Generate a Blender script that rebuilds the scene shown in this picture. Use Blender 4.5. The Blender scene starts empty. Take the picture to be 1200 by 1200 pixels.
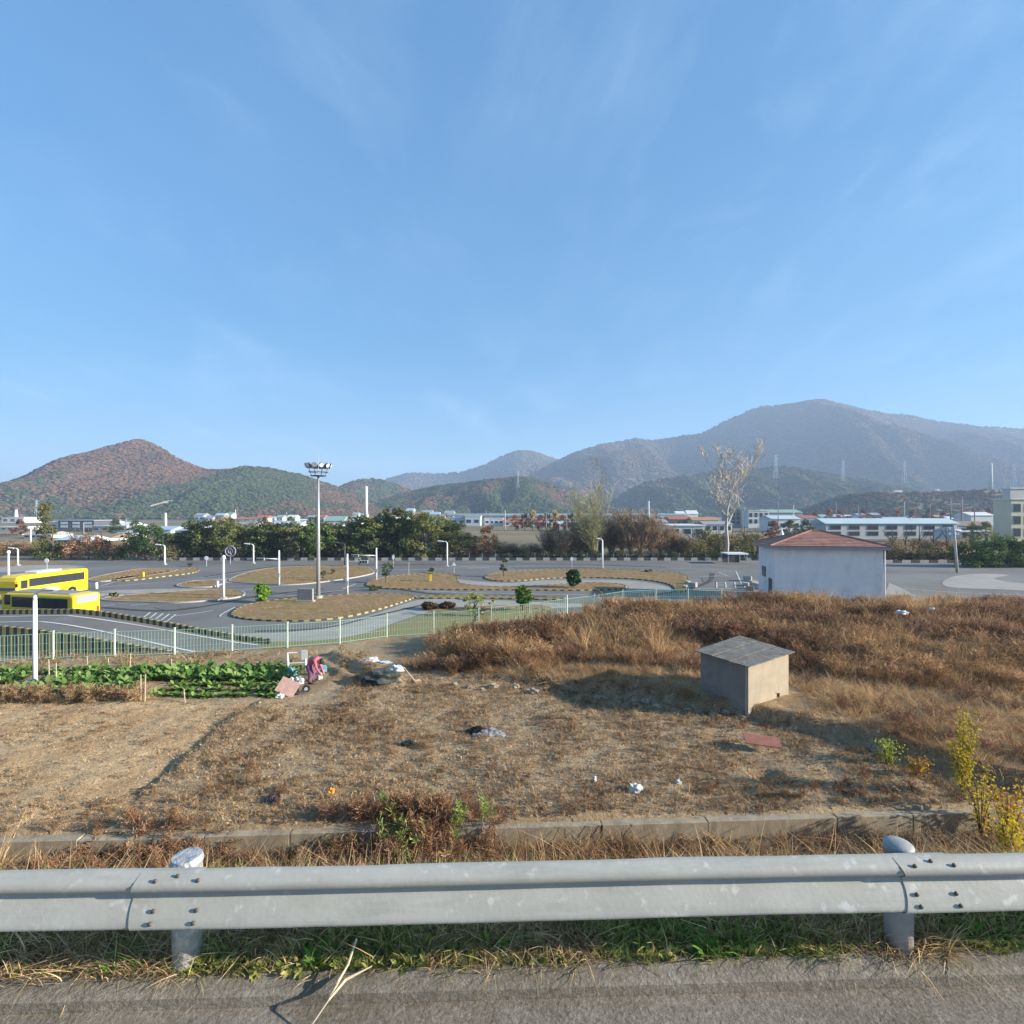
import bpy, math, random
import numpy as np
from mathutils import Vector, Matrix, Euler

random.seed(7)
rng = np.random.default_rng(7)
R = math.radians
sc = bpy.context.scene
C = sc.collection
CZ = 9.0                       # camera height above the practice yard

# ------------------------------------------------------------------ camera
cam_d = bpy.data.cameras.new('camera')
cam = bpy.data.objects.new('camera', cam_d)
C.objects.link(cam)
cam.location = (0, 0, CZ)
cam.rotation_euler = (R(90), 0, 0)
cam_d.sensor_width = 36
cam_d.lens = 18
cam_d.clip_start = 0.05
cam_d.clip_end = 20000
sc.camera = cam

# ------------------------------------------------------------------ world, sun, exposure
SKY_GAMMA, SKY_SAT = 0.46, 1.6
SUN_EL = R(17.5)
SUN_DIR = Vector((math.cos(SUN_EL) * 0.987, -0.16 * math.cos(SUN_EL), math.sin(SUN_EL))).normalized()
w = bpy.data.worlds.new('World')
sc.world = w
w.use_nodes = True
nt = w.node_tree
for n in list(nt.nodes):
    nt.nodes.remove(n)
out = nt.nodes.new('ShaderNodeOutputWorld')
bg = nt.nodes.new('ShaderNodeBackground')
bg.inputs['Strength'].default_value = 0.146
sky = nt.nodes.new('ShaderNodeTexSky')
sky.sky_type = 'NISHITA'
sky.sun_disc = False
sky.sun_elevation = SUN_EL
sky.sun_rotation = math.atan2(SUN_DIR.x, SUN_DIR.y)
sky.altitude = 100
sky.air_density = 1.0
sky.dust_density = 1.4
sky.ozone_density = 2.2
tc = nt.nodes.new('ShaderNodeTexCoord')
sep = nt.nodes.new('ShaderNodeSeparateXYZ')
nt.links.new(tc.outputs['Generated'], sep.inputs[0])
def wmath(op, a, b=None):
    n = nt.nodes.new('ShaderNodeMath'); n.operation = op
    for i, q in enumerate((a, b)):
        if q is None: continue
        if isinstance(q, (int, float)): n.inputs[i].default_value = q
        else: nt.links.new(q, n.inputs[i])
    return n.outputs[0]
zc = wmath('MAXIMUM', sep.outputs['Z'], 0.03)
zc = wmath('ADD', zc, 0.12)
cx = wmath('DIVIDE', sep.outputs['X'], zc)
cy = wmath('DIVIDE', sep.outputs['Y'], zc)
comb = nt.nodes.new('ShaderNodeCombineXYZ')
nt.links.new(cx, comb.inputs[0]); nt.links.new(cy, comb.inputs[1])
def wnoise(scale, rot, stretch, off, detail=5, rough=.6):
    mp = nt.nodes.new('ShaderNodeMapping')
    mp.inputs['Rotation'].default_value = (0, 0, rot)
    mp.inputs['Scale'].default_value = stretch
    mp.inputs['Location'].default_value = off
    nt.links.new(comb.outputs[0], mp.inputs[0])
    nz = nt.nodes.new('ShaderNodeTexNoise')
    nz.inputs['Scale'].default_value = scale
    nz.inputs['Detail'].default_value = detail
    nz.inputs['Roughness'].default_value = rough
    nz.inputs['Distortion'].default_value = 0.5
    nt.links.new(mp.outputs[0], nz.inputs[0])
    return nz.outputs[0]
def wrange(val, a, b):
    n = nt.nodes.new('ShaderNodeMapRange')
    n.inputs['From Min'].default_value = a; n.inputs['From Max'].default_value = b
    nt.links.new(val, n.inputs['Value'])
    return n.outputs[0]
big = wrange(wnoise(0.9, 0.5, (1.0, .8, 1), (2.2, 4.1, 0), 3), .42, .68)
fine = wrange(wnoise(2.1, 0.75, (1.0, .42, 1), (.3, .9, 0), 7, .68), .47, .80)
wisps = wmath('MULTIPLY', big, fine)
wisps = wmath('MULTIPLY', wisps, 0.19)
veil = wmath('MULTIPLY', wrange(wnoise(.55, 0.9, (1.0, .7, 1), (7, 2, 0), 4), .35, .8), 0.04)
fac = wmath('ADD', wisps, veil)
mixc = nt.nodes.new('ShaderNodeMixRGB')
mixc.inputs['Color2'].default_value = (4.0, 4.6, 5.3, 1)
nt.links.new(fac, mixc.inputs['Fac'])
tint = nt.nodes.new('ShaderNodeMixRGB'); tint.blend_type = 'MULTIPLY'; tint.inputs['Fac'].default_value = 1
tint.inputs['Color2'].default_value = (.34, .735, 1.02, 1)
gam = nt.nodes.new('ShaderNodeGamma'); gam.inputs['Gamma'].default_value = SKY_GAMMA
hsv = nt.nodes.new('ShaderNodeHueSaturation'); hsv.inputs['Saturation'].default_value = SKY_SAT
nt.links.new(sky.outputs[0], gam.inputs['Color']); nt.links.new(gam.outputs[0], hsv.inputs['Color'])
nt.links.new(hsv.outputs[0], tint.inputs['Color1'])
nt.links.new(tint.outputs[0], mixc.inputs['Color1'])
nt.links.new(mixc.outputs[0], bg.inputs['Color'])
nt.links.new(bg.outputs[0], out.inputs['Surface'])

sd = bpy.data.lights.new('sun', 'SUN')
sd.energy = 5.0
sd.angle = R(0.5)
sd.color = (1.0, 0.92, 0.80)
sun = bpy.data.objects.new('sun', sd)
C.objects.link(sun)
sun.rotation_euler = SUN_DIR.to_track_quat('Z', 'Y').to_euler()
sun.location = (60, 0, 60)

sc.view_settings.view_transform = 'Standard'
sc.view_settings.look = 'None'
sc.view_settings.gamma = 1
sc.view_settings.use_curve_mapping = False
sc.view_settings.exposure = 1.55
sc.cycles.max_bounces = 6
sc.cycles.diffuse_bounces = 3
sc.cycles.transparent_max_bounces = 12
sc.cycles.volume_bounces = 1
sc.cycles.use_denoising = True

HAZE_DENSITY = 0.00029

# ------------------------------------------------------------------ helpers
def P(px, py, z=0.0):
    """ground point at height z seen at photo pixel (1200 wide)"""
    d = (CZ - z) * 600.0 / (py - 600.0)
    return Vector(((px - 600.0) / 600.0 * d, d, z))

def at(px, d, z=0.0):
    return Vector(((px - 600.0) / 600.0 * d, d, z))

def ZY(py, d):
    return CZ - (py - 600.0) / 600.0 * d

_U = ['first', 'second', 'third', 'fourth', 'fifth', 'sixth', 'seventh', 'eighth', 'ninth', 'tenth', 'eleventh', 'twelfth', 'thirteenth', 'fourteenth', 'fifteenth', 'sixteenth', 'seventeenth', 'eighteenth', 'nineteenth']
ORD = _U + [q if not u else p + '-' + u for p, q in (('twenty', 'twentieth'), ('thirty', 'thirtieth'), ('forty', 'fortieth'), ('fifty', 'fiftieth'), ('sixty', 'sixtieth'), ('seventy', 'seventieth')) for u in [''] + _U[:9]]

def tag(o, label=None, cat=None, group=None, kind=None):
    if label: o['label'] = label
    if cat: o['category'] = cat
    if group: o['group'] = group
    if kind: o['kind'] = kind
    return o

def empty(name, loc, rz=0.0, label=None, cat=None, group=None):
    o = bpy.data.objects.new(name, None)
    o.empty_display_size = 0.3
    C.objects.link(o)
    o.location = loc
    o.rotation_euler = (0, 0, rz)
    return tag(o, label, cat, group)

def link(name, me, parent=None, loc=None, rot=None):
    o = bpy.data.objects.new(name, me)
    C.objects.link(o)
    if parent is not None: o.parent = parent
    if loc is not None: o.location = loc
    if rot is not None: o.rotation_euler = rot
    return o

def copy_tree(o, parent=None):
    c = o.copy()
    C.objects.link(c)
    if parent is not None:
        c.parent = parent
    for ch in list(o.children):
        copy_tree(ch, c)
    return c

class MB:
    def __init__(s):
        s.v = []; s.f = []; s.m = []
    def add(s, vs, fs, mi=0):
        b = len(s.v)
        s.v += [tuple(x) for x in vs]
        for f in fs:
            s.f.append(tuple(b + i for i in f)); s.m.append(mi)
        return s
    def box(s, c, size, rz=0.0, mi=0, rx=0.0, ry=0.0):
        hx, hy, hz = size[0] / 2, size[1] / 2, size[2] / 2
        M = Euler((rx, ry, rz)).to_matrix()
        c = Vector(c)
        vs = [c + M @ Vector((x, y, z)) for z in (-hz, hz) for x, y in ((-hx, -hy), (hx, -hy), (hx, hy), (-hx, hy))]
        s.add(vs, [(3, 2, 1, 0), (4, 5, 6, 7), (0, 1, 5, 4), (1, 2, 6, 5), (2, 3, 7, 6), (3, 0, 4, 7)], mi)
        return s
    def tube(s, pts, radii, n=8, mi=0, cap=True):
        pts = [Vector(p) for p in pts]
        if isinstance(radii, (int, float)): radii = [radii] * len(pts)
        b = len(s.v)
        up = Vector((0.02, 0.03, 1))
        for i, p in enumerate(pts):
            d = (pts[min(i + 1, len(pts) - 1)] - pts[max(i - 1, 0)])
            if d.length < 1e-9: d = Vector((0, 0, 1))
            d.normalize()
            a = d.cross(Vector((0, 0, 1)) if abs(d.z) < 0.9 else Vector((0, 1, 0))).normalized()
            c = d.cross(a)
            for k in range(n):
                t = 2 * math.pi * k / n
                s.v.append(tuple(p + (a * math.cos(t) + c * math.sin(t)) * radii[i]))
        for i in range(len(pts) - 1):
            for k in range(n):
                k2 = (k + 1) % n
                s.f.append((b + i * n + k, b + i * n + k2, b + (i + 1) * n + k2, b + (i + 1) * n + k)); s.m.append(mi)
        if cap:
            s.f.append(tuple(b + k for k in range(n))[::-1]); s.m.append(mi)
            s.f.append(tuple(b + (len(pts) - 1) * n + k for k in range(n))); s.m.append(mi)
        return s
    def lathe(s, prof, c=(0, 0, 0), n=12, mi=0):
        b = len(s.v); c = Vector(c)
        for r, z in prof:
            for k in range(n):
                t = 2 * math.pi * k / n
                s.v.append((c.x + r * math.cos(t), c.y + r * math.sin(t), c.z + z))
        for i in range(len(prof) - 1):
            for k in range(n):
                k2 = (k + 1) % n
                s.f.append((b + i * n + k, b + i * n + k2, b + (i + 1) * n + k2, b + (i + 1) * n + k)); s.m.append(mi)
        s.f.append(tuple(b + k for k in range(n))[::-1]); s.m.append(mi)
        s.f.append(tuple(b + (len(prof) - 1) * n + k for k in range(n))); s.m.append(mi)
        return s
    def prism(s, poly, z0, z1, mi=0, mside=None):
        n = len(poly)
        b = len(s.v)
        s.v += [(p[0], p[1], z0) for p in poly] + [(p[0], p[1], z1) for p in poly]
        area = sum(poly[i][0] * poly[(i + 1) % n][1] - poly[(i + 1) % n][0] * poly[i][1] for i in range(n))
        idx = list(range(n)) if area > 0 else list(range(n))[::-1]
        s.f.append(tuple(b + n + i for i in idx)); s.m.append(mi)
        s.f.append(tuple(b + i for i in idx[::-1])); s.m.append(mi)
        for q in range(n):
            i, j = idx[q], idx[(q + 1) % n]
            s.f.append((b + i, b + j, b + n + j, b + n + i)); s.m.append(mi if mside is None else mside)
        return s
    def mesh(s, name, mats, smooth=False):
        me = bpy.data.meshes.new(name)
        me.from_pydata(s.v, [], s.f)
        if not isinstance(mats, (list, tuple)): mats = [mats]
        for m in mats: me.materials.append(m)
        if len(mats) > 1: me.polygons.foreach_set('material_index', s.m)
        if smooth: me.polygons.foreach_set('use_smooth', [True] * len(me.polygons))
        me.update()
        return me
    def build(s, name, mats, parent=None, smooth=False, loc=None, rot=None, bevel=0.0):
        o = link(name, s.mesh(name, mats, smooth), parent, loc, rot)
        if bevel:
            md = o.modifiers.new('bevel', 'BEVEL'); md.width = bevel; md.segments = 2; md.limit_method = 'ANGLE'
        return o

def mesh_np(name, V, F, mat, tint=None, smooth=False):
    """V (n,3), F (m,k) arrays; tint per-face rgb"""
    me = bpy.data.meshes.new(name)
    V = np.asarray(V, np.float32); F = np.asarray(F, np.int32)
    k = F.shape[1]
    me.vertices.add(len(V)); me.vertices.foreach_set('co', V.ravel())
    me.loops.add(F.size); me.loops.foreach_set('vertex_index', F.ravel())
    me.polygons.add(len(F))
    me.polygons.foreach_set('loop_start', np.arange(0, F.size, k, dtype=np.int32))
    try: me.polygons.foreach_set('loop_total', np.full(len(F), k, np.int32))
    except Exception: pass
    if mat: me.materials.append(mat)
    me.update(calc_edges=True)
    if smooth: me.polygons.foreach_set('use_smooth', np.ones(len(F), bool))
    if tint is not None:
        a = me.attributes.new('tint', 'FLOAT_COLOR', 'FACE')
        t4 = np.ones((len(F), 4), np.float32); t4[:, :3] = tint
        a.data.foreach_set('color', t4.ravel())
    return me

# value noise -----------------------------------------------------
def vnoise(x, y, seed=0):
    x = np.asarray(x, float); y = np.asarray(y, float)
    xi = np.floor(x).astype(np.int64); yi = np.floor(y).astype(np.int64)
    xf = x - xi; yf = y - yi
    def h(a, b):
        n = (a * 374761393 + b * 668265263 + seed * 974711 + 1013) & 0x7fffffff
        n = ((n ^ (n >> 13)) * 1274126177) & 0x7fffffff
        return ((n ^ (n >> 16)) & 0xffff) / 65535.0
    u = xf * xf * (3 - 2 * xf); v = yf * yf * (3 - 2 * yf)
    return (h(xi, yi) * (1 - u) + h(xi + 1, yi) * u) * (1 - v) + (h(xi, yi + 1) * (1 - u) + h(xi + 1, yi + 1) * u) * v
def fbm(x, y, oct=4, seed=0, gain=.5):
    t = 0; a = 1; s = 0
    for o in range(oct):
        t = t + a * vnoise(x * 2 ** o + 17.3 * o, y * 2 ** o + 9.1 * o, seed + o); s += a; a *= gain
    return t / s
def smooth01(t):
    t = np.clip(t, 0, 1); return t * t * (3 - 2 * t)

# ------------------------------------------------------------------ materials
def new_mat(name):
    m = bpy.data.materials.new(name); m.use_nodes = True
    t = m.node_tree
    b = t.nodes['Principled BSDF']
    return m, t, b

def mat(name, col, rough=.8, var=.15, scale=4.0, detail=5, bump=0.0, bscale=None, metal=0.0, col2=None, spec=.3, coord='Object', ramp=(.35, .65), blotch=None, streak=None):
    m, t, b = new_mat(name)
    N = t.nodes.new; L = t.links.new
    b.inputs['Roughness'].default_value = rough
    b.inputs['Metallic'].default_value = metal
    b.inputs['Specular IOR Level'].default_value = spec
    c1 = tuple(col)
    c2 = tuple(col2) if col2 else tuple(max(0, c * (1 - var * 2)) for c in col)
    if var == 0 and not col2:
        b.inputs['Base Color'].default_value = (*c1, 1)
        return m
    tcn = N('ShaderNodeTexCoord')
    nz = N('ShaderNodeTexNoise'); nz.inputs['Scale'].default_value = scale; nz.inputs['Detail'].default_value = detail
    nz.inputs['Roughness'].default_value = .65
    L(tcn.outputs[coord], nz.inputs['Vector'])
    cr = N('ShaderNodeValToRGB')
    cr.color_ramp.elements[0].position = ramp[0]; cr.color_ramp.elements[0].color = (*c2, 1)
    cr.color_ramp.elements[1].position = ramp[1]; cr.color_ramp.elements[1].color = (*c1, 1)
    L(nz.outputs[0], cr.inputs[0])
    colout = cr.outputs[0]
    if blotch:
        nb = N('ShaderNodeTexNoise'); nb.inputs['Scale'].default_value = blotch[1]; nb.inputs['Detail'].default_value = 4
        L(tcn.outputs[coord], nb.inputs['Vector'])
        r2 = N('ShaderNodeMapRange'); r2.inputs['From Min'].default_value = blotch[2]; r2.inputs['From Max'].default_value = blotch[3]
        r2.inputs['To Max'].default_value = blotch[4] if len(blotch) > 4 else 1
        L(nb.outputs[0], r2.inputs['Value'])
        mx = N('ShaderNodeMixRGB'); mx.inputs['Color2'].default_value = (*blotch[0], 1)
        L(r2.outputs[0], mx.inputs['Fac']); L(colout, mx.inputs['Color1'])
        colout = mx.outputs[0]
    if streak:
        mp = N('ShaderNodeMapping'); mp.inputs['Scale'].default_value = streak[1]
        ns = N('ShaderNodeTexNoise'); ns.inputs['Scale'].default_value = 1; ns.inputs['Detail'].default_value = 6; ns.inputs['Roughness'].default_value = .7
        L(tcn.outputs[coord], mp.inputs[0]); L(mp.outputs[0], ns.inputs['Vector'])
        r3 = N('ShaderNodeMapRange'); r3.inputs['From Min'].default_value = streak[2]; r3.inputs['From Max'].default_value = streak[3]; r3.inputs['To Max'].default_value = streak[4]
        L(ns.outputs[0], r3.inputs['Value'])
        m4 = N('ShaderNodeMixRGB'); m4.inputs['Color2'].default_value = (*streak[0], 1)
        L(r3.outputs[0], m4.inputs['Fac']); L(colout, m4.inputs['Color1']); colout = m4.outputs[0]
    L(colout, b.inputs['Base Color'])
    if bump:
        n2 = N('ShaderNodeTexNoise'); n2.inputs['Scale'].default_value = bscale or scale * 4; n2.inputs['Detail'].default_value = 6
        L(tcn.outputs[coord], n2.inputs['Vector'])
        bp = N('ShaderNodeBump'); bp.inputs['Strength'].default_value = 1.0; bp.inputs['Distance'].default_value = bump
        L(n2.outputs[0], bp.inputs['Height']); L(bp.outputs[0], b.inputs['Normal'])
    return m

def leaf_mat(name, base=(1, 1, 1), trans=.25, instancer=False, jitter=.35, attr='tint'):
    m, t, b = new_mat(name)
    N = t.nodes.new; L = t.links.new
    t.nodes.remove(b)
    o = t.nodes['Material Output']
    at_ = N('ShaderNodeAttribute')
    at_.attribute_name = attr
    mul = N('ShaderNodeMixRGB'); mul.blend_type = 'MULTIPLY'; mul.inputs['Fac'].default_value = 1
    L(at_.outputs['Color'], mul.inputs['Color1'])
    mul.inputs['Color2'].default_value = (*base, 1)
    cur = mul.outputs[0]
    if instancer:
        a2 = N('ShaderNodeAttribute'); a2.attribute_type = 'INSTANCER'; a2.attribute_name = 'itint'
        m2 = N('ShaderNodeMixRGB'); m2.blend_type = 'MULTIPLY'; m2.inputs['Fac'].default_value = 1
        L(cur, m2.inputs['Color1']); L(a2.outputs['Color'], m2.inputs['Color2']); cur = m2.outputs[0]
    else:
        oi = N('ShaderNodeObjectInfo')
        mr = N('ShaderNodeMapRange'); mr.inputs['To Min'].default_value = 1 - jitter / 2; mr.inputs['To Max'].default_value = 1 + jitter / 2
        L(oi.outputs['Random'], mr.inputs['Value'])
        hs = N('ShaderNodeHueSaturation'); L(mr.outputs[0], hs.inputs['Value']); L(cur, hs.inputs['Color']); cur = hs.outputs[0]
    d = N('ShaderNodeBsdfDiffuse'); tr = N('ShaderNodeBsdfTranslucent')
    L(cur, d.inputs['Color']); L(cur, tr.inputs['Color'])
    mx = N('ShaderNodeMixShader'); mx.inputs['Fac'].default_value = trans
    L(d.outputs[0], mx.inputs[1]); L(tr.outputs[0], mx.inputs[2]); L(mx.outputs[0], o.inputs['Surface'])
    return m

M = {}
M['leaf'] = leaf_mat('leaf_surface', trans=.3)
M['blade'] = leaf_mat('dry_blade', trans=.25, instancer=True)
M['far_crown'] = leaf_mat('far_crown', trans=0.0, instancer=True)
M['bark'] = mat('bark', (.16, .13, .10), .9, .2, 8, bump=.02)
M['pale_bark'] = mat('pale_bark', (.34, .30, .26), .85, .2, 3)
M['white_paint'] = mat('white_paint', (.78, .79, .80), .45, .05, 3)
M['road_paint'] = mat('worn_road_paint', (.62, .62, .60), .8, .2, 1.5, coord='Generated', ramp=(.3, .5))
M['grey_metal'] = mat('grey_metal', (.42, .43, .45), .5, .1, 6, metal=.3)
M['dark_metal'] = mat('dark_metal', (.07, .075, .08), .5, .1, 6)
M['black'] = mat('black_rubber', (.02, .02, .02), .7, 0)
M['glass'] = mat('dark_glass', (.035, .04, .05), .12, 0, spec=.6)
M['yellow'] = mat('yellow_paint', (.80, .56, .02), .35, .04, 2, spec=.5)
M['kerb_yellow'] = mat('kerb_yellow', (.46, .36, .14), .8, .12, 2)
M['kerb_black'] = mat('kerb_black', (.075, .07, .065), .85, .1, 2)
M['kerb_concrete'] = mat('kerb_concrete', (.42, .40, .37), .9, .1, 2)
M['asphalt'] = mat('yard_asphalt', (.165, .157, .147), .9, .1, .35, detail=9, bump=.004, bscale=9, blotch=((.215, .205, .19), .08, .45, .68, .7))
M['concrete_lane'] = mat('concrete_lane', (.36, .33, .29), .9, .1, .5, detail=8, blotch=((.24, .23, .21), .2, .5, .75, .8))
M['dry_lawn'] = mat('dry_lawn', (.33, .21, .10), .95, .2, 1.2, detail=8, bump=.05, bscale=6, col2=(.20, .125, .055), blotch=((.17, .16, .055), .25, .55, .75, .7))
M['green_verge'] = mat('green_verge', (.20, .20, .07), .95, .2, 2, detail=7, col2=(.24, .19, .085), bump=.05, bscale=6)

# ------------------------------------------------------------------ scatter (for stuff nobody could count)
def scatter(name, pts, rot, scl, idx, tintc, variants, mat_=None):
    pts = np.asarray(pts, np.float32); n = len(pts)
    me = bpy.data.meshes.new(name)
    me.vertices.add(n); me.vertices.foreach_set('co', pts.ravel())
    a = me.attributes.new('rot', 'FLOAT_VECTOR', 'POINT'); a.data.foreach_set('vector', np.asarray(rot, np.float32).ravel())
    a = me.attributes.new('scl', 'FLOAT_VECTOR', 'POINT')
    scl = np.asarray(scl, np.float32)
    if scl.ndim == 1: scl = np.repeat(scl[:, None], 3, 1)
    a.data.foreach_set('vector', scl.ravel())
    a = me.attributes.new('idx', 'INT', 'POINT'); a.data.foreach_set('value', np.asarray(idx, np.int32))
    a = me.attributes.new('itint', 'FLOAT_COLOR', 'POINT')
    t4 = np.ones((n, 4), np.float32); t4[:, :3] = tintc
    a.data.foreach_set('color', t4.ravel())
    col = bpy.data.collections.new(name + '_pieces')
    for i, vme in enumerate(variants):
        so = bpy.data.objects.new('%s_piece_%02d' % (name, i), vme)
        col.objects.link(so)
    g = bpy.data.node_groups.new(name + '_scatter', 'GeometryNodeTree')
    g.interface.new_socket('Geometry', in_out='INPUT', socket_type='NodeSocketGeometry')
    g.interface.new_socket('Geometry', in_out='OUTPUT', socket_type='NodeSocketGeometry')
    gi = g.nodes.new('NodeGroupInput'); go = g.nodes.new('NodeGroupOutput')
    ci = g.nodes.new('GeometryNodeCollectionInfo')
    ci.inputs['Collection'].default_value = col
    ci.inputs['Separate Children'].default_value = True
    ci.inputs['Reset Children'].default_value = True
    iop = g.nodes.new('GeometryNodeInstanceOnPoints')
    iop.inputs['Pick Instance'].default_value = True
    def na(nm, ty):
        q = g.nodes.new('GeometryNodeInputNamedAttribute'); q.data_type = ty; q.inputs['Name'].default_value = nm
        return [s_ for s_ in q.outputs if s_.enabled and s_.name == 'Attribute'][0]
    e2r = g.nodes.new('FunctionNodeEulerToRotation')
    g.links.new(na('rot', 'FLOAT_VECTOR'), e2r.inputs[0])
    g.links.new(gi.outputs[0], iop.inputs['Points'])
    g.links.new(ci.outputs[0], iop.inputs['Instance'])
    g.links.new(na('idx', 'INT'), iop.inputs['Instance Index'])
    g.links.new(e2r.outputs[0], iop.inputs['Rotation'])
    g.links.new(na('scl', 'FLOAT_VECTOR'), iop.inputs['Scale'])
    g.links.new(iop.outputs[0], go.inputs[0])
    o = link(name, me)
    md = o.modifiers.new('scatter', 'NODES'); md.node_group = g
    o['kind'] = 'stuff'
    return o

# ------------------------------------------------------------------ near terrain height
ROADS = 0.0314                  # sideways slope of the road line
WALLS = 0.049                   # and of the low concrete wall
LX = np.array([-60, -6, -2, 0, 5, 8.1, 10.3, 11.5, 12.6, 14, 40.0])
LY = np.array([23.5, 22.3, 21.2, 20.7, 18.8, 17.0, 15.4, 13.7, 12.4, 11.9, 11.9 + 1.4])
EX = np.array([-80, -30, -13.4, -9.6, -7, -1.9, 3.4, 7.5, 13, 90.0])
EY = np.array([22.5, 23.9, 25.8, 26.8, 28.6, 29.6, 32.0, 34.8, 36.0, 36.0])
def seg_dist(x, y, pts):
    best = np.full(np.shape(x), 1e9); tt = np.zeros(np.shape(x))
    for (x0, y0), (x1, y1) in zip(pts[:-1], pts[1:]):
        dx, dy = x1 - x0, y1 - y0
        t = np.clip(((x - x0) * dx + (y - y0) * dy) / (dx * dx + dy * dy), 0, 1)
        d = np.hypot(x - x0 - t * dx, y - y0 - t * dy)
        best = np.minimum(best, d)
    return best
def gp(*pp):
    return [tuple(P(a, b, 2.1)[:2]) for a, b in pp]
FURROW = gp((148, 945), (185, 915), (220, 886), (262, 850), (300, 825))
BANK = gp((392, 768), (420, 780), (446, 792), (462, 800))
BANK2 = gp((368, 772), (392, 786), (412, 796))
HOLE = tuple(P(898, 905, 2.1)[:2])
def h_near(x, y):
    x = np.asarray(x, float); y = np.asarray(y, float)
    t = y - ROADS * x
    tw = y - WALLS * x
    h = np.interp(t, [0, 2.64, 2.68, 3.3, 10.0, 10.6], [6.52, 6.52, 6.60, 6.60, 1.68, 1.6])
    n1 = fbm(x * .55, y * .55, 4, 3) - .5
    n2 = fbm(x * 2.6, y * 2.6, 3, 9) - .5
    h = h + np.where(t > 3.0, n2 * .12, n2 * .03)
    fld = 2.1 + n1 * .16 + n2 * .09
    d1 = seg_dist(x, y, FURROW)
    fxs = np.interp(y, [q[1] for q in FURROW], [q[0] for q in FURROW]) + (vnoise(x * 1.5, y * 1.5, 8) - .5) * .12
    span = smooth01((y - FURROW[0][1]) / .8) * smooth01((FURROW[-1][1] + .4 - y) / .8)
    step_ = np.where(x > fxs, np.exp(-np.maximum(x - fxs, 0) / 1.1), 0) * smooth01((x - fxs + .02) / .07)
    fld = fld + span * (.07 + .09 * vnoise(x * 2, y * 2, 5)) * step_ - span * .07 * np.exp(-((x - fxs + .05) / .10) ** 2)
    fld = fld + .30 * np.exp(-(seg_dist(x, y, BANK) / .40) ** 2) + .16 * np.exp(-(seg_dist(x, y, BANK2) / .25) ** 2)
    fld = fld - .30 * np.exp(-(np.hypot((x - HOLE[0]) / 1.1, (y - HOLE[1])) / .33) ** 2)
    ly = np.interp(x, LX, LY)
    up = smooth01((y - ly + n2 * .5) / .45) * np.interp(x, [-6, -1, 4, 9, 40], [0, .12, .32, .38, .45])
    fld = fld + up
    fld = fld - np.interp(x, [6, 8.5, 12, 14], [0, .16, .16, 0]) * np.exp(-((y - ly + .25) / .3) ** 2)
    k = smooth01((tw - 11.33) / .14)
    h = h * (1 - k) + fld * k
    ey = np.interp(x, EX, EY)
    ht = smooth01((y - ey + .2) / 3.6)
    h = h * (1 - ht) + (-.06) * ht
    return h

# ------------------------------------------------------------------ large structure: ground sheets
def sheet(name, x0, x1, y0, y1, z, m):
    o = MB().add([(x0, y0, z), (x1, y0, z), (x1, y1, z), (x0, y1, z)], [(0, 1, 2, 3)]).build(name, m)
    return tag(o, kind='structure')

def field_material():
    m, t, b = new_mat('field_soil')
    N = t.nodes.new; L = t.links.new
    b.inputs['Roughness'].default_value = .95; b.inputs['Specular IOR Level'].default_value = .1
    tcn = N('ShaderNodeTexCoord')
    def noise(s, d=6, dist=0):
        n = N('ShaderNodeTexNoise'); n.inputs['Scale'].default_value = s; n.inputs['Detail'].default_value = d
        n.inputs['Roughness'].default_value = .7; n.inputs['Distortion'].default_value = dist
        L(tcn.outputs['Object'], n.inputs['Vector']); return n.outputs[0]
    cr = N('ShaderNodeValToRGB')
    e = cr.color_ramp.elements
    e[0].position = .28; e[0].color = (.21, .145, .09, 1)
    e[1].position = .72; e[1].color = (.56, .445, .295, 1)
    q = e.new(.45); q.color = (.32, .238, .145, 1)
    q = e.new(.58); q.color = (.43, .325, .205, 1)
    L(noise(11, 9, 1.2), cr.inputs[0])
    # big patches: bare pale soil at the left plot, redder soil elsewhere
    sp = N('ShaderNodeSeparateXYZ'); L(tcn.outputs['Object'], sp.inputs[0])
    mr = N('ShaderNodeMapRange'); mr.inputs['From Min'].default_value = .42; mr.inputs['From Max'].default_value = .62
    L(noise(.45, 4), mr.inputs['Value'])
    mx = N('ShaderNodeMixRGB'); mx.blend_type = 'MULTIPLY'
    mx.inputs['Color2'].default_value = (.84, .76, .68, 1)
    L(mr.outputs[0], mx.inputs['Fac']); L(cr.outputs[0], mx.inputs['Color1'])
    att = N('ShaderNodeAttribute'); att.attribute_name = 'soil'
    m3 = N('ShaderNodeMixRGB'); m3.blend_type = 'MULTIPLY'; m3.inputs['Fac'].default_value = 1
    L(mx.outputs[0], m3.inputs['Color1']); L(att.outputs['Color'], m3.inputs['Color2'])
    L(m3.outputs[0], b.inputs['Base Color'])
    bp = N('ShaderNodeBump'); bp.inputs['Distance'].default_value = .09
    L(noise(9, 8, .6), bp.inputs['Height']); L(bp.outputs[0], b.inputs['Normal'])
    return m
M['field'] = field_material()

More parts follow.
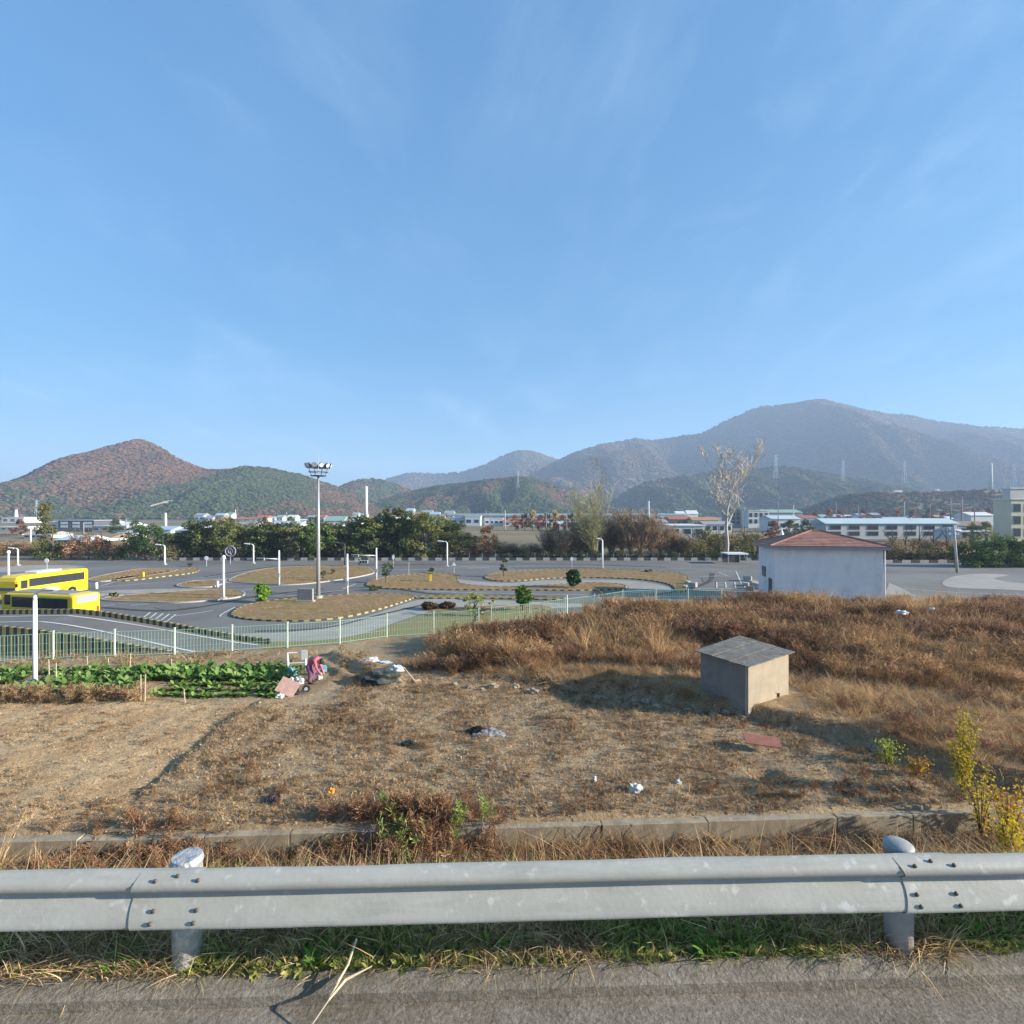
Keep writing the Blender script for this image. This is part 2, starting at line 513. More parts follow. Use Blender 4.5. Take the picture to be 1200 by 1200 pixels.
def build_field():
    xs = np.concatenate([np.arange(-70, -24, .8), np.arange(-24, 24, .13), np.arange(24, 90, .8)])
    ys = np.concatenate([np.arange(2.70, 10.4, .3), np.arange(10.4, 24, .11), np.arange(24, 42, .4)])
    # rows follow the road line so that the kerb edge stays crisp
    X, Y = np.meshgrid(xs, ys)
    Y = Y + ROADS * X * np.clip((14 - Y) / 6, 0, 1) * (Y < 14) + 0.0
    Z = h_near(X, Y)
    ny, nx = X.shape
    V = np.stack([X, Y, Z], -1).reshape(-1, 3)
    i = np.arange(ny * nx).reshape(ny, nx)
    F = np.stack([i[:-1, :-1], i[:-1, 1:], i[1:, 1:], i[1:, :-1]], -1).reshape(-1, 4)
    me = mesh_np('field', V, F, M['field'], smooth=True)
    x, y = V[:, 0], V[:, 1]
    # plot left of the furrow: paler bare soil
    fx = np.interp(y, [q[1] for q in FURROW][::1], [q[0] for q in FURROW])
    left = smooth01((fx - x) / .25) * smooth01((y - 11.2) / .3) * smooth01((18.8 - y) / .5)
    straw = smooth01((y - np.interp(x, LX, LY)) / .5) * smooth01((x + 3) / 3)
    soil = np.ones((len(V), 3))
    soil = soil * (1 - left[:, None]) + left[:, None] * np.array([1.42, 1.36, 1.27])
    soil = soil * (1 - straw[:, None]) + straw[:, None] * np.array([1.05, .98, .90])
    # burnt ground round the ash heap
    a = me.attributes.new('soil', 'FLOAT_COLOR', 'POINT')
    t4 = np.ones((len(V), 4), np.float32); t4[:, :3] = soil
    a.data.foreach_set('color', t4.ravel())
    o = link('field', me)
    tag(o, kind='structure')
build_field()

# farmland reaching the horizon, and the practice yard asphalt
M['plain'] = mat('farmland', (.27, .20, .115), .95, .2, .02, detail=9, col2=(.15, .12, .06), blotch=((.10, .11, .05), .012, .48, .64, .7))
sheet('ground', -6000, 6000, 20, 6000, -.12, M['plain'])
sheet('ground', -6000, 6000, -3000, 20, -.12, M['plain'])
sheet('yard', -150, 170, 28, 96.5, 0.0, M['asphalt'])

# road the photograph was taken from
def road_material():
    m, t, b = new_mat('road_concrete')
    N = t.nodes.new; L = t.links.new
    b.inputs['Roughness'].default_value = .9; b.inputs['Specular IOR Level'].default_value = .2
    tcn = N('ShaderNodeTexCoord')
    def noise(s, d=6, dist=0):
        n = N('ShaderNodeTexNoise'); n.inputs['Scale'].default_value = s; n.inputs['Detail'].default_value = d
        n.inputs['Roughness'].default_value = .7; n.inputs['Distortion'].default_value = dist
        L(tcn.outputs['Object'], n.inputs['Vector']); return n.outputs[0]
    cr = N('ShaderNodeValToRGB'); e = cr.color_ramp.elements
    e[0].position = .30; e[0].color = (.15, .125, .095, 1)
    e[1].position = .72; e[1].color = (.40, .36, .31, 1)
    q = e.new(.5); q.color = (.255, .22, .175, 1)
    L(noise(38, 8, .8), cr.inputs[0])
    mr = N('ShaderNodeMapRange'); mr.inputs['From Min'].default_value = .4; mr.inputs['From Max'].default_value = .65
    L(noise(2.2, 5), mr.inputs['Value'])
    mx = N('ShaderNodeMixRGB'); mx.blend_type = 'MULTIPLY'; mx.inputs['Color2'].default_value = (.72, .70, .66, 1)
    L(mr.outputs[0], mx.inputs['Fac']); L(cr.outputs[0], mx.inputs['Color1'])
    L(mx.outputs[0], b.inputs['Base Color'])
    bp = N('ShaderNodeBump'); bp.inputs['Distance'].default_value = .02
    L(noise(45, 6), bp.inputs['Height']); L(bp.outputs[0], b.inputs['Normal'])
    return m
M['road'] = road_material()
def road():
    def strip(prof, name, jag=0.0, m=None):
        xs = np.arange(-40, 40.01, .06 if jag else 2.0)
        if jag: xs = np.concatenate([[-40, -20], np.arange(-5, 5, .05), [20, 40]])
        mb = MB()
        n = len(prof)
        for x in xs:
            for k, (t, z) in enumerate(prof):
                tj = t
                if jag and k >= n - 2:
                    tj = t + jag * float(fbm(np.array([x * 2.5]), np.array([1.3]), 4, 5)[0] - .5) * 2
                mb.v.append((x - ROADS * tj, tj + ROADS * x, z))
        for i in range(len(xs) - 1):
            for k in range(n - 1):
                a = i * n + k
                mb.f.append((a, a + n, a + n + 1, a + 1)); mb.m.append(0)
        return tag(mb.build(name, m or M['road']), kind='structure')
    strip([(-14, 6.53), (2.59, 6.53)], 'road')
    strip([(2.592, 6.50), (2.596, 6.578), (2.62, 6.592), (2.715, 6.603), (2.74, 6.45)], 'kerb', .03)
road()

# ------------------------------------------------------------------ hills and mountains
def hill(name, prof, D, L, seed, spur=.22, step=7, tree=None, foot=.0):
    prof = sorted(prof)
    pxs = np.arange(prof[0][0], prof[-1][0] + 1, step)
    # smooth the profile
    py = np.interp(pxs, [p[0] for p in prof], [p[1] for p in prof])
    k = np.array([1, 3, 1.0]); k /= k.sum()
    py = np.convolve(np.pad(py, 1, mode='edge'), k, 'valid') + (fbm(pxs * .06, pxs * 0 + seed, 3, seed) - .5) * 1.6
    zr = np.maximum(CZ + (600 - py) / 600 * D, 0.5)
    Xr = (pxs - 600) / 600 * D
    rows = np.concatenate([np.linspace(0, 1, 34), [1.12, 1.3, 1.6, 2.0]])
    X = np.repeat(Xr[None], len(rows), 0)
    # ridge line wanders in depth so that the hill is not a wall
    wob = (fbm(Xr / (L * .8), Xr * 0 + seed, 3, seed) - .5) * L * .5
    Y = np.empty_like(X); Z = np.empty_like(X)
    for i, v in enumerate(rows):
        Y[i] = D - L + (L) * v + wob * min(v, 1)
        if v <= 1:
            e = v ** 1.15
            bulge = math.sin(math.pi * v)
            sp = (1 - np.abs(2 * fbm(X[i] / (L * .38), Y[i] / (L * .9), 4, seed + 3) - 1)) - .72
            Z[i] = zr * e + zr * spur * bulge * sp * 1.6 - zr * .10 * bulge
        else:
            Z[i] = zr * max(0, 1 - (v - 1) * .9)
        if v <= 1:
            # keep the skyline: nothing in front may stand above the ridge as seen from here
            Z[i] = np.minimum(Z[i], CZ + (zr - CZ) * (Y[i] / np.maximum(D + wob, 1)) * .985 if v < 1 else zr)
    Z[0] = -2
    # the ridge row moved in depth: keep the angle
    r1 = np.where(rows == 1.0)[0][0]
    Z[r1:] = Z[r1:] * ((D + wob) / D)
    X = X * 1.0
    for i, v in enumerate(rows):
        X[i] = Xr * (Y[i] * 0 + (D + wob * min(v, 1)) / D)
    ny, nx = X.shape
    V = np.stack([X, Y, Z], -1).reshape(-1, 3)
    i = np.arange(ny * nx).reshape(ny, nx)
    F = np.stack([i[:-1, :-1], i[:-1, 1:], i[1:, 1:], i[1:, :-1]], -1).reshape(-1, 4)
    m = mat(name + '_soil', (.10, .085, .05), .95, .25, 30 / L, col2=(.05, .055, .03))
    o = link(name, mesh_np(name, V, F, m, smooth=True))
    tag(o, kind='structure')
    def sample(n, sd, vmax=1.04):
        r = np.random.default_rng(sd)
        u = r.random(n) * (nx - 1.001); v = r.random(n) ** .85 * (np.interp(vmax, rows, np.arange(len(rows))))
        ui = u.astype(int); vi = np.minimum(v.astype(int), ny - 2); fu = u - ui; fv = v - vi
        def bl(A):
            return (A[vi, ui] * (1 - fu) + A[vi, ui + 1] * fu) * (1 - fv) + (A[vi + 1, ui] * (1 - fu) + A[vi + 1, ui + 1] * fu) * fv
        return np.stack([bl(X), bl(Y), bl(Z)], -1), np.interp(v, np.arange(len(rows)), rows)
    return o, sample

def ico_blob(seed, cone=False):
    import bmesh
    bm = bmesh.new()
    bmesh.ops.create_icosphere(bm, subdivisions=2 if not cone else 1, radius=1)
    r = random.Random(seed)
    for v in bm.verts:
        f = 1 + r.uniform(-.28, .28)
        v.co = v.co * f
        v.co.z = v.co.z * (1.25 if cone else .85) + .6
        if cone:
            q = max(.15, 1.15 - v.co.z * .5); v.co.x *= q; v.co.y *= q
    me = bpy.data.meshes.new('crown_blob')
    bm.to_mesh(me); bm.free()
    me.materials.append(M['far_crown'])
    a = me.attributes.new('tint', 'FLOAT_COLOR', 'FACE')
    t4 = np.ones((len(me.polygons), 4), np.float32)
    t4[:, :3] = np.random.default_rng(seed).uniform(.75, 1.25, (len(me.polygons), 1))
    a.data.foreach_set('color', t4.ravel())
    return me
BLOBS = [ico_blob(1), ico_blob(2), ico_blob(3), ico_blob(4, True), ico_blob(5, True)]
GREEN = np.array([.050, .068, .030]); DGREEN = np.array([.030, .045, .024]); RUST = np.array([.128, .070, .044]); BROWN = np.array([.120, .088, .056]); OLIVE = np.array([.095, .090, .036])

def forest(name, sample, n, size, seed, rusty, L, vmax=1.04, con=1.0):
    pts, v = sample(n, seed, vmax)
    x, y = pts[:, 0], pts[:, 1]
    r = np.random.default_rng(seed + 5)
    keep = pts[:, 2] > 1
    pts, v, x, y = pts[keep], v[keep], x[keep], y[keep]
    n = len(pts)
    a = fbm(x / (L * .30), y / (L * .42), 4, seed)
    b = fbm(x / (L * .07), y / (L * .09), 3, seed + 7)
    s = a + (b - .5) * .30 + rusty(x, y, v) + r.normal(0, .05, n)
    k = smooth01((s - .45) / .12)[:, None]
    rust = RUST * (1 - r.random((n, 1)) * .4) + BROWN * r.random((n, 1)) * .4
    gr = np.where(r.random((n, 1)) < .45, DGREEN, GREEN) * (1 - .3 * r.random((n, 1))) + OLIVE * .35 * r.random((n, 1))
    tint = gr * (1 - k) + rust * k
    tint = tint * con + (1 - con) * np.array([.098, .072, .043])
    tint *= r.uniform(.90, 1.10, (n, 1))
    rot = np.zeros((n, 3)); rot[:, 2] = r.random(n) * 6.28
    sc_ = size * r.uniform(.6, 1.45, n)
    sc_ = np.stack([sc_, sc_, sc_ * .62], 1)
    idx = np.where(k[:, 0] > .5, r.integers(0, 3, n), np.where(r.random(n) < .5, r.integers(3, 5, n), r.integers(0, 3, n)))
    return scatter(name, pts - np.array([0, 0, .15 * size]), rot, sc_, idx, tint, BLOBS)

H1 = [(-420, 592), (-300, 586), (-200, 588), (-120, 592), (-60, 586), (0, 574), (40, 561), (80, 546), (105, 535), (120, 529), (150, 520.5), (165, 514), (180, 520), (195, 530), (210, 539), (240, 551), (265, 552), (290, 548.5), (320, 550), (350, 556), (380, 566), (400, 573), (430, 584), (470, 597), (500, 603)]
o, s1 = hill('hill', H1, 900, 330, 11, spur=.42)
forest('forest_cover', s1, 42000, 2.4, 21, lambda x, y, v: .17 * np.exp(-((x + 660) / 150) ** 2) + .03 - .16 * smooth01((x + 540) / 80) - .22 * np.exp(-((x + 640) / 75) ** 2 - ((v - .32) / .22) ** 2), 330)
HB = [(340, 600), (380, 580), (400, 570), (415, 564), (435, 561), (455, 566), (480, 574), (520, 590), (560, 600)]
o, sb = hill('hill', HB, 1250, 260, 12)
forest('forest_cover', sb, 7000, 4.4, 22, lambda x, y, v: x * 0 + .02, 260)
H2 = [(380, 603), (410, 596), (440, 589), (480, 577), (510, 571), (540, 567), (570, 563), (600, 560), (625, 561.5), (645, 568), (665, 576), (700, 590), (730, 600)]
o, s2 = hill('hill', H2, 1000, 260, 13, spur=.40)
forest('forest_cover', s2, 20000, 2.9, 23, lambda x, y, v: x * 0 - .13 + .3 * np.exp(-((x - 90) / 45) ** 2 - ((v - .8) / .25) ** 2), 260)
H3 = [(380, 590), (420, 575), (455, 562), (475, 556), (490, 554.5), (505, 556), (530, 556), (550, 552), (570, 545), (590, 535), (605, 530), (614, 528.5), (625, 530), (640, 536), (655, 541), (680, 550), (720, 570), (760, 590)]
o, s3 = hill('mountain', H3, 2500, 700, 14)
forest('forest_cover', s3, 16000, 8, 24, lambda x, y, v: x * 0 + .1, 700, con=.45)
H4 = [(520, 600), (560, 588), (600, 570), (625, 556), (645, 546), (665, 535), (680, 529), (695, 525), (710, 520), (727, 518), (745, 513.5), (760, 517), (780, 514), (800, 511.5), (825, 508), (838, 500), (850, 494), (865, 487), (880, 480), (890, 477), (900, 475.5), (915, 475), (930, 473), (943, 471), (955, 470), (968, 472), (980, 474.5), (1010, 480), (1040, 485), (1060, 485.5), (1075, 490), (1090, 493), (1120, 497), (1150, 500.5), (1200, 503), (1260, 508), (1330, 505), (1420, 520), (1550, 545), (1700, 590)]
o, s4 = hill('mountain', H4, 2000, 800, 15, spur=.50)
forest('forest_cover', s4, 90000, 5.2, 25, lambda x, y, v: x * 0 + .04 + .06 * (v - .5), 800, con=.45)
H5 = [(690, 602), (715, 590), (740, 573), (760, 565), (780, 561), (820, 556), (850, 552), (880, 551), (910, 547), (940, 550), (970, 556), (1000, 562), (1040, 568), (1080, 576), (1130, 590), (1180, 600)]
o, s5 = hill('hill', H5, 1150, 300, 16, spur=.42)
forest('forest_cover', s5, 14000, 4.2, 26, lambda x, y, v: x * 0 - .13 + .14 * smooth01((x - 620) / 200), 300)
H6 = [(930, 602), (960, 590), (985, 580), (1010, 577), (1060, 576), (1100, 575), (1150, 574), (1200, 573), (1300, 572), (1500, 575), (1700, 590)]
o, s6 = hill('embankment', H6, 620, 120, 17, spur=.05)
forest('bank_bushes', s6, 7000, 1.5, 27, lambda x, y, v: x * 0 + .10, 120, .97)
o.data.materials[0] = mat('bank_grass', (.125, .11, .06), .95, .2, .05, detail=9, col2=(.075, .08, .04))

# ------------------------------------------------------------------ air
def haze():
    mb = MB().box((0, 1600, 222), (9000, 6400, 466))
    m = bpy.data.materials.new('haze_air'); m.use_nodes = True
    t = m.node_tree
    t.nodes.remove(t.nodes['Principled BSDF'])
    pv = t.nodes.new('ShaderNodeVolumePrincipled')
    pv.inputs['Color'].default_value = (.48, .63, .86, 1)
    pv.inputs['Density'].default_value = HAZE_DENSITY
    pv.inputs['Anisotropy'].default_value = .05
    t.links.new(pv.outputs[0], t.nodes['Material Output'].inputs['Volume'])
    o = mb.build('haze', m)
    o['kind'] = 'stuff'
haze()

# ------------------------------------------------------------------ guard rail
M['galv'] = mat('galvanised_steel', (.40, .39, .345), .5, .06, 3, detail=9, metal=0, spec=.22, col2=(.345, .335, .295), blotch=((.54, .53, .49), 14, .60, .70, .7), bump=.0012, bscale=40, streak=((.25, .235, .20), (2.2, 9, 26), .50, .78, .55))
M['galv_post'] = mat('weathered_post', (.36, .36, .35), .55, .15, 7, detail=8, metal=.1, bump=.002, bscale=60)
M['foil'] = mat('crumpled_silver_wrap', (.55, .55, .54), .4, .2, 14, metal=.25, bump=.03, bscale=16)
M['bolt'] = mat('rusty_bolt', (.16, .14, .12), .6, .2, 20, metal=.4)
def guardrail():
    rz = math.atan(ROADS)
    root = empty('guardrail', (0, 2.67, 0), rz, 'galvanised steel guardrail running along the road edge above the field', 'guardrail')
    top = CZ - 406 / 600 * 2.69
    prof = [(.010, -.006), (-.004, 0), (-.016, -.004), (-.036, -.018), (-.054, -.034), (-.064, -.052), (-.065, -.078), (-.058, -.094), (-.046, -.106),
            (-.032, -.118), (-.024, -.130), (-.025, -.142), (-.036, -.162), (-.050, -.186), (-.064, -.212), (-.077, -.238), (-.088, -.262), (-.096, -.282),
            (-.096, -.298), (-.084, -.309), (-.060, -.315), (-.020, -.318), (.010, -.316)]
    prof = [(p, z * .78) for p, z in prof]
    n = len(prof)
    def beam(x0, x1, off, slant):
        xs = np.concatenate([[x0, x0 + .02, x0 + .06], np.linspace(x0 + .12, x1, 40)])
        mb = MB()
        for th in (0, .005):
            for i, x in enumerate(xs):
                for k, (p, z) in enumerate(prof):
                    # the cut end of the upper sheet is curved
                    xx = x + slant * math.sin(math.pi * min(1, max(0, -z / .247))) * max(0, 1 - (x - x0) / .12)
                    dent = .006 * (float(fbm(np.array([x * 2.3]), np.array([z * 9 + 3.0]), 3, 12)[0]) - .5)
                    mb.v.append((xx, p - off + th + dent, top + z + .0025 * math.sin(x * 1.7) + dent * .6 - off * .3))
        N = len(xs) * n
        for i in range(len(xs) - 1):
            for k in range(n - 1):
                a = i * n + k
                mb.f.append((a, a + 1, a + n + 1, a + n)); mb.m.append(0)
                a += N
                mb.f.append((a, a + n, a + n + 1, a + 1)); mb.m.append(0)
        for k in range(n - 1):
            mb.add([mb.v[q] for q in (k, N + k, N + k + 1, k + 1)], [(0, 1, 2, 3)])
            a = (len(xs) - 1) * n + k
            mb.add([mb.v[q] for q in (a, a + 1, N + a + 1, N + a)], [(0, 1, 2, 3)])
        return mb.build('beam', M['galv'], root, smooth=True)
    jl, jr = -1.875, 2.01          # joints, as distances along the rail
    beam(-6.2, jl + .30, 0, 0)
    b2 = beam(jl, jr + .30, .007, -.03)
    b3 = beam(jr, 6.6, .014, .045)
    def bolt(bx, k, par, off):
        p, z = k
        mb = MB().lathe([(.0115, 0), (.0115, .003), (.009, .008), (.003, .010)], n=10)
        mb.build('bolt', M['bolt'], par, smooth=False, loc=(bx, p - off - .001, top + z - off * .3), rot=(R(90), 0, 0))
    for par, j, off in ((b2, jl, .007), (b3, jr, .014)):
        for bx in (.09, .30):
            for q in ((-.048, -.022), (-.061, -.161), (-.088, -.204)):
                bolt(j + bx, q, par, off)
        bolt(j + .19, (-.030, -.011), par, off)
    # posts
    def post(x, wrap):
        r = .068
        gz = 6.45
        px_, py_ = x, .105
        mb = MB().tube([(px_, py_, gz), (px_, py_, top - .03)], r, 22)
        p = mb.build('post', M['galv_post'] if not wrap else M['foil'], root, smooth=True)
        if wrap:
            mb = MB().lathe([(r + .002, -.12), (r + .010, -.06), (r + .004, 0), (r + .012, .03), (r + .002, .055), (.01, .06)], (px_, py_, top - .06), 16)
            mb.build('wrap', M['foil'], p)
        else:
            mb = MB().lathe([(r + .005, -.05), (r + .006, -.004), (r + .003, .008), (r + .0025, .0085), (r * .9, .016), (r * .5, .024), (.004, .027)], (px_, py_, top - .03), 22)
            mb.build('cap', M['galv_post'], p, smooth=True)
    post(-1.725, True)
    post(2.15, False)
    post(-5.65, False); post(6.0, False)
guardrail()

# ------------------------------------------------------------------ concrete wall below the field
M['old_concrete'] = mat('old_concrete', (.38, .32, .225), .95, .15, 2.5, detail=9, bump=.006, bscale=30, col2=(.27, .22, .155), blotch=((.50, .45, .37), 6, .58, .72, .6), streak=((.15, .125, .085), (5, 5, .9), .48, .72, .7))
def wall():
    rz = math.atan(WALLS)
    root = empty('retaining_wall', (0, 11.27, 1.55), rz, 'low weathered concrete retaining wall below the dry field, partly overgrown', 'wall')
    x = -16.0
    r = random.Random(3)
    while x < 15:
        L_ = r.choice([2.4, 2.6, 3.0, 1.8])
        zt = .50 + r.uniform(-.012, .02)
        o = MB().box((x + L_ / 2, .12 + r.uniform(-.008, .008), zt / 2 - .1), (L_ - .018, .24, zt + .2)).build('wall_panel', M['old_concrete'], root, bevel=.012)
        x += L_
    MB().box((-.5, -.09, .0), (31, .18, .14)).build('footing', M['old_concrete'], root, bevel=.012)
wall()

# ------------------------------------------------------------------ concrete hut with slate sheets
M['plaster'] = mat('hut_plaster', (.40, .335, .245), .95, .08, 2.2, detail=8, bump=.004, bscale=25, col2=(.33, .275, .20), blotch=((.25, .20, .15), 3, .60, .78, .5), streak=((.22, .175, .125), (5, 5, .9), .54, .80, .5))
M['slate_sheet'] = mat('fibre_cement_sheet', (.215, .195, .17), .95, .2, 3.5, detail=9, bump=.01, bscale=20, col2=(.115, .105, .09), blotch=((.31, .27, .22), 5, .56, .7, .7))
def hut():
    z0 = 2.36
    A = at(877, 17.1, 0).xy                     # nearest corner
    ang = R(31)
    u = Vector((math.cos(ang), math.sin(ang))); v = Vector((-math.sin(ang), math.cos(ang)))
    root = empty('concrete_hut', (A.x, A.y, z0), ang, 'small plastered concrete hut with a flat grey sheet roof in the dry grass', 'hut')
    W, D = 2.32, 1.92
    h00, h10, h01, h11 = 1.50, 1.62, 1.53, 1.72
    t = .12
    # four walls, each its own piece, butted
    def wallpiece(a, b, ha, hb, n):
        # a,b inner line in plan; outside is on the left of a->b reversed
        pa, pb = Vector(a), Vector(b)
        d = (pb - pa).normalized(); nn = Vector((-d.y, d.x)) * t
        vs = []
        for (p, h) in ((pa, ha), (pb, hb), (pb + nn, hb), (pa + nn, ha)):
            vs.append((p.x, p.y, -.5)); vs.append((p.x, p.y, h))
        mb = MB().add(vs, [(0, 2, 3, 1), (2, 4, 5, 3), (4, 6, 7, 5), (6, 0, 1, 7), (1, 3, 5, 7), (0, 6, 4, 2)])
        return mb.build('wall', M['plaster'], root)
    # front right wall is split round the vent hole
    hx0, hx1, hz0, hz1 = 1.60, 1.78, .12, .30
    def lerp(x): return h00 + (h10 - h00) * x / W
    def front(x0, x1, za, zb0, zb1, mb):
        vs = [(x0, 0, za), (x1, 0, za), (x1, t, za), (x0, t, za), (x0, 0, zb0), (x1, 0, zb1), (x1, t, zb1), (x0, t, zb0)]
        mb.add(vs, [(3, 2, 1, 0), (4, 5, 6, 7), (0, 1, 5, 4), (1, 2, 6, 5), (2, 3, 7, 6), (3, 0, 4, 7)])
    mb = MB()
    front(0, hx0, -.5, lerp(0), lerp(hx0), mb)
    front(hx1, W, -.5, lerp(hx1), lerp(W), mb)
    front(hx0 + .0005, hx1 - .0005, -.5, hz0, hz0, mb)
    front(hx0 + .0005, hx1 - .0005, hz1, lerp(hx0), lerp(hx1), mb)
    fw = mb.build('wall', M['plaster'], root)
    MB().box(((hx0 + hx1) / 2, -.012, hz1 + .02), (.26, .03, .03)).build('vent_lintel', M['kerb_concrete'], fw)
    MB().box(((hx0 + hx1) / 2, .20, (hz0 + hz1) / 2), (.3, .02, .3)).build('vent_recess', M['black'], fw)
    M['shade_cement'] = mat('shade_darkened_cement', (.225, .215, .195), .95, .1, 2.5, detail=8, bump=.004, bscale=25, streak=((.14, .13, .115), (4, 4, .8), .54, .80, .5))  # cement grey with the left wall's shade put into the colour
    wallpiece((t, t + .001), (t, D - .001), 1.505, 1.53, 0).data.materials[0] = M['shade_cement']   # left wall, away from the sun, in the shade-darkened grey
    wallpiece((W, D - t), (t + .001 - t, D - t), 1.72, 1.53, 0)  # back wall
    wallpiece((W, t + .001), (W, D - t - .001), 1.62, 1.71, 0)
    # roof: sheets laid side by side with overlap
    def zroof(x, y):
        fx, fy = x / W, y / D
        return (h00 * (1 - fx) + h10 * fx) * (1 - fy) + (h01 * (1 - fx) + h11 * fx) * fy + .012
    sheets = [(-.14, .62), (.60, 1.34), (1.32, D + .16)]
    for i, (y0, y1) in enumerate(sheets):
        mb = MB(); nx, ny = 16, 12
        lift = .006 * i
        for th in (0, .03):
            for a in range(nx + 1):
                for b in range(ny + 1):
                    x = -.16 + (W + .32) * a / nx; y = y0 + (y1 - y0) * b / ny
                    z = zroof(x, y) + lift - .012 * (b / ny) + .010 * math.sin(y * 44) * .6 + th
                    edge = .012 * math.sin(a * 3.1 + i * 2) if b in (0, ny) else 0
                    mb.v.append((x, y + edge, z))
        K = (nx + 1) * (ny + 1)
        for a in range(nx):
            for b in range(ny):
                q = a * (ny + 1) + b
                mb.f.append((K + q, K + q + ny + 1, K + q + ny + 2, K + q + 1)); mb.m.append(0)
                mb.f.append((q, q + 1, q + ny + 2, q + ny + 1)); mb.m.append(0)
        for b in range(ny):
            for q in (b, nx * (ny + 1) + b):
                mb.f.append((q, q + 1, K + q + 1, K + q)); mb.m.append(0)
        for a in range(nx):
            for q in (a * (ny + 1), a * (ny + 1) + ny):
                mb.f.append((q, q + ny + 1, K + q + ny + 1, K + q)); mb.m.append(0)
        mb.build('roof_sheet', M['slate_sheet'], root)
hut()

# ------------------------------------------------------------------ tuft and weed pieces
def blades_mesh(name, n, h, spread, wd, seed, cols, bend=.5, segs=3, lean=.5, hmin=.5, matl=None):
    r = np.random.default_rng(seed)
    V = []; F = []; T = []
    for i in range(n):
        a = r.random() * 6.28; rad = spread * math.sqrt(r.random())
        bx, by = rad * math.cos(a), rad * math.sin(a)
        L_ = h * r.uniform(hmin, 1.0); ln = lean * r.uniform(.2, 1); b_ = bend * r.uniform(.2, 1)
        dirx, diry = math.cos(a + r.normal(0, .9)), math.sin(a + r.normal(0, .9))
        fx, fy = -diry, dirx
        ang = r.random() * 3.14
        fx, fy = math.cos(ang), math.sin(ang)
        c = np.array(cols[r.integers(len(cols))]) * r.uniform(.75, 1.25)
        b0 = len(V)
        for s in range(segs + 1):
            t = s / segs
            off = L_ * (ln * t + b_ * t * t)
            z = L_ * (t * math.sqrt(max(.05, 1 - ln * ln * .5)) - .45 * b_ * t * t)
            ww = wd * (1 - t * .85) / 2
            V.append((bx + dirx * off - fx * ww, by + diry * off - fy * ww, z)); V.append((bx + dirx * off + fx * ww, by + diry * off + fy * ww, z))
        for s in range(segs):
            q = b0 + 2 * s
            F.append((q, q + 1, q + 3, q + 2)); T.append(c)
    return mesh_np(name, V, F, matl or M['blade'], np.array(T))

def weed_mesh(name, seed, h, cols, stems=5, twigs=26, tw=.22, wd=.012, matl=None, headed=True):
    """dry branching weed: stems that fork into many short twigs"""
    r = np.random.default_rng(seed)
    V = []; F = []; T = []
    def strip(p, q, w0, w1, c):
        p, q = np.array(p), np.array(q)
        ang = r.random() * 3.14
        s = np.array([math.cos(ang), math.sin(ang), 0.2])
        b0 = len(V)
        V.extend([p - s * w0 / 2, p + s * w0 / 2, q + s * w1 / 2, q - s * w1 / 2]); F.append((b0, b0 + 1, b0 + 2, b0 + 3)); T.append(c)
    for i in range(stems):
        a = r.random() * 6.28; ln = r.uniform(.05, .45)
        base = np.array([r.normal(0, .08), r.normal(0, .08), 0])
        tip = base + np.array([math.cos(a) * ln * h, math.sin(a) * ln * h, h * r.uniform(.65, 1)])
        c = np.array(cols[r.integers(len(cols))]) * r.uniform(.7, 1.2)
        mid = (base + tip) / 2 + r.normal(0, .04, 3)
        strip(base, mid, wd * 1.3, wd, c); strip(mid, tip, wd, wd * .6, c)
        for k in range(twigs):
            t = r.uniform(.25, 1)
            p = (base * (1 - t) + tip * t) if t > .5 else base * (1 - 2 * t) + mid * 2 * t
            b = r.random() * 6.28
            L_ = tw * r.uniform(.4, 1) * (1.25 - t * .6)
            q = p + np.array([math.cos(b) * L_, math.sin(b) * L_, L_ * r.uniform(.1, 1.0)])
            c2 = np.array(cols[r.integers(len(cols))]) * r.uniform(.7, 1.3)
            strip(p, q, wd * .6, wd * (1.5 if headed else .4), c2)
    return mesh_np(name, np.array(V), F, matl or M['blade'], np.array(T))

STRAW = [(.56, .42, .24), (.46, .33, .18), (.62, .48, .30), (.40, .27, .15)]
RED = [(.33, .205, .125), (.41, .275, .17), (.225, .135, .085), (.50, .37, .235)]
BRN = [(.27, .185, .115), (.34, .24, .145), (.20, .135, .09)]
GRN = [(.10, .15, .035), (.14, .19, .05), (.07, .115, .03), (.20, .22, .06)]

V_straw = [blades_mesh('straw_tuft', 26, .55, .22, .016, 100 + i, STRAW, bend=1.0, lean=.9) for i in range(3)]
V_tall = [blades_mesh('tall_grass', 34, 1.25, .25, .020, 110 + i, STRAW + RED[:2], bend=.55, lean=.35, segs=4) for i in range(3)]
V_weed = [weed_mesh('red_weed', 120 + i, 1.15, RED + STRAW[3:], 6, 30, .30, .020) for i in range(4)]
V_litter = [blades_mesh('litter', 16, .17, .09, .011, 130 + i, [(.58, .44, .285), (.50, .375, .24), (.33, .24, .155), (.66, .52, .35)], bend=1.2, lean=1.3, segs=2) for i in range(4)]
V_litter += [weed_mesh('dead_weed', 140 + i, .16, BRN + STRAW[:1], 5, 9, .09, .011) for i in range(3)]
V_green = [blades_mesh('green_tuft', 16, .17, .05, .010, 150 + i, GRN, bend=.9, lean=.8, segs=3) for i in range(2)]
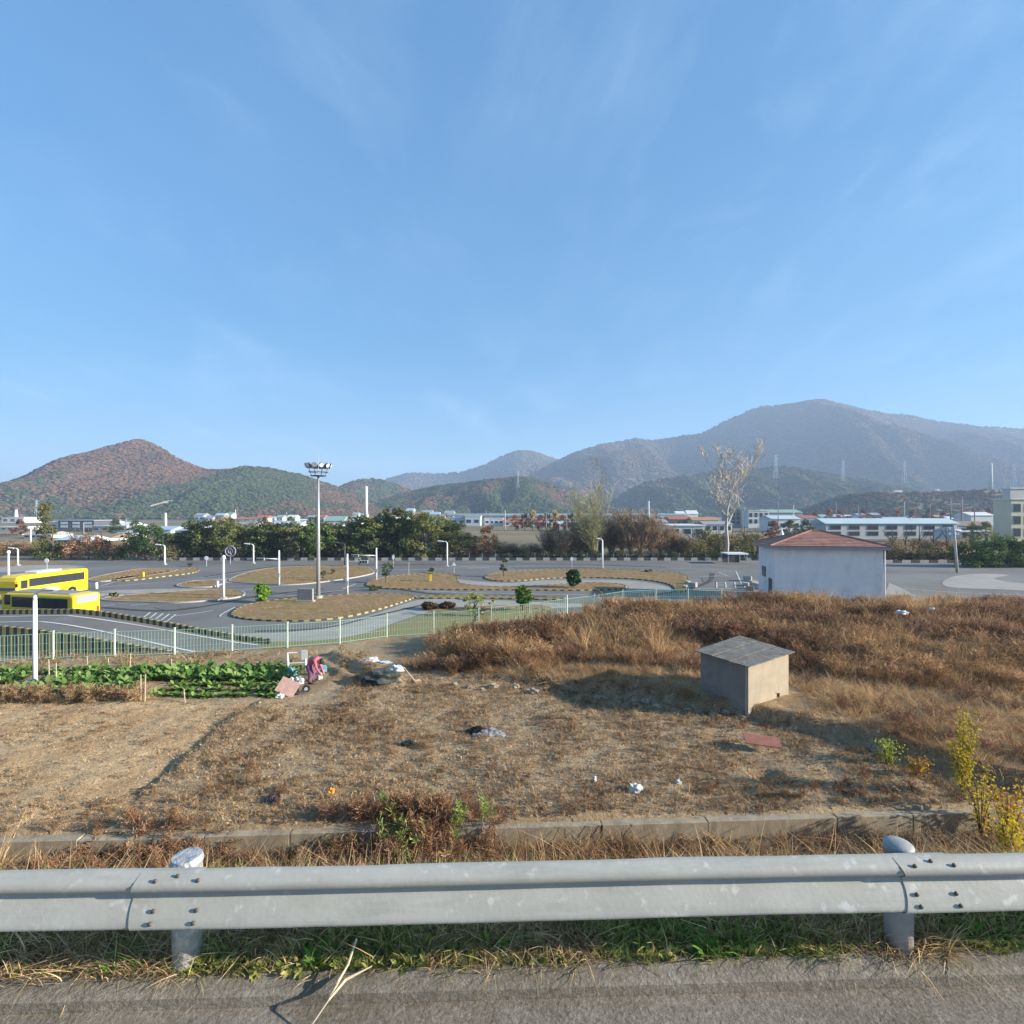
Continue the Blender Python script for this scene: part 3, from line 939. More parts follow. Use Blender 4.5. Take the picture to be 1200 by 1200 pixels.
def rosette(name, seed, n, L_, wd, cols, up=.5, matl=None, droop=.5):
    r = np.random.default_rng(seed); V = []; F = []; T = []
    for i in range(n):
        a = i * 2.4 + r.normal(0, .25); l = L_ * r.uniform(.6, 1); u = up * r.uniform(.6, 1.3)
        d = np.array([math.cos(a), math.sin(a), 0]); s = np.array([-math.sin(a), math.cos(a), 0])
        c = np.array(cols[r.integers(len(cols))]) * r.uniform(.8, 1.2)
        b0 = len(V)
        for k, (t, ww) in enumerate(((0, .18), (.35, .75), (.7, 1), (1, .25))):
            p = d * l * t + np.array([0, 0, l * u * t - droop * l * t * t])
            V.append(p - s * wd * ww / 2); V.append(p + np.array([0, 0, -.12 * wd * ww])); V.append(p + s * wd * ww / 2)
        for k in range(3):
            q = b0 + 3 * k
            F.append((q, q + 1, q + 4, q + 3)); F.append((q + 1, q + 2, q + 5, q + 4)); T += [c, c]
    return mesh_np(name, np.array(V), F, matl or M['blade'], np.array(T))
V_green += [rosette('broadleaf', 160 + i, 9, .12, .045, GRN, .7) for i in range(2)]

def place(n, x0, x1, y0, y1, dens=None, seed=0):
    r = np.random.default_rng(seed)
    x = r.uniform(x0, x1, n); y = r.uniform(y0, y1, n)
    if dens is not None:
        k = r.random(n) < dens(x, y); x, y = x[k], y[k]
    return x, y, r
def do_scatter(name, x, y, r, variants, smin, smax, tintf=None, tilt=.15, sink=.01, pick=None, zfun=h_near, sfun=None):
    n = len(x)
    z = zfun(x, y) - sink
    rot = np.stack([r.normal(0, tilt, n), r.normal(0, tilt, n), r.random(n) * 6.28], 1)
    s = r.uniform(smin, smax, n) if sfun is None else sfun(x, y, r)
    idx = r.integers(0, len(variants), n) if pick is None else pick(x, y, r)
    t = r.uniform(.75, 1.25, (n, 1)) * np.ones((1, 3))
    if tintf is not None: t = t * tintf(x, y, r)
    return scatter(name, np.stack([x, y, z], 1), rot, s, idx, t, variants)

inview = lambda x, y, m=1.06: (np.abs(x) < y * m + 1)
lyf = lambda x: np.interp(x, LX, LY)
eyf = lambda x: np.interp(x, EX, EY)
twf = lambda x, y: y - WALLS * x
trf = lambda x, y: y - ROADS * x

# tall rusty stand beyond the terrace
def tall_lo(x, y):
    return np.interp(x, [-8, -5, -2, 2, 5, 8, 11, 14, 18, 30, 50], [23.6, 22.8, 21.6, 21.4, 21.6, 22.0, 21.2, 18.4, 17.6, 18, 19])
def stand_d(x, y):
    n = fbm(x * .35, y * .35, 3, 40)
    lo = tall_lo(x, y) + (n - .5) * 3
    k = smooth01((y - lo) / .8) * smooth01((eyf(x) - .1 - y) / .5) * smooth01((x + 5.2 + (y - 24) * -.35) / 2.6)
    return k * (.35 + .65 * smooth01((fbm(x * .5, y * .5, 3, 41) - .3) / .25)) * inview(x, y)
x, y, r = place(36000, -9, 42, 16.2, 36.2, stand_d, 1)
def stand_t(x, y, r):
    a = fbm(x * .3, y * .3, 3, 44)[:, None]; k = smooth01((a - .42) / .2)
    q = smooth01((fbm(x * .8, y * .8, 3, 46)[:, None] - .38) / .2)
    return ((1 - k) * np.array([[.80, .68, .66]]) + k * np.array([[1.2, 1.1, .95]])) * (.62 + .45 * q)
def stand_pick(x, y, r):
    a = fbm(x * .3, y * .3, 3, 44)
    return np.where(r.random(len(x)) < np.where(a < .5, .72, .35), r.integers(0, 4, len(x)), 4 + r.integers(0, 3, len(x)))
hgt = None
def stand_s(x, y, r):
    return np.interp(x, [-6, -2, 2, 5, 9], [.55, .8, 1.0, 1.0, .78]) * np.interp(y - tall_lo(x, y), [-1, 4], [.6, 1.0]) * (.50 + .75 * smooth01((fbm(x * .22, y * .3, 3, 47) - .30) / .38)) * r.uniform(.65, 1.15, len(x))
o = do_scatter('tall_dry_grass', x, y, r, V_weed + V_tall, .55, 1.1, stand_t, .18, .03, stand_pick, sfun=stand_s)
# pale plumes standing above the rest
x, y, r = place(700, 0, 42, 22, 36.2, lambda x, y: stand_d(x, y) * smooth01((fbm(x * .25, y * .3, 3, 48) - .45) / .1), 11)
do_scatter('pale_plumes', x, y, r, V_tall, .95, 1.35, lambda x, y, r: np.array([[1.25, 1.15, 1.0]]), .12)
# straw lying between hut, ditch and the right edge
def straw_d(x, y):
    n = fbm(x * .4, y * .4, 3, 50)
    k = smooth01((y - lyf(x) - .1) / .5) * smooth01((tall_lo(x, y) + 1.5 - y) / 1.5) * smooth01((x + 2.5) / 2)
    hut_ = (np.hypot(x - 8.6, y - 18.3) > 1.95) | (r_hut(x, y))
    return k * (.45 + .55 * smooth01((n - .35) / .2)) * inview(x, y) * hut_
def r_hut(x, y): return (x < 6.0) | (x > 11.2)
x, y, r = place(26000, -5, 30, 11.9, 25, straw_d, 2)
do_scatter('straw_cover', x, y, r, V_straw, .35, .85, lambda x, y, r: np.where((fbm(x * .6, y * .6, 3, 55) < .42)[:, None], np.array([[.72, .60, .52]]), np.array([[1.08, 1.0, .92]])), .3, .03)
# scattered weeds in the straw at the right
x, y, r = place(1500, 6, 30, 12.6, 24, lambda x, y: straw_d(x, y) * smooth01((fbm(x * .5, y * .5, 3, 57) - .48) / .1), 3)
do_scatter('dead_weeds', x, y, r, V_weed, .25, .6, lambda x, y, r: np.array([[.72, .62, .6]]), .3)
# litter on the field
def litter_d(x, y):
    n = fbm(x * .7, y * .7, 4, 60)
    fx = np.interp(y, [q[1] for q in FURROW], [q[0] for q in FURROW])
    left = smooth01((fx - .15 - x) / .2)
    base = (.30 + .70 * smooth01((n - .38) / .2)) * (1 - .78 * left)
    base = base * (1 - .8 * np.exp(-((fx - .5 - x) / .45) ** 2)) * (1 - .9 * np.exp(-(seg_dist(x, y, FURROW) / .16) ** 2))
    near = smooth01((13.2 - twf(x, y)) / .8)
    return np.clip(base + .5 * near, 0, 1) * (twf(x, y) > 11.55) * (y < lyf(x) + .5) * inview(x, y) * (1 - smooth01((y - 18.2) / .5) * (x < -6.5))
x, y, r = place(70000, -25, 15, 11, 23, litter_d, 4)
do_scatter('field_litter', x, y, r, V_litter, .30, .80, lambda x, y, r: np.where((fbm(x * 1.1, y * 1.1, 3, 66) < .40)[:, None], np.array([[.82, .72, .64]]), np.array([[1.12, 1.07, 1.0]])), .35, .015)
# clods of soil
def clod_mesh(seed):
    import bmesh
    bm = bmesh.new(); bmesh.ops.create_icosphere(bm, subdivisions=1, radius=1)
    rr = random.Random(seed)
    for v in bm.verts: v.co = Vector((v.co.x * rr.uniform(.7, 1.3), v.co.y * rr.uniform(.6, 1.1), v.co.z * rr.uniform(.45, .8)))
    me = bpy.data.meshes.new('clod'); bm.to_mesh(me); bm.free(); me.materials.append(M['blade'])
    a = me.attributes.new('tint', 'FLOAT_COLOR', 'FACE')
    t4 = np.ones((len(me.polygons), 4), np.float32); t4[:, :3] = np.array([.42, .31, .20]) * np.random.default_rng(seed).uniform(.85, 1.15, (len(me.polygons), 1))
    a.data.foreach_set('color', t4.ravel())
    return me
V_clod = [clod_mesh(i) for i in range(4)]
def clod_d(x, y):
    n = fbm(x * 1.3, y * 1.3, 3, 61)
    return (twf(x, y) > 11.5) * (y < lyf(x) + .3) * inview(x, y) * (.25 + .75 * smooth01((n - .40) / .2)) * (1 - smooth01((y - 18.2) / .5) * (x < -6.5))
x, y, r = place(42000, -22, 15, 11, 22, clod_d, 14)
do_scatter('soil_clods', x, y, r, V_clod, .012, .055, lambda x, y, r: np.where(r.random((len(x), 1)) < .3, np.array([[1.35, 1.3, 1.2]]), np.array([[.9, .86, .8]])) * r.uniform(.7, 1.25, (len(x), 1)), .5, .004, sfun=lambda x, y, r: .009 + .040 * r.random(len(x)) ** 2.2 * np.where(x < np.interp(y, [q[1] for q in FURROW], [q[0] for q in FURROW]), .7, 1))
# reddish heaps of dead stalks on the field
x, y, r = place(9000, -25, 15, 11, 23, lambda x, y: (smooth01((fbm(x * .55, y * .8, 3, 71) - .60) / .06)) * litter_d(x, y) * (x > -9), 5)
do_scatter('dead_stalks', x, y, r, V_weed[:2] + V_litter[4:], .12, .30, lambda x, y, r: np.array([[.62, .52, .52]]), .5)
# strip between wall and slope, wall top, slope weeds
def strip_d(x, y):
    t = twf(x, y)
    return ((t > 9.4) & (t < 11.2)) * (.4 + .6 * smooth01((fbm(x * .9, y * .9, 3, 80) - .35) / .2)) * inview(x, y, 1.02)
x, y, r = place(14000, -13, 14, 8.6, 12.2, strip_d, 6)
do_scatter('dry_weeds', x, y, r, V_litter + V_straw[:1], .6, 1.2, lambda x, y, r: np.where((fbm(x * 1.1, y * 1.1, 3, 82) < .5)[:, None], np.array([[.60, .48, .42]]), np.array([[1.0, .9, .8]])), .3)
# bushy dead weeds covering the wall in two places
def heap_d(x, y):
    a = np.exp(-((x + 2.15) / 1.25) ** 2 - ((y - 10.9) / .75) ** 2)
    b = np.exp(-((x + 7.2) / 1.7) ** 2 - ((y - 10.5) / .55) ** 2)
    c = .35 * np.exp(-((x + 3.9) / .7) ** 2 - ((y - 10.6) / .5) ** 2)
    return np.clip(a + b * .75 + c, 0, 1)
x, y, r = place(4200, -11, 2, 9.6, 12.4, heap_d, 7)
def heap_t(x, y, r):
    g = (r.random((len(x), 1)) < .10) * (x > -4)[:, None]
    return np.where(g, np.array([[.75, 1.35, .6]]), np.array([[.78, .66, .62]]))
do_scatter('dead_weed_heaps', x, y, r, V_weed[:3] + V_straw, .22, .62, heap_t, .35, .02, sfun=lambda x, y, r: r.uniform(.25, .55, len(x)) + .42 * np.exp(-((x + 2.15) / .95) ** 2 - ((y - 10.9) / .6) ** 2) * r.uniform(.5, 1, len(x)))
# verge under the guard rail
def verge_d(x, y):
    t = trf(x, y)
    edge = 2.705 + (fbm(x * 2.5, x * 0 + 1.3, 4, 5) - .5) * .06
    return (t > edge + .01) * (t < 3.4) * (np.abs(x) < 3.9)
x, y, r = place(9000, -3.9, 3.9, 2.6, 3.5, verge_d, 8)
V_verge = [blades_mesh('verge_dry', 12, .11, .05, .0055, 170 + i, STRAW + BRN[:1], bend=1.3, lean=1.2, segs=3) for i in range(3)]
GRN2 = [(.23, .28, .08), (.30, .33, .10), (.18, .24, .065), (.36, .35, .13)]
V_verge += [blades_mesh('verge_green', 12, .10, .035, .006, 175 + i, GRN2, bend=.9, lean=.8, segs=3) for i in range(2)]
V_verge += [rosette('verge_leaf', 178 + i, 10, .045, .018, GRN2, 1.0) for i in range(3)]
def verge_pick(x, y, r):
    n = fbm(x * 1.4, y * 3, 3, 90)
    g = r.random(len(x)) < np.clip((n - .27) * 3.2, .2, .9)
    return np.where(g, 3 + r.integers(0, 5, len(x)), r.integers(0, 3, len(x)))
do_scatter('verge_grass', x, y, r, V_verge, .8, 1.6, sfun=lambda x, y, r: np.where(trf(x, y) < 2.80, r.uniform(.7, 1.35, len(x)), r.uniform(.9, 1.7, len(x))), tintf=lambda x, y, r: np.where((r.random((len(x), 1)) < .25), np.array([[.7, .65, .6]]), np.array([[1.1, 1.05, .95]])), tilt=.3, sink=.006, pick=verge_pick)

# ------------------------------------------------------------------ practice yard: ramps, islands, lanes, markings
def curve_px(pts, z=0.0, closed=True, sub=5):
    """smooth outline through photo pixels lying at height z"""
    w_ = [P(a, b, z) for a, b in pts]
    n = len(w_); out_ = []
    rng_ = range(n) if closed else range(n - 1)
    for i in rng_:
        p0 = w_[(i - 1) % n] if closed or i > 0 else w_[i]; p1 = w_[i]; p2 = w_[(i + 1) % n]; p3 = w_[(i + 2) % n] if closed or i + 2 < n else w_[min(i + 1, n - 1)]
        for k in range(sub):
            t = k / sub
            q = 0.5 * ((2 * p1) + (p2 - p0) * t + (2 * p0 - 5 * p1 + 4 * p2 - p3) * t * t + (3 * p1 - p0 - 3 * p2 + p3) * t ** 3)
            out_.append((q.x, q.y))
    if not closed: out_.append((w_[-1].x, w_[-1].y))
    return out_

def resample(poly, step, closed=True):
    pts = [Vector(p) for p in poly]
    if closed: pts = pts + [pts[0]]
    L_ = [0]
    for a, b in zip(pts[:-1], pts[1:]): L_.append(L_[-1] + (b - a).length)
    n = max(4, int(L_[-1] / step)); res = []
    if n % 2: n += 1
    for i in range(n if closed else n + 1):
        t = L_[-1] * i / n
        k = max(0, np.searchsorted(L_, t, side='right') - 1); k = min(k, len(pts) - 2)
        f = (t - L_[k]) / max(1e-9, L_[k + 1] - L_[k])
        q = pts[k].lerp(pts[k + 1], min(1, f)); res.append((q.x, q.y))
    return res

ISLANDS = []
def island(name, pts, lawn, stripe=True, h=.13, step=.46, closed_stripe=True):
    poly = curve_px(pts)
    poly = resample(poly, step)
    n = len(poly)
    ar = sum(poly[i][0] * poly[(i + 1) % n][1] - poly[(i + 1) % n][0] * poly[i][1] for i in range(n))
    if ar < 0: poly = poly[::-1]
    # inner ring
    inner = []
    for i in range(n):
        a = Vector(poly[i - 1]); b = Vector(poly[(i + 1) % n]); d = (b - a).normalized()
        inner.append((poly[i][0] - d.y * .15, poly[i][1] + d.x * .15))
    mb = MB(); mb.add([(p[0], p[1], h - .03) for p in inner], [tuple(range(n))], 0)
    o = mb.build(name, [lawn]); tag(o, kind='structure')
    mb = MB()
    for i in range(n):
        j = (i + 1) % n
        mi = (i % 2) if stripe else 2
        a, b, c, d = poly[i], poly[j], inner[j], inner[i]
        vs = [(a[0], a[1], -.02), (b[0], b[1], -.02), (b[0], b[1], h), (a[0], a[1], h), (d[0], d[1], h), (c[0], c[1], h), (c[0], c[1], h - .06), (d[0], d[1], h - .06)]
        mb.add(vs, [(0, 1, 2, 3), (3, 2, 5, 4), (4, 5, 6, 7)], mi)
    k = mb.build('kerb', [M['kerb_yellow'], M['kerb_black'], M['kerb_concrete']], o)
    k['kind'] = 'structure'
    ISLANDS.append(inner)
    return poly

LAYER = [0.004]
def patch(name, pts, m, smooth=True, z=None):
    zz = z if z is not None else LAYER[0]
    if z is None: LAYER[0] += .004
    poly = curve_px(pts) if smooth else [tuple(P(a, b)[:2]) for a, b in pts]
    n = len(poly)
    ar = sum(poly[i][0] * poly[(i + 1) % n][1] - poly[(i + 1) % n][0] * poly[i][1] for i in range(n))
    if ar < 0: poly = poly[::-1]
    o = MB().add([(p[0], p[1], zz) for p in poly], [tuple(range(n))]).build(name, m)
    return tag(o, kind='structure')

def line_w(pts, wd, z):
    pts = [Vector((p[0], p[1])) for p in pts]
    mb = MB()
    for i, p in enumerate(pts):
        d = (pts[min(i + 1, len(pts) - 1)] - pts[max(i - 1, 0)]).normalized(); nrm = Vector((-d.y, d.x)) * wd / 2
        mb.v += [(p.x + nrm.x, p.y + nrm.y, z), (p.x - nrm.x, p.y - nrm.y, z)]
    for i in range(len(pts) - 1):
        mb.f.append((2 * i, 2 * i + 1, 2 * i + 3, 2 * i + 2)); mb.m.append(0)
    return mb
def marking(pts, wd=.14, z=.034):
    mb = line_w(curve_px(pts, closed=False), wd, z)
    o = mb.build('lane_marking', M['road_paint']); return tag(o, kind='structure')

# pale concrete lanes
patch('concrete_lane', [(255, 744), (300, 742), (345, 740), (395, 731), (440, 719), (470, 709), (492, 703), (520, 702), (575, 703), (640, 706), (700, 709), (640, 713), (560, 711), (520, 713), (480, 724), (430, 741), (380, 750), (300, 752)], M['concrete_lane'])
patch('concrete_lane', [(536, 679), (570, 682), (600, 683), (640, 680), (690, 679.5), (745, 681), (780, 687), (788, 693), (755, 695), (728, 694), (737, 689), (725, 685), (690, 683), (640, 685), (590, 688), (545, 684)], M['concrete_lane'])
patch('concrete_lane', [(108, 694), (150, 691), (245, 690), (243, 693.5), (180, 694.5), (125, 703), (112, 701)], M['concrete_lane'])
patch('concrete_lane', [(322, 676), (330, 670), (365, 670), (372, 674), (360, 680), (325, 680)], M['concrete_lane'])
patch('concrete_lane', [(1104, 683), (1120, 675), (1150, 672.5), (1182, 674), (1165, 678), (1190, 683), (1260, 688), (1260, 696), (1180, 691), (1120, 689)], M['concrete_lane'])
patch('concrete_lane', [(1036, 697), (1042, 683), (1062, 692), (1075, 699)], M['concrete_lane'], False)
patch('concrete_lane', [(0, 664), (60, 662), (100, 664), (60, 668), (0, 671)], M['concrete_lane'])
patch('grey_apron', [(235, 682), (262, 678), (330, 676), (262, 684)], M['concrete_lane'])
# older, browner lawn strips at the far left
patch('dry_verge', [(-60, 662), (0, 658), (60, 658.5), (90, 660.5), (20, 663), (-40, 668)], M['dry_lawn'])
patch('grass_verge', [(190, 773), (255, 756), (300, 753), (380, 751), (430, 742), (482, 725), (520, 714), (560, 712), (600, 714), (640, 722), (600, 745), (520, 752), (430, 765), (300, 785)], M['green_verge'])
patch('dry_verge', [(500, 716), (560, 711), (630, 709), (650, 716), (640, 722), (600, 716)], M['dry_lawn'])

island('traffic_island', [(271, 720), (288, 710), (330, 703), (380, 699), (430, 696.5), (470, 697), (486, 700), (470, 707), (440, 716), (405, 724), (360, 728.5), (310, 728), (280, 725)], M['dry_lawn'])
island('traffic_island', [(118, 703), (140, 699), (190, 695), (255, 691.5), (285, 694), (282, 700), (250, 704), (210, 707), (160, 706), (130, 705)], M['dry_lawn'], False)
island('traffic_island', [(207, 686), (222, 682), (240, 680.5), (258, 681), (262, 684), (250, 688), (230, 689), (212, 688.5)], M['dry_lawn'], False)
island('traffic_island', [(104, 679), (140, 671), (170, 667), (205, 667.5), (200, 671), (160, 677), (120, 682)], M['dry_lawn'], False)
island('traffic_island', [(128, 680), (165, 673.5), (205, 669), (232, 667), (228, 671.5), (190, 676.5), (150, 681)], M['dry_lawn'])
island('traffic_island', [(268, 680), (300, 669), (345, 664.5), (420, 664), (438, 670), (432, 674), (395, 680.5), (340, 686), (290, 684)], M['dry_lawn'], False)
island('traffic_island', [(430, 687), (436, 681), (455, 676.5), (490, 673), (528, 672.5), (536, 676), (540, 684), (575, 688), (630, 687), (680, 683.5), (722, 684.5), (735, 688), (722, 691), (680, 692.5), (600, 692), (520, 691.5), (455, 690.5)], M['dry_lawn'])
island('traffic_island', [(568, 677), (582, 672), (620, 669), (690, 667.5), (760, 669.5), (800, 673), (808, 680), (808, 691), (793, 694), (786, 686), (755, 680), (700, 677.5), (650, 678), (610, 681), (580, 681)], M['dry_lawn'])
island('traffic_island', [(484, 701), (520, 698.5), (575, 699), (655, 701.5), (650, 703.5), (575, 702), (515, 702)], M['green_verge'])
island('traffic_island', [(560, 722), (575, 716), (610, 713), (640, 716), (652, 722), (650, 731), (640, 742), (590, 745), (560, 740)], M['green_verge'])

# short dry grass on the islands
def in_poly(x, y, poly):
    px_ = np.array([p[0] for p in poly]); py_ = np.array([p[1] for p in poly]); c = np.zeros(len(x), bool); j = len(poly) - 1
    for i in range(len(poly)):
        c ^= ((py_[i] > y) != (py_[j] > y)) & (x < (px_[j] - px_[i]) * (y - py_[i]) / (py_[j] - py_[i] + 1e-12) + px_[i]); j = i
    return c
gx_, gy_ = [], []
rI = np.random.default_rng(77)
for poly in ISLANDS:
    xs_ = [p[0] for p in poly]; ys_ = [p[1] for p in poly]
    n_ = int((max(xs_) - min(xs_)) * (max(ys_) - min(ys_)) * 6)
    a_ = rI.uniform(min(xs_), max(xs_), n_); b_ = rI.uniform(min(ys_), max(ys_), n_)
    k_ = in_poly(a_, b_, poly) & (fbm(a_ * .5, b_ * .5, 3, 99) > .38)
    gx_.append(a_[k_]); gy_.append(b_[k_])
gx_ = np.concatenate(gx_); gy_ = np.concatenate(gy_)
do_scatter('island_grass', gx_, gy_, rI, V_straw, .22, .55, lambda x, y, r: np.where((fbm(x * .3, y * .3, 3, 98) > .55)[:, None], np.array([[.55, .72, .45]]), np.array([[.80, .72, .66]])), .2, 0, zfun=lambda x, y: x * 0 + .10)
# painted lines
for a in ([(200, 723), (232, 718.5), (250, 715.5)], [(205, 708), (240, 703), (248, 701)], [(152, 710), (175, 708)], [(120, 710.5), (135, 709)],
          [(450, 689), (520, 693.5), (600, 696), (700, 697.5), (740, 697)], [(498, 694), (535, 694.6)], [(745, 693), (758, 689)], [(734, 694), (757, 692.5)], [(700, 700.5), (750, 701)],
          [(110, 689), (180, 683), (245, 676), (300, 668)], [(118, 687), (150, 679), (200, 674)], [(282, 692), (330, 687), (400, 680), (440, 674)], [(336, 699), (420, 690)], [(402, 690.5), (417, 684.5)],
          [(548, 666), (600, 664), (700, 664), (820, 667)], [(460, 668), (530, 667)], [(862, 669), (869, 684)], [(820, 676), (848, 675)], [(842, 671), (852, 675)], [(818, 690), (872, 690)], [(812, 684), (812, 690)],
          [(840, 686), (872, 686)], [(840, 682.5), (871, 682.5)], [(840, 682), (840, 689)], [(850, 682), (851, 689)], [(861, 682), (862, 689)], [(871, 682), (873, 689)], [(1060, 690), (1110, 694), (1200, 698)], [(258, 723), (260, 720), (275, 712)]):
    marking(a)
M['tyre_mark'] = mat('tyre_darkened_asphalt', (.075, .073, .072), .9, .2, .6, detail=8)
M['asphalt_patch'] = mat('patched_asphalt', (.165, .16, .155), .92, .15, 1.2, detail=8)
for a, wd in (([(300, 706), (380, 695), (440, 688), (520, 697), (640, 699)], .5), ([(120, 712), (190, 716), (250, 709), (300, 699), (380, 690)], .5), ([(240, 676), (330, 664), (460, 662), (640, 661), (780, 665)], .6), ([(745, 700), (800, 692), (830, 682), (835, 672)], .6), ([(300, 740), (380, 736), (440, 722), (500, 708)], .4)):
    o = line_w(curve_px(a, closed=False), wd, .0295).build('tyre_mark', M['tyre_mark']); tag(o, kind='structure')
for a in ([(180, 712), (215, 708), (232, 711), (195, 716)], [(600, 664), (680, 663), (690, 665.5), (605, 666.5)], [(822, 677), (868, 676), (870, 681), (824, 682)], [(330, 694), (372, 690), (380, 692.5), (338, 697)]):
    patch('asphalt_patch', a, M['asphalt_patch'], False, z=.0285 + .0002 * len(ISLANDS) * 0)
for i in range(5):
    marking([(165 + i * 7, 726.5 + i * 1.0), (176 + i * 7.5, 718 + i * .6)], .13)
for a in ([(440, 700), (452, 699)], [(150, 698), (160, 697)]):
    marking(a)

# humped practice ramp with striped parapets
def ramp():
    root = empty('practice_ramp', (-27, 34, 0), 0, 'humped grey practice ramp with black and yellow striped parapets beside the green fence', 'ramp')
    far = [(-52, 40.0, .4), (-46, 39.4, .75), (-40, 38.6, 1.25), (-35, 38.0, 1.42), (-32.0, 37.6, 1.52), (-29.6, 37.3, 1.36), (-27, 36.8, 1.1), (-24, 36.3, .74), (-21, 35.6, .40), (-18.4, 35.1, .14), (-16.5, 34.7, .03)]
    near = [(-52, 33.2, .4), (-46, 33, .75), (-40, 32.8, 1.25), (-35, 32.6, 1.42), (-32.0, 32.4, 1.52), (-29.6, 32.1, 1.36), (-27, 31.8, 1.1), (-24, 31.4, .74), (-21, 31.0, .40), (-18.4, 30.6, .14), (-16.5, 30.4, .03)]
    inv = Matrix.Translation((27, -34, 0))
    mb = MB()
    K = 6
    for f, n_ in zip(far, near):
        for k in range(K + 1):
            t = k / K
            mb.v.append((f[0] + (n_[0] - f[0]) * t + 27, f[1] + (n_[1] - f[1]) * t - 34, f[2]))
    for i in range(len(far) - 1):
        for k in range(K):
            a = i * (K + 1) + k
            mb.f.append((a, a + K + 1, a + K + 2, a + 1)); mb.m.append(0)
    mb.build('deck', M['asphalt'], root)
    # edge walls
    for side, off in ((far, .12), (near, -.12)):
        mb = MB()
        pts = resample([(p[0], p[1]) for p in side], .27, False)
        zz = lambda x: float(np.interp(x, [p[0] for p in side], [p[2] for p in side]))
        for i in range(len(pts) - 1):
            (xa, ya), (xb, yb) = pts[i], pts[i + 1]
            za, zb = zz(xa), zz(xb); hh = .34 if side is far else .30
            y0, y1 = sorted((0.01 if off > 0 else -.01, 2 * off))
            vs = [(xa + 27, ya + y0 - 34, -.05), (xb + 27, yb + y0 - 34, -.05), (xb + 27, yb + y1 - 34, -.05), (xa + 27, ya + y1 - 34, -.05),
                  (xa + 27, ya + y0 - 34, za + hh), (xb + 27, yb + y0 - 34, zb + hh), (xb + 27, yb + y1 - 34, zb + hh), (xa + 27, ya + y1 - 34, za + hh)]
            mb.add(vs, [(4, 5, 6, 7), (0, 1, 5, 4), (2, 3, 7, 6)], i % 2)
        mb.build('parapet', [M['kerb_yellow'], M['kerb_black']], root)
    # deck paint
    zt = lambda x: float(np.interp(x, [p[0] for p in far], [p[2] for p in far])) + .03
    for pts, wd in (([(-40, 37.4), (-35, 37.2), (-32, 36.9), (-29, 36.4), (-25, 35.8), (-21, 35.1), (-17, 34.3)], .16),
                    ([(-44, 35.4), (-38, 35.3), (-34.5, 35.1), (-31, 34.7), (-27.8, 34.0), (-24, 33.0), (-21, 32.2), (-18, 31.4)], .16)):
        mb = line_w(resample(pts, .4, False), wd, 0)
        mb.v = [(x + 27, y - 34, zt(x)) for x, y, z in mb.v]
        mb.build('lane_line', M['road_paint'], root)
ramp()

# ------------------------------------------------------------------ light green mesh fence
M['fence_green'] = mat('pale_green_coating', (.27, .47, .36), .55, .08, 6)
M['fence_post'] = mat('pale_green_post', (.66, .78, .62), .55, .08, 6)
def fence(name, pts, label, hgt=1.25, posts=None, wires=True):
    root = empty(name, (pts[0][0], pts[0][1], 0), 0, label, 'fence')
    ox, oy = pts[0]
    # posts about 2.6 m apart
    cum = [0]
    for a, b in zip(pts[:-1], pts[1:]): cum.append(cum[-1] + math.dist(a, b))
    n = max(1, round(cum[-1] / 2.55))
    pp = []
    for i in range(n + 1):
        t = cum[-1] * i / n
        pp.append((float(np.interp(t, cum, [p[0] for p in pts])), float(np.interp(t, cum, [p[1] for p in pts]))))
    for x, y in pp:
        z = float(h_near(x, y))
        mb = MB().box((x - ox, y - oy, z + hgt / 2 - .1), (.06, .06, hgt + .3)).box((x - ox, y - oy, z + hgt + .062), (.09, .09, .02))
        mb.build('post', M['fence_post'], root)
    for (xa, ya), (xb, yb) in zip(pp[:-1], pp[1:]):
        mb = MB()
        za, zb = float(h_near(xa, ya)), float(h_near(xb, yb))
        d = Vector((xb - xa, yb - ya, 0)); L_ = d.length; d.normalize()
        rz = math.atan2(d.y, d.x)
        for zz, th in ((.07, .035), (.40, .014), (.75, .014), (hgt - .05, .03)):
            p0 = Vector((xa - ox, ya - oy, za + zz)) + d * .04; p1 = Vector((xb - ox, yb - oy, zb + zz)) - d * .04
            mb.tube([p0, p1], th * .5, 4)
        m_ = int(L_ / .14)
        for k in range(1, m_):
            t = k / m_
            x, y, z = xa + (xb - xa) * t - ox, ya + (yb - ya) * t - oy, za + (zb - za) * t
            mb.box((x, y, z + hgt / 2), (.013, .010, hgt - .1), rz)
        mb.build('mesh_panel', M['fence_green'], root)
fl = [(-29, 22.9), (-23.5, 23.5), (-18.5, 24.4), (-13.4, 25.5), (-9.6, 26.4), (-7, 28.2), (-1.9, 29.3)]
fence('mesh_fence', fl, 'pale green wire mesh fence between the vegetable rows and the yard')
fence('mesh_fence', [(-1.2, 29.9), (3.4, 32.2), (5.4, 33.6), (7.6, 35.0), (13, 36.4), (15, 36.6)], 'pale green mesh fence half sunk in the tall rusty grass')
# white end post standing taller in the grass
tag(MB().tube([(0, 0, -.3), (0, 0, 1.55)], .04, 8).build('fence_post', M['fence_post'], loc=(3.35, 31.2, float(h_near(3.35, 31.2)))), 'slim pale post standing taller than the fence in the rusty grass', 'post')

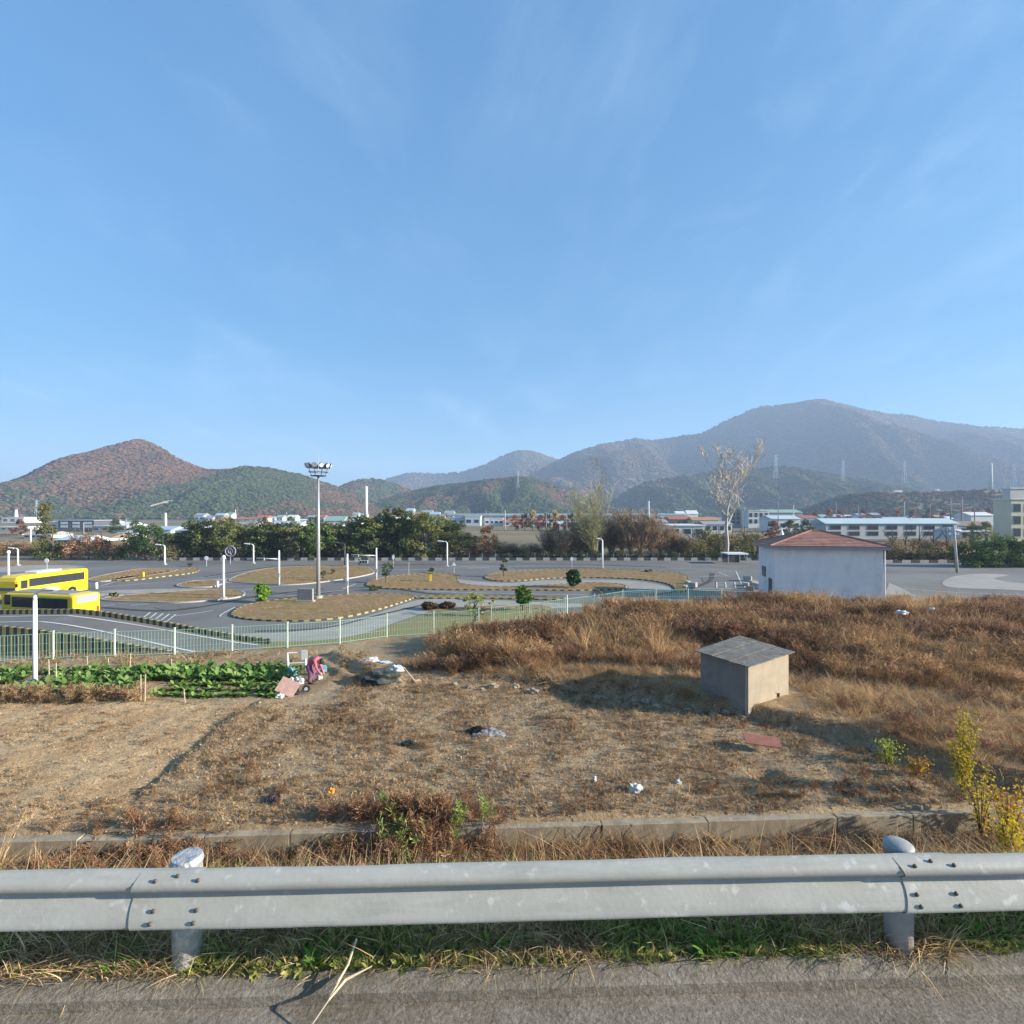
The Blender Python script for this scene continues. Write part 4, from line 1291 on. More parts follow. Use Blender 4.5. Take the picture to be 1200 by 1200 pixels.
# ------------------------------------------------------------------ near street lamp
def near_lamp():
    b = P(41, 800, 2.1)
    root = empty('street_lamp', b, 0, 'short white street lamp with a curved arm beside the vegetable rows', 'street lamp')
    zt = 3.70
    MB().tube([(0, 0, -.3), (0, 0, 1.6), (0, 0, zt - .35)], [.085, .08, .07], 14).build('pole', M['white_paint'], root, smooth=True)
    arm = [(0, 0, zt - .38), (.01, 0, zt - .2), (.06, 0, zt - .06), (.18, 0, zt + .02), (.34, 0, zt + .05)]
    MB().tube(arm, [.07, .068, .062, .055, .05], 12).build('arm', M['white_paint'], root, smooth=True)
    hd = MB()
    secs = [(.26, .06, .05), (.40, .14, .085), (.62, .18, .10), (.86, .15, .08), (.96, .06, .04)]
    pv = None
    for x, wy, hz in secs:
        base = len(hd.v)
        for k in range(12):
            t = 2 * math.pi * k / 12
            hd.v.append((x, wy * math.cos(t), zt + .06 + (hz * math.sin(t) if math.sin(t) > 0 else hz * .5 * math.sin(t)) + (x - .26) * .06))
        if pv is not None:
            for k in range(12):
                k2 = (k + 1) % 12
                hd.f.append((pv + k, pv + k2, base + k2, base + k)); hd.m.append(0)
        pv = base
    hd.f.append(tuple(range(12))[::-1]); hd.m.append(0); hd.f.append(tuple(pv + k for k in range(12))); hd.m.append(0)
    h_ = hd.build('lamp_head', M['white_paint'], root, smooth=True)
    MB().box((.62, 0, zt + .02), (.44, .22, .02)).build('lens', M['kerb_concrete'], h_)
    MB().box((0, 0, .02), (.62, .5, .14)).build('footing', M['kerb_concrete'], root, bevel=.02)
near_lamp()

# ------------------------------------------------------------------ buses
M['slab_grey'] = mat('dull_roof_paint', (.30, .29, .27), .8, .1, 2)
def bus(loc, rz, label, L_=7.4, W=2.2, H=2.75, pale_roof=False):
    root = empty('bus', loc, rz, label, 'bus', 'yellow driving-school buses')
    # length along x (front at +x), origin at ground centre of the rear axle side
    def section(x, w_, top, bot, cr):
        hw = w_ / 2; pts = []
        for cx_, cz_, a0 in ((hw - cr, top - cr, 0), (-hw + cr, top - cr, 90)):
            for k in range(5):
                t = R(a0 + 90 * k / 4); pts.append((x, cx_ + cr * math.cos(t), cz_ + cr * math.sin(t)))
        pts += [(x, -hw, bot + .9), (x, -hw * .99, bot), (x, hw * .99, bot), (x, hw, bot + .9)]
        return pts
    xs = [(-L_ / 2, W * .93, H - .12, .45, .22), (-L_ / 2 + .08, W * .985, H - .04, .36, .24), (-L_ / 2 + .3, W, H, .34, .24), (0, W, H + .02, .34, .24), (L_ / 2 - .5, W, H - .02, .34, .24), (L_ / 2 - .12, W * .97, H - .20, .36, .26), (L_ / 2, W * .92, H - .55, .42, .28)]
    mb = MB(); n = None
    for s in xs:
        pts = section(*s); n = len(pts); mb.v += pts
    for i in range(len(xs) - 1):
        for k in range(n):
            k2 = (k + 1) % n
            mb.f.append((i * n + k, (i + 1) * n + k, (i + 1) * n + k2, i * n + k2)); mb.m.append(0)
    mb.f.append(tuple(range(n))); mb.m.append(0); mb.f.append(tuple((len(xs) - 1) * n + k for k in range(n))[::-1]); mb.m.append(0)
    mb.build('body', M['yellow'], root)
    if pale_roof:
        MB().box((.1, 0, H + .03), (L_ - 1.2, W - .5, .05)).build('roof_panel', M['slab_grey'], root, bevel=.02)
    # side glass: five panes each side, a door pane on the right
    for s in (-1, 1):
        x0 = -L_ / 2 + .55
        MB().box((x0 + (L_ - 1.75) / 2, s * (W / 2 + .001), min(1.95, H - .72)), (L_ - 1.72, .014, .80)).build('window_band', M['black'], root)
        for k in range(5):
            wd = (L_ - 1.75) / 5
            MB().box((x0 + wd * (k + .5), s * (W / 2 + .006), min(1.95, H - .72)), (wd - .05, .02, .72)).build('window', M['glass'], root)
        MB().box((L_ / 2 - .72, s * (W / 2 + .004), 1.86), (.62, .02, .80)).build('window', M['glass'], root)
        MB().box((0, s * (W / 2 + .003), .78), (L_ - .9, .012, .045)).build('trim_strip', M['black'], root)
        for wx in (-L_ / 2 + 1.95, L_ / 2 - 1.55):
            arch = MB()
            arch.tube([(wx, s * (W / 2 - .05), .46), (wx, s * (W / 2 + .006), .46)], .50, 18)
            arch.build('wheel_arch', M['black'], root)
            wl = MB().tube([(wx, s * (W / 2 - .24), .40), (wx, s * (W / 2 + .02), .40)], .40, 18).build('wheel', M['black'], root)
            MB().lathe([(.24, 0), (.22, .02), (.10, .03), (.08, .05)], n=14).build('rim', M['grey_metal'], wl, loc=(wx, s * (W / 2 + .021), .40), rot=(R(-90 * s), 0, 0))
        arm = MB().tube([(L_ / 2 - .15, s * (W / 2 - .05), 2.15), (L_ / 2 + .15, s * (W / 2 + .18), 2.2), (L_ / 2 + .16, s * (W / 2 + .2), 2.0)], .02, 6)
        arm.box((L_ / 2 + .16, s * (W / 2 + .2), 1.85), (.08, .2, .34)).build('mirror', M['black'], root)
        MB().lathe([(.11, 0), (.11, .03), (.05, .04)], n=12).build('headlight', M['white_paint'], root, loc=(L_ / 2 - .02, s * .72, .80), rot=(0, R(90), 0))
        MB().box((-L_ / 2 - .005, s * (W / 2 - .25), 1.05), (.05, .16, .42)).build('tail_light', mat('red_lens', (.45, .03, .02), .3, 0), root)
    MB().box((L_ / 2 - .1, 0, 1.72), (.14, W * .86, .86), ry=R(-12)).build('windscreen', M['glass'], root)
    MB().box((-L_ / 2 - .012, 0, 2.02), (.06, W * .74, .56)).build('rear_window', mat('bright_glass', (.30, .32, .36), .08, 0, spec=.8), root)
    MB().box((-L_ / 2 - .05, 0, .52), (.14, W * .9, .18)).build('bumper', M['yellow'], root, bevel=.03)
    MB().box((L_ / 2 + .03, 0, .52), (.14, W * .9, .2)).build('bumper', M['yellow'], root, bevel=.03)
    MB().box((-L_ / 2 - .02, 0, .80), (.05, .44, .16)).build('number_plate', M['white_paint'], root)
    if not pale_roof: MB().box((.2, 0, H + .10), (2.6, 1.45, .19)).build('roof_unit', M['white_paint'], root, bevel=.06)
    return root
bus((-48.9, 53.7, 0), R(-96), 'yellow driving-school bus parked farther off, whole side with windows showing', 7.6, 2.2, 2.75)
bus((-38.0, 42.2, 0), R(168), 'yellow driving-school bus half hidden by the ramp, sunlit back end showing', 7.4, 2.2, 2.42, True)

# ------------------------------------------------------------------ floodlight mast
def mast():
    b = P(373, 702)
    H = ZY(547, b.y)
    root = empty('floodlight_mast', b, 0, 'tall tapered floodlight mast with a ring of lamps on the large grass island', 'floodlight mast')
    MB().tube([(0, 0, 0), (0, 0, H * .5), (0, 0, H - .9)], [.21, .16, .10], 14).build('pole', M['grey_metal'], root, smooth=True)
    MB().lathe([(.42, 0), (.42, .25), (.30, .27)], (0, 0, .08), 12).build('base', M['kerb_concrete'], root)
    pl = MB().lathe([(.10, 0), (.75, .02), (.80, .06), (.75, .10), (.12, .12)], (0, 0, H - 1.0), 20).build('platform', M['dark_metal'], root)
    rg = MB()
    for rr, zz in ((1.05, H - .1), (.95, H - .55)):
        pts = [(rr * math.cos(2 * math.pi * k / 24), rr * math.sin(2 * math.pi * k / 24), zz) for k in range(25)]
        rg.tube(pts, .035, 6)
    for k in range(8):
        t = 2 * math.pi * k / 8
        rg.tube([(.1 * math.cos(t), .1 * math.sin(t), H - .1), (1.05 * math.cos(t), 1.05 * math.sin(t), H - .1)], .025, 5)
        rg.tube([(.72 * math.cos(t), .72 * math.sin(t), H - .92), (1.0 * math.cos(t), 1.0 * math.sin(t), H - .12)], .02, 5)
    rg.build('lamp_ring', M['dark_metal'], root)
    for k in range(11):
        t = 2 * math.pi * (k + .3) / 11
        mb = MB()
        mb.lathe([(.09, -.2), (.22, -.10), (.25, .08), (.24, .10)], n=12)
        f = mb.build('floodlight', M['dark_metal'], root, loc=(1.18 * math.cos(t), 1.18 * math.sin(t), H + .12), rot=(0, R(112), t))
        MB().lathe([(.215, 0), (.215, .006)], n=12).build('lens', M['white_paint'], f, loc=(0, 0, .101))
    MB().tube([(0, 0, H - .9), (0, 0, H + .3), (0, 0, H + 1.6)], [.05, .03, .012], 6).build('lightning_rod', M['grey_metal'], root)
mast()

# ------------------------------------------------------------------ lamp posts, gantries, signs
def lamp_post(px, py, pytop, side, label, arm=1.1, dark=False, lean=0):
    b = P(px, py); H = ZY(pytop, b.y)
    root = empty('lamp_post', b, 0, label, 'lamp post')
    m = M['dark_metal'] if dark else M['white_paint']
    MB().tube([(0, 0, 0), (lean, 0, H - .15)], [.14, .10], 10).build('pole', m, root, smooth=True)
    if side:
        MB().tube([(lean, 0, H - .2), (lean + side * .15, 0, H), (lean + side * arm * .6, 0, H + .1)], .07, 8).build('arm', m, root, smooth=True)
        MB().box((lean + side * arm, 0, H + .12), (arm * .9, .34, .16), ry=R(-5 * side)).build('lamp_head', m, root, bevel=.05)
    else:
        MB().lathe([(.12, 0), (.2, .1), (.16, .35), (.05, .42)], (lean, 0, H - .2), 10).build('lamp_head', m, root, smooth=True)
    MB().box((0, 0, .1), (.5, .5, .2)).build('footing', M['kerb_concrete'], root, bevel=.02)
lamp_post(193, 662, 639, -1, 'white lamp post at the yard edge beside the round green tree')
lamp_post(297, 660.5, 638, -1, 'white lamp post before the dark grove, first right of the ring sign')
lamp_post(404, 664, 637, -1, 'dark thin lamp post before the grove, right of the floodlight mast', dark=True)
lamp_post(524, 664, 635, -1, 'white lamp post standing before the right half of the dark grove')
lamp_post(706, 666, 632, -1, 'white lamp post standing below the pale poplar', .7)
lamp_post(21, 663, 643, -1, 'white lamp post behind the farther yellow bus, arm to the left')
lamp_post(10, 684, 647, 0, 'plain white pole beside the farther yellow bus at the frame edge')
lamp_post(262, 702, 653, 0, 'plain pale pole on the small left island, nearest the bright round bush')

def gantry(px, py, pytop, pyarm, pxend, label, heads=1):
    b = P(px, py); d = b.y; H = ZY(pytop, d); za = ZY(pyarm, d); xe = (pxend - px) / 600 * d
    root = empty('signal_gantry', b, 0, label, 'signal pole')
    MB().tube([(0, 0, 0), (0, 0, H)], [.12, .095], 10).build('pole', M['white_paint'], root, smooth=True)
    MB().tube([(0, 0, za), (xe, 0, za + .05)], [.07, .05], 8).build('arm', M['white_paint'], root, smooth=True)
    for k in range(heads):
        hx = xe * (.88 - .3 * k)
        h_ = MB().box((hx, -.08, za - .02), (.95, .22, .34)).build('signal_head', M['grey_metal'], root, bevel=.03)
        for q in range(3):
            MB().lathe([(.11, 0), (.11, .03)], n=10).build('signal_lens', M['black'], h_, loc=(hx - .3 + .3 * q, -.19, za - .02), rot=(R(90), 0, 0))
    MB().box((.02, -.16, 1.3), (.3, .2, .5)).build('control_box', M['grey_metal'], root, bevel=.02)
gantry(327, 686, 645, 655, 303, 'white signal pole with arm to the left, beside the bright round bush')
gantry(407, 697, 649, 658, 429, 'white signal pole with arm to the right, between the mast and the clipped pine')
gantry(441, 680, 642, 651, 413, 'white signal pole with arm to the left, beside the clipped pine')

def round_sign(px, py, pyc, rpx, label, m, shape='disc', cat='sign'):
    b = P(px, py); d = b.y; zc = ZY(pyc, d); r = rpx / 600 * d
    root = empty('road_sign', b, 0, label, cat)
    MB().tube([(0, 0, 0), (0, 0, zc)], .055, 8).build('pole', M['grey_metal'], root)
    if shape == 'disc':
        MB().lathe([(r, 0), (r, .04), (r * .9, .05)], n=20).build('sign_face', m, root, loc=(0, -.06, zc), rot=(R(90), 0, 0))
    elif shape == 'tri':
        MB().prism([(-r, -r * .7), (r, -r * .7), (0, r)], 0, .05).build('sign_face', m, root, loc=(0, -.06, zc), rot=(R(90), 0, 0))
    elif shape == 'ring':
        pts = [(r * math.cos(2 * math.pi * k / 28), 0, zc + r * math.sin(2 * math.pi * k / 28)) for k in range(29)]
        MB().tube(pts, .11, 8).build('ring', m, root, smooth=True)
        pts = [(r * .45 * math.cos(2 * math.pi * k / 20), 0, zc + r * .45 * math.sin(2 * math.pi * k / 20)) for k in range(21)]
        MB().tube(pts, .07, 8).build('inner_ring', m, root, smooth=True)
        for k in range(5):
            t = 2 * math.pi * k / 5
            MB().tube([(.42 * r * math.cos(t), 0, zc + .42 * r * math.sin(t)), (r * math.cos(t), 0, zc + r * math.sin(t))], .05, 6).build('spoke', m, root)
    elif shape == 'oval':
        mb = MB(); mb.lathe([(r, 0), (r, .05)], n=18)
        o = mb.build('sign_face', m, root, loc=(0, -.06, zc), rot=(R(90), 0, 0)); o.scale = (.8, 1.5, 1)
M['ring_paint'] = mat('lilac_paint', (.30, .27, .36), .6, .1, 3)
round_sign(55, 667, 657, 2.6, 'round white sign disc behind the farther yellow bus', M['white_paint'])
round_sign(242, 664, 654, 2.4, 'round white sign disc left of the ring sign', M['white_paint'])
round_sign(270, 661, 646, 6.0, 'large pale lilac ring sign in front of the dark grove', M['ring_paint'], 'ring')
round_sign(461, 664, 653, 1.9, 'white oval sign in front of the middle of the dark grove', M['white_paint'], 'oval')
round_sign(532, 673, 661, 2.6, 'small white triangular sign beside the island, right of the white lamp', M['white_paint'], 'tri')
round_sign(479, 673, 660, 1.2, 'thin grey marker post with a tiny cap behind the pine island', M['grey_metal'])
round_sign(670, 665, 655, 1.6, 'small pale sign before the brown thicket, left of the pale poplar', M['white_paint'], 'oval')
# yellow stand-post and a stone notice board
b = P(504, 682)
root = empty('marker_post', b, 0, 'thick yellow marker post with a flat top on the pine island', 'post')
MB().box((0, 0, .55), (.26, .22, 1.1)).build('post', M['yellow'], root, bevel=.02)
MB().box((.02, 0, 1.18), (1.0, .5, .16)).build('top', M['green_verge'], root, bevel=.05)
b = P(358, 706)
root = empty('notice_board', b, R(-8), 'grey stone slab board standing on the large island beside the mast', 'stone board')
M['slab'] = mat('grey_stone', (.34, .31, .29), .8, .1, 4)
MB().box((0, 0, .80), (1.62, .26, 1.14)).build('slab', M['slab'], root, bevel=.03)
MB().box((0, 0, .12), (1.9, .5, .24)).build('plinth', M['kerb_concrete'], root, bevel=.03)
# little bollards and cones on the left part of the yard
for px, py, lb in ((113, 690, 'white round-topped bollard at the right end of the farther bus'), (255, 688, 'short white bollard beside the plain pale pole'), (168, 677, 'short yellow bollard between the narrow left islands')):
    b = P(px, py); r_ = .16
    o = MB().lathe([(.16, 0), (.15, .55), (.13, .7), (.05, .76)], n=10).build('bollard', M['yellow'] if 'yellow' in lb else M['white_paint'], loc=b, smooth=True)
    tag(o, lb, 'bollard')
# heap of pale kerb stones by the island end, planter blocks near the white house
for k, (px, py, s) in enumerate(((806, 685, .7), (812, 688, .9), (803, 690, .6), (809, 692, .7), (876, 681, 1.0), (882, 686, .9), (888, 690, 1.1), (879, 692, .8), (874, 687, .7))):
    b = P(px, py); rr = random.Random(k)
    mb = MB().box((0, 0, s * .3), (s, s * .8, s * .7), rr.uniform(-1, 1), 0, rr.uniform(-.15, .15))
    o = mb.build('stone_block', M['slab'] if k % 2 else M['kerb_concrete'], loc=b, bevel=.06)
    tag(o, f'pale stone block in the heap at the island end, {("topmost", "rightmost", "leftmost", "nearest")[k]} one' if k < 4 else f'pale stone block beside the white house, {ORD[[1, 3, 4, 2, 0][k - 4]]} from the left', 'stone', 'stone blocks at the island end' if k < 4 else 'stone blocks beside the house')

# ------------------------------------------------------------------ white house with the red hip roof
M['house_wall'] = mat('white_render', (.85, .77, .735), .9, .05, .8, detail=6, blotch=((.50, .48, .50), .5, .56, .75, .5), streak=((.50, .46, .46), (.9, .9, .25), .52, .82, .5))
M['tile_red'] = mat('red_roof', (.40, .195, .145), .85, .2, 1.2, detail=7, col2=(.25, .12, .095), blotch=((.42, .28, .22), .8, .55, .72, .6))
M['soffit'] = mat('grey_fascia', (.34, .31, .31), .8, .08, 2)
def house():
    A = at(908, 52.0)
    rz = R(-10.5)
    root = empty('white_house', (A.x, A.y, 0), rz, 'white single-storey house with a stained red hip roof beside the yard', 'house')
    W, D, H = 9.85, 5.6, ZY(642, 52)
    MB().box((W / 2, D / 2, H / 2), (W, D, H)).build('wall', M['house_wall'], root)
    e = .55
    # fascia ring
    for c, s in (((W / 2, -e + .06, H + .08), (W + 2 * e, .12, .30)), ((W / 2, D + e - .06, H + .08), (W + 2 * e, .12, .30)), ((-e + .06, D / 2, H + .081), (.12, D + 2 * e - .242, .30)), ((W + e - .06, D / 2, H + .081), (.12, D + 2 * e - .242, .30))):
        MB().box(c, s).build('fascia', M['soffit'], root)
    MB().box((W / 2, D / 2, H + .02), (W + 2 * e - .25, D + 2 * e - .25, .06)).build('soffit', M['soffit'], root)
    # hip roof in tile courses: stepped rings
    rh = 1.45; x0, x1, y0, y1 = -e - .05, W + e + .05, -e - .05, D + e + .05
    rx0, rx1, ry = W / 2 - .5, W / 2 + .3, D / 2
    zb = H + .235
    def tri_courses(a, b, c, d, m, n=11):
        # quad a-b (eave) to d-c (ridge)
        mb = MB()
        for k in range(n):
            t0, t1 = k / n, (k + 1) / n
            def pt(t, s): 
                l = Vector(a).lerp(Vector(d), t); r_ = Vector(b).lerp(Vector(c), t); return l.lerp(r_, s)
            up = Vector((0, 0, .045))
            vs = [pt(t0, 0) + up, pt(t0, 1) + up, pt(t1, 1), pt(t1, 0), pt(t0, 0), pt(t0, 1)]
            mb.add(vs, [(0, 1, 2, 3), (4, 5, 1, 0)])
        return mb.build('roof_slope', m, root)
    tri_courses((x0, y0, zb), (x1, y0, zb), (rx1, ry, zb + rh), (rx0, ry, zb + rh), M['tile_red'])
    tri_courses((x1, y0, zb), (x1, y1, zb), (rx1, ry, zb + rh), (rx1, ry, zb + rh), M['tile_red'])
    tri_courses((x1, y1, zb), (x0, y1, zb), (rx0, ry, zb + rh), (rx1, ry, zb + rh), M['tile_red'])
    tri_courses((x0, y1, zb), (x0, y0, zb), (rx0, ry, zb + rh), (rx0, ry, zb + rh), M['tile_red'])
    rc = MB()
    for p, q in (((x0, y0, zb + .05), (rx0, ry, zb + rh + .03)), ((x1, y0, zb + .05), (rx1, ry, zb + rh + .03)), ((rx0, ry, zb + rh + .03), (rx1, ry, zb + rh + .03)), ((x1, y1, zb + .05), (rx1, ry, zb + rh + .03)), ((x0, y1, zb + .05), (rx0, ry, zb + rh + .03))):
        rc.tube([p, q], .09, 6)
    rc.build('ridge_cap', M['tile_red'], root)
    MB().tube([(W + .10, -.12, 0), (W + .10, -.12, H)], .07, 8).build('downpipe', M['white_paint'], root)
    dr = MB().box((-.03, 1.4, 1.05), (.06, 1.0, 2.1)).build('door', M['dark_metal'], root)
    MB().tube([(-.09, 1.75, 1.0), (-.09, 1.75, 1.15)], .03, 6).build('handle', M['grey_metal'], dr)
    MB().box((-.03, 3.6, 2.6), (.06, 1.3, 1.1)).build('window', M['glass'], root)
house()
b = at(905, 50.2)
root = empty('parked_scooter', (b.x - .8, b.y - .3, 0), R(20), 'dark scooter standing at the left corner of the white house', 'scooter')
for xx in (-.6, .6):
    w_ = MB().tube([(xx, -.05, .26), (xx, .05, .26)], .26, 14).build('wheel', M['black'], root)
    MB().tube([(xx, -.06, .26), (xx, .06, .26)], .13, 10).build('rim', M['grey_metal'], w_)
MB().tube([(-.7, 0, .62), (-.3, 0, .66), (0, 0, .35), (.35, 0, .40), (.55, 0, .75)], [.16, .17, .12, .12, .11], 10).build('body', M['dark_metal'], root, smooth=True)
MB().box((-.4, 0, .80), (.62, .28, .10)).build('seat', M['black'], root, bevel=.04)
MB().tube([(.60, -.3, 1.0), (.52, 0, 1.02), (.60, .3, 1.0)], .03, 6).build('handlebar', M['black'], root)
MB().tube([(.60, 0, .28), (.50, 0, 1.02)], .045, 6).build('fork', M['grey_metal'], root)

# ------------------------------------------------------------------ trees beyond the yard
def leaf_quads(centers, size, r, tint, flat=0.0, aspect=1.0):
    n = len(centers)
    a = r.normal(0, 1, (n, 3)); a[:, 2] *= (1 - flat); a /= np.linalg.norm(a, axis=1, keepdims=True)
    b = r.normal(0, 1, (n, 3)); b -= a * (a * b).sum(1, keepdims=True); b /= np.linalg.norm(b, axis=1, keepdims=True)
    s = size * r.uniform(.55, 1.2, (n, 1))
    u = a * s; v = b * s * aspect
    V = np.stack([centers - u * .5, centers + v * .32, centers + u * .5, centers - v * .32], 1).reshape(-1, 3)
    F = np.arange(4 * n).reshape(n, 4)
    return V, F, tint

def crown_mesh(name, seed, H, Wd, z0, nlobes, per, leaf, cols, shape='round', lobe=.36, aspect=1.0, twig=False):
    """leaf-sized faces spread through lobes inside an uneven crown"""
    r = np.random.default_rng(seed)
    Vs = []; Fs = []; Ts = []; b = 0
    for i in range(nlobes):
        t = r.random()
        z = z0 + (H - z0) * t
        if shape == 'round': prof = math.sqrt(max(0.05, 1 - (2 * t - 1) ** 2 * .9))
        elif shape == 'plume': prof = (.55 + .45 * math.sin(math.pi * min(1, t * 1.15))) * (1 - .55 * max(0, t - .6) / .4)
        elif shape == 'cone': prof = 1.02 - .85 * t
        elif shape == 'column': prof = .55 + .45 * math.sin(math.pi * t)
        else: prof = 1
        rad = Wd / 2 * prof * math.sqrt(r.uniform(.15, 1)) * r.uniform(.8, 1.08)
        a = r.random() * 6.28
        c = np.array([rad * math.cos(a), rad * math.sin(a), z])
        n = int(per * r.uniform(.6, 1.3))
        d = r.normal(0, 1, (n, 3)); d /= np.linalg.norm(d, axis=1, keepdims=True)
        lr = lobe * Wd * .5 * r.uniform(.6, 1.2)
        p = c + d * lr * r.uniform(.5, 1.05, (n, 1)) * np.array([1, 1, .8])
        p[:, 2] = np.maximum(p[:, 2], .05)
        col = np.array(cols[r.integers(len(cols))]) * r.uniform(.75, 1.25)
        tint = np.clip(col * r.uniform(.7, 1.35, (n, 1)), 0, 1)
        V, F, T = leaf_quads(p, leaf, r, tint, aspect=aspect)
        Vs.append(V); Fs.append(F + b); Ts.append(T); b += len(V)
    return mesh_np(name, np.concatenate(Vs), np.concatenate(Fs), M['leaf'], np.concatenate(Ts))

def branch_mesh(name, seed, H, spread, r0, depth=4, lean=0.0, first=.22, up=.6, matl=None, nsub=(3, 5), leader=True, thin=.012):
    rr = random.Random(seed); mb = MB()
    def grow(p, d, L_, rad, lev):
        pts = [p]; rads = [rad]; q = p; dd = d.copy(); segs = 5 if lev == 0 else 3
        for s in range(segs):
            dd = (dd + Vector((rr.gauss(0, .10), rr.gauss(0, .10), .05 * up))).normalized()
            q = q + dd * (L_ / segs); pts.append(q); rads.append(max(thin, rad * (1 - .80 * (s + 1) / segs)))
        mb.tube(pts, rads, 7 if lev == 0 else (5 if lev == 1 else 3), cap=False)
        if lev >= depth: return
        n = rr.randint(*nsub) + (4 if lev == 0 else 0)
        for k in range(n):
            t = (first + (1 - first) * (k + rr.random()) / n) if lev == 0 else rr.uniform(.25, 1)
            f = t * segs; i0 = min(segs - 1, int(f)); base = pts[i0].lerp(pts[i0 + 1], f - i0)
            rb = max(thin, rads[i0] * .55)
            a = rr.random() * 6.28 if lev else k * 2.4 + rr.uniform(-.4, .4)
            side = Vector((math.cos(a), math.sin(a), 0))
            nd = (dd * .2 + side * spread * rr.uniform(.7, 1.2) + Vector((0, 0, up * rr.uniform(.7, 1.2)))).normalized()
            grow(base, nd, L_ * (rr.uniform(.38, .55) if lev == 0 else rr.uniform(.45, .7)) * (1.15 - .45 * t if lev == 0 else 1), rb, lev + 1)
    grow(Vector((0, 0, -.2)), Vector((lean, 0, 1)).normalized(), H * .8, r0, 0)
    return mb.mesh(name, matl or M['bark'], smooth=True)

def tree(name, loc, crown, trunk, label, cat, group=None, s=1.0, rz=0.0, sx=1.0, sz=1.0):
    root = empty(name, loc, rz, label, cat, group)
    root.scale = (s * sx, s * sx, s * sz)
    if trunk is not None: link('trunk', trunk, root)
    if crown is not None: link('crown', crown, root)
    return root

def trunk_mesh(seed, H, r0, n=3):
    rr = random.Random(seed); mb = MB()
    mb.tube([(0, 0, -.2), (rr.gauss(0, .06), rr.gauss(0, .06), H * .45), (rr.gauss(0, .15), rr.gauss(0, .15), H * .9)], [r0, r0 * .75, r0 * .3], 7)
    for k in range(n):
        a = rr.random() * 6.28; z = H * rr.uniform(.3, .6)
        mb.tube([(0, 0, z), (math.cos(a) * H * .16, math.sin(a) * H * .16, z + H * .2), (math.cos(a) * H * .25, math.sin(a) * H * .25, z + H * .36)], [r0 * .5, r0 * .35, r0 * .1], 5)
    return mb.mesh('trunk', M['bark'])
TRK = [trunk_mesh(i, 7, .16) for i in range(3)]

EVG = [(.090, .120, .036), (.115, .150, .045), (.150, .175, .058), (.060, .085, .030)]
BAMB = [(.17, .195, .058), (.23, .235, .078), (.12, .155, .045), (.26, .245, .095)]
grove_v = [crown_mesh('crown', 300 + i, 8.2, 5.6, .4, 46, 62, .46, EVG, 'plume', .34) for i in range(3)]
grove_v += [crown_mesh('crown', 310 + i, 8.2, 5.0, .4, 50, 60, .44, BAMB, 'plume', .30, aspect=.6) for i in range(3)]
top = [(190, 640), (206, 632), (222, 617), (240, 613), (262, 611), (285, 615), (300, 618), (320, 615), (345, 612), (370, 615), (400, 612), (430, 607), (455, 603), (480, 600), (505, 603), (525, 607), (545, 620), (560, 640)]
gx = [198, 212, 226, 239, 253, 268, 283, 297, 311, 326, 341, 369, 384, 399, 414, 428, 441, 455, 469, 483, 497, 511, 524, 537, 549]
for k, px in enumerate(gx):
    d = 98.5 + (k * 37 % 5) * .9
    py = np.interp(px, [q[0] for q in top], [q[1] for q in top]) + random.uniform(-2, 4)
    hh = max(2.2, ZY(py, d))
    bam = (k % 3 == 1) or (k > 19) or (4 < k < 8)
    v = grove_v[3 + k % 3] if bam else grove_v[k % 3]
    kindw = 'yellow-green bamboo-like tree' if bam else 'dark evergreen tree'
    tree('grove_tree', at(px, d, -.1), v, TRK[k % 3], f'{kindw} in the grove behind the yard, {ORD[k]} from its left end', 'tree', 'trees of the dark grove behind the yard', 1, random.uniform(0, 6.28), random.uniform(1.15, 1.4) * (.75 if hh < 4 else 1), (hh + .5) / 8.2)
# darker second rank filling the grove from behind
for k, px in enumerate((232, 262, 292, 322, 352, 382, 412, 442, 468, 494, 520)):
    d = 104.5
    py = np.interp(px, [q[0] for q in top], [q[1] for q in top]) + 4
    tree('grove_tree', at(px, d, -.1), grove_v[(k + 1) % 6], TRK[k % 3], f'dark tree of the rear rank of the grove, {ORD[k]} from the left', 'tree', 'rear rank of the dark grove', 1, k * 1.3, 1.6, ZY(py, d) / 8.2)
# broad pale green pine in front of the grove
PINE = [(.13, .19, .045), (.10, .155, .04), (.16, .21, .06)]
b = at(372, 95.5)
tree('pine_tree', b, crown_mesh('crown', 331, 6.8, 6.3, 2.2, 30, 95, .42, PINE, 'round', .34), trunk_mesh(9, 5.2, .2, 5), 'bright green layered pine in front of the grove, directly behind the floodlight mast', 'pine tree')
b = at(171, 97)
tree('round_tree', b, crown_mesh('crown', 332, 6.2, 7.0, 1.2, 34, 95, .45, [(.055, .10, .03), (.075, .125, .035), (.04, .075, .025)], 'round', .34), trunk_mesh(10, 4.2, .25, 5), 'round dark green tree left of the grove, just right of the grey town halls', 'tree')
b = at(52, 99)
tree('poplar_tree', b, crown_mesh('crown', 333, 10.2, 5.4, .8, 34, 60, .42, [(.20, .19, .055), (.15, .16, .05), (.26, .22, .07)], 'cone', .30), branch_mesh('trunk', 41, 9.5, .5, .2, 2), 'yellow-green cone-shaped tree behind the buses at the left', 'tree')
tree('dark_shrub', at(62, 97), crown_mesh('crown', 334, 3.6, 6.0, .2, 24, 60, .36, EVG + BAMB[:1], 'round', .4), TRK[0], 'dark green shrub at the foot of the yellow-green cone-shaped tree', 'shrub', None, 1, 0, 1, 1)
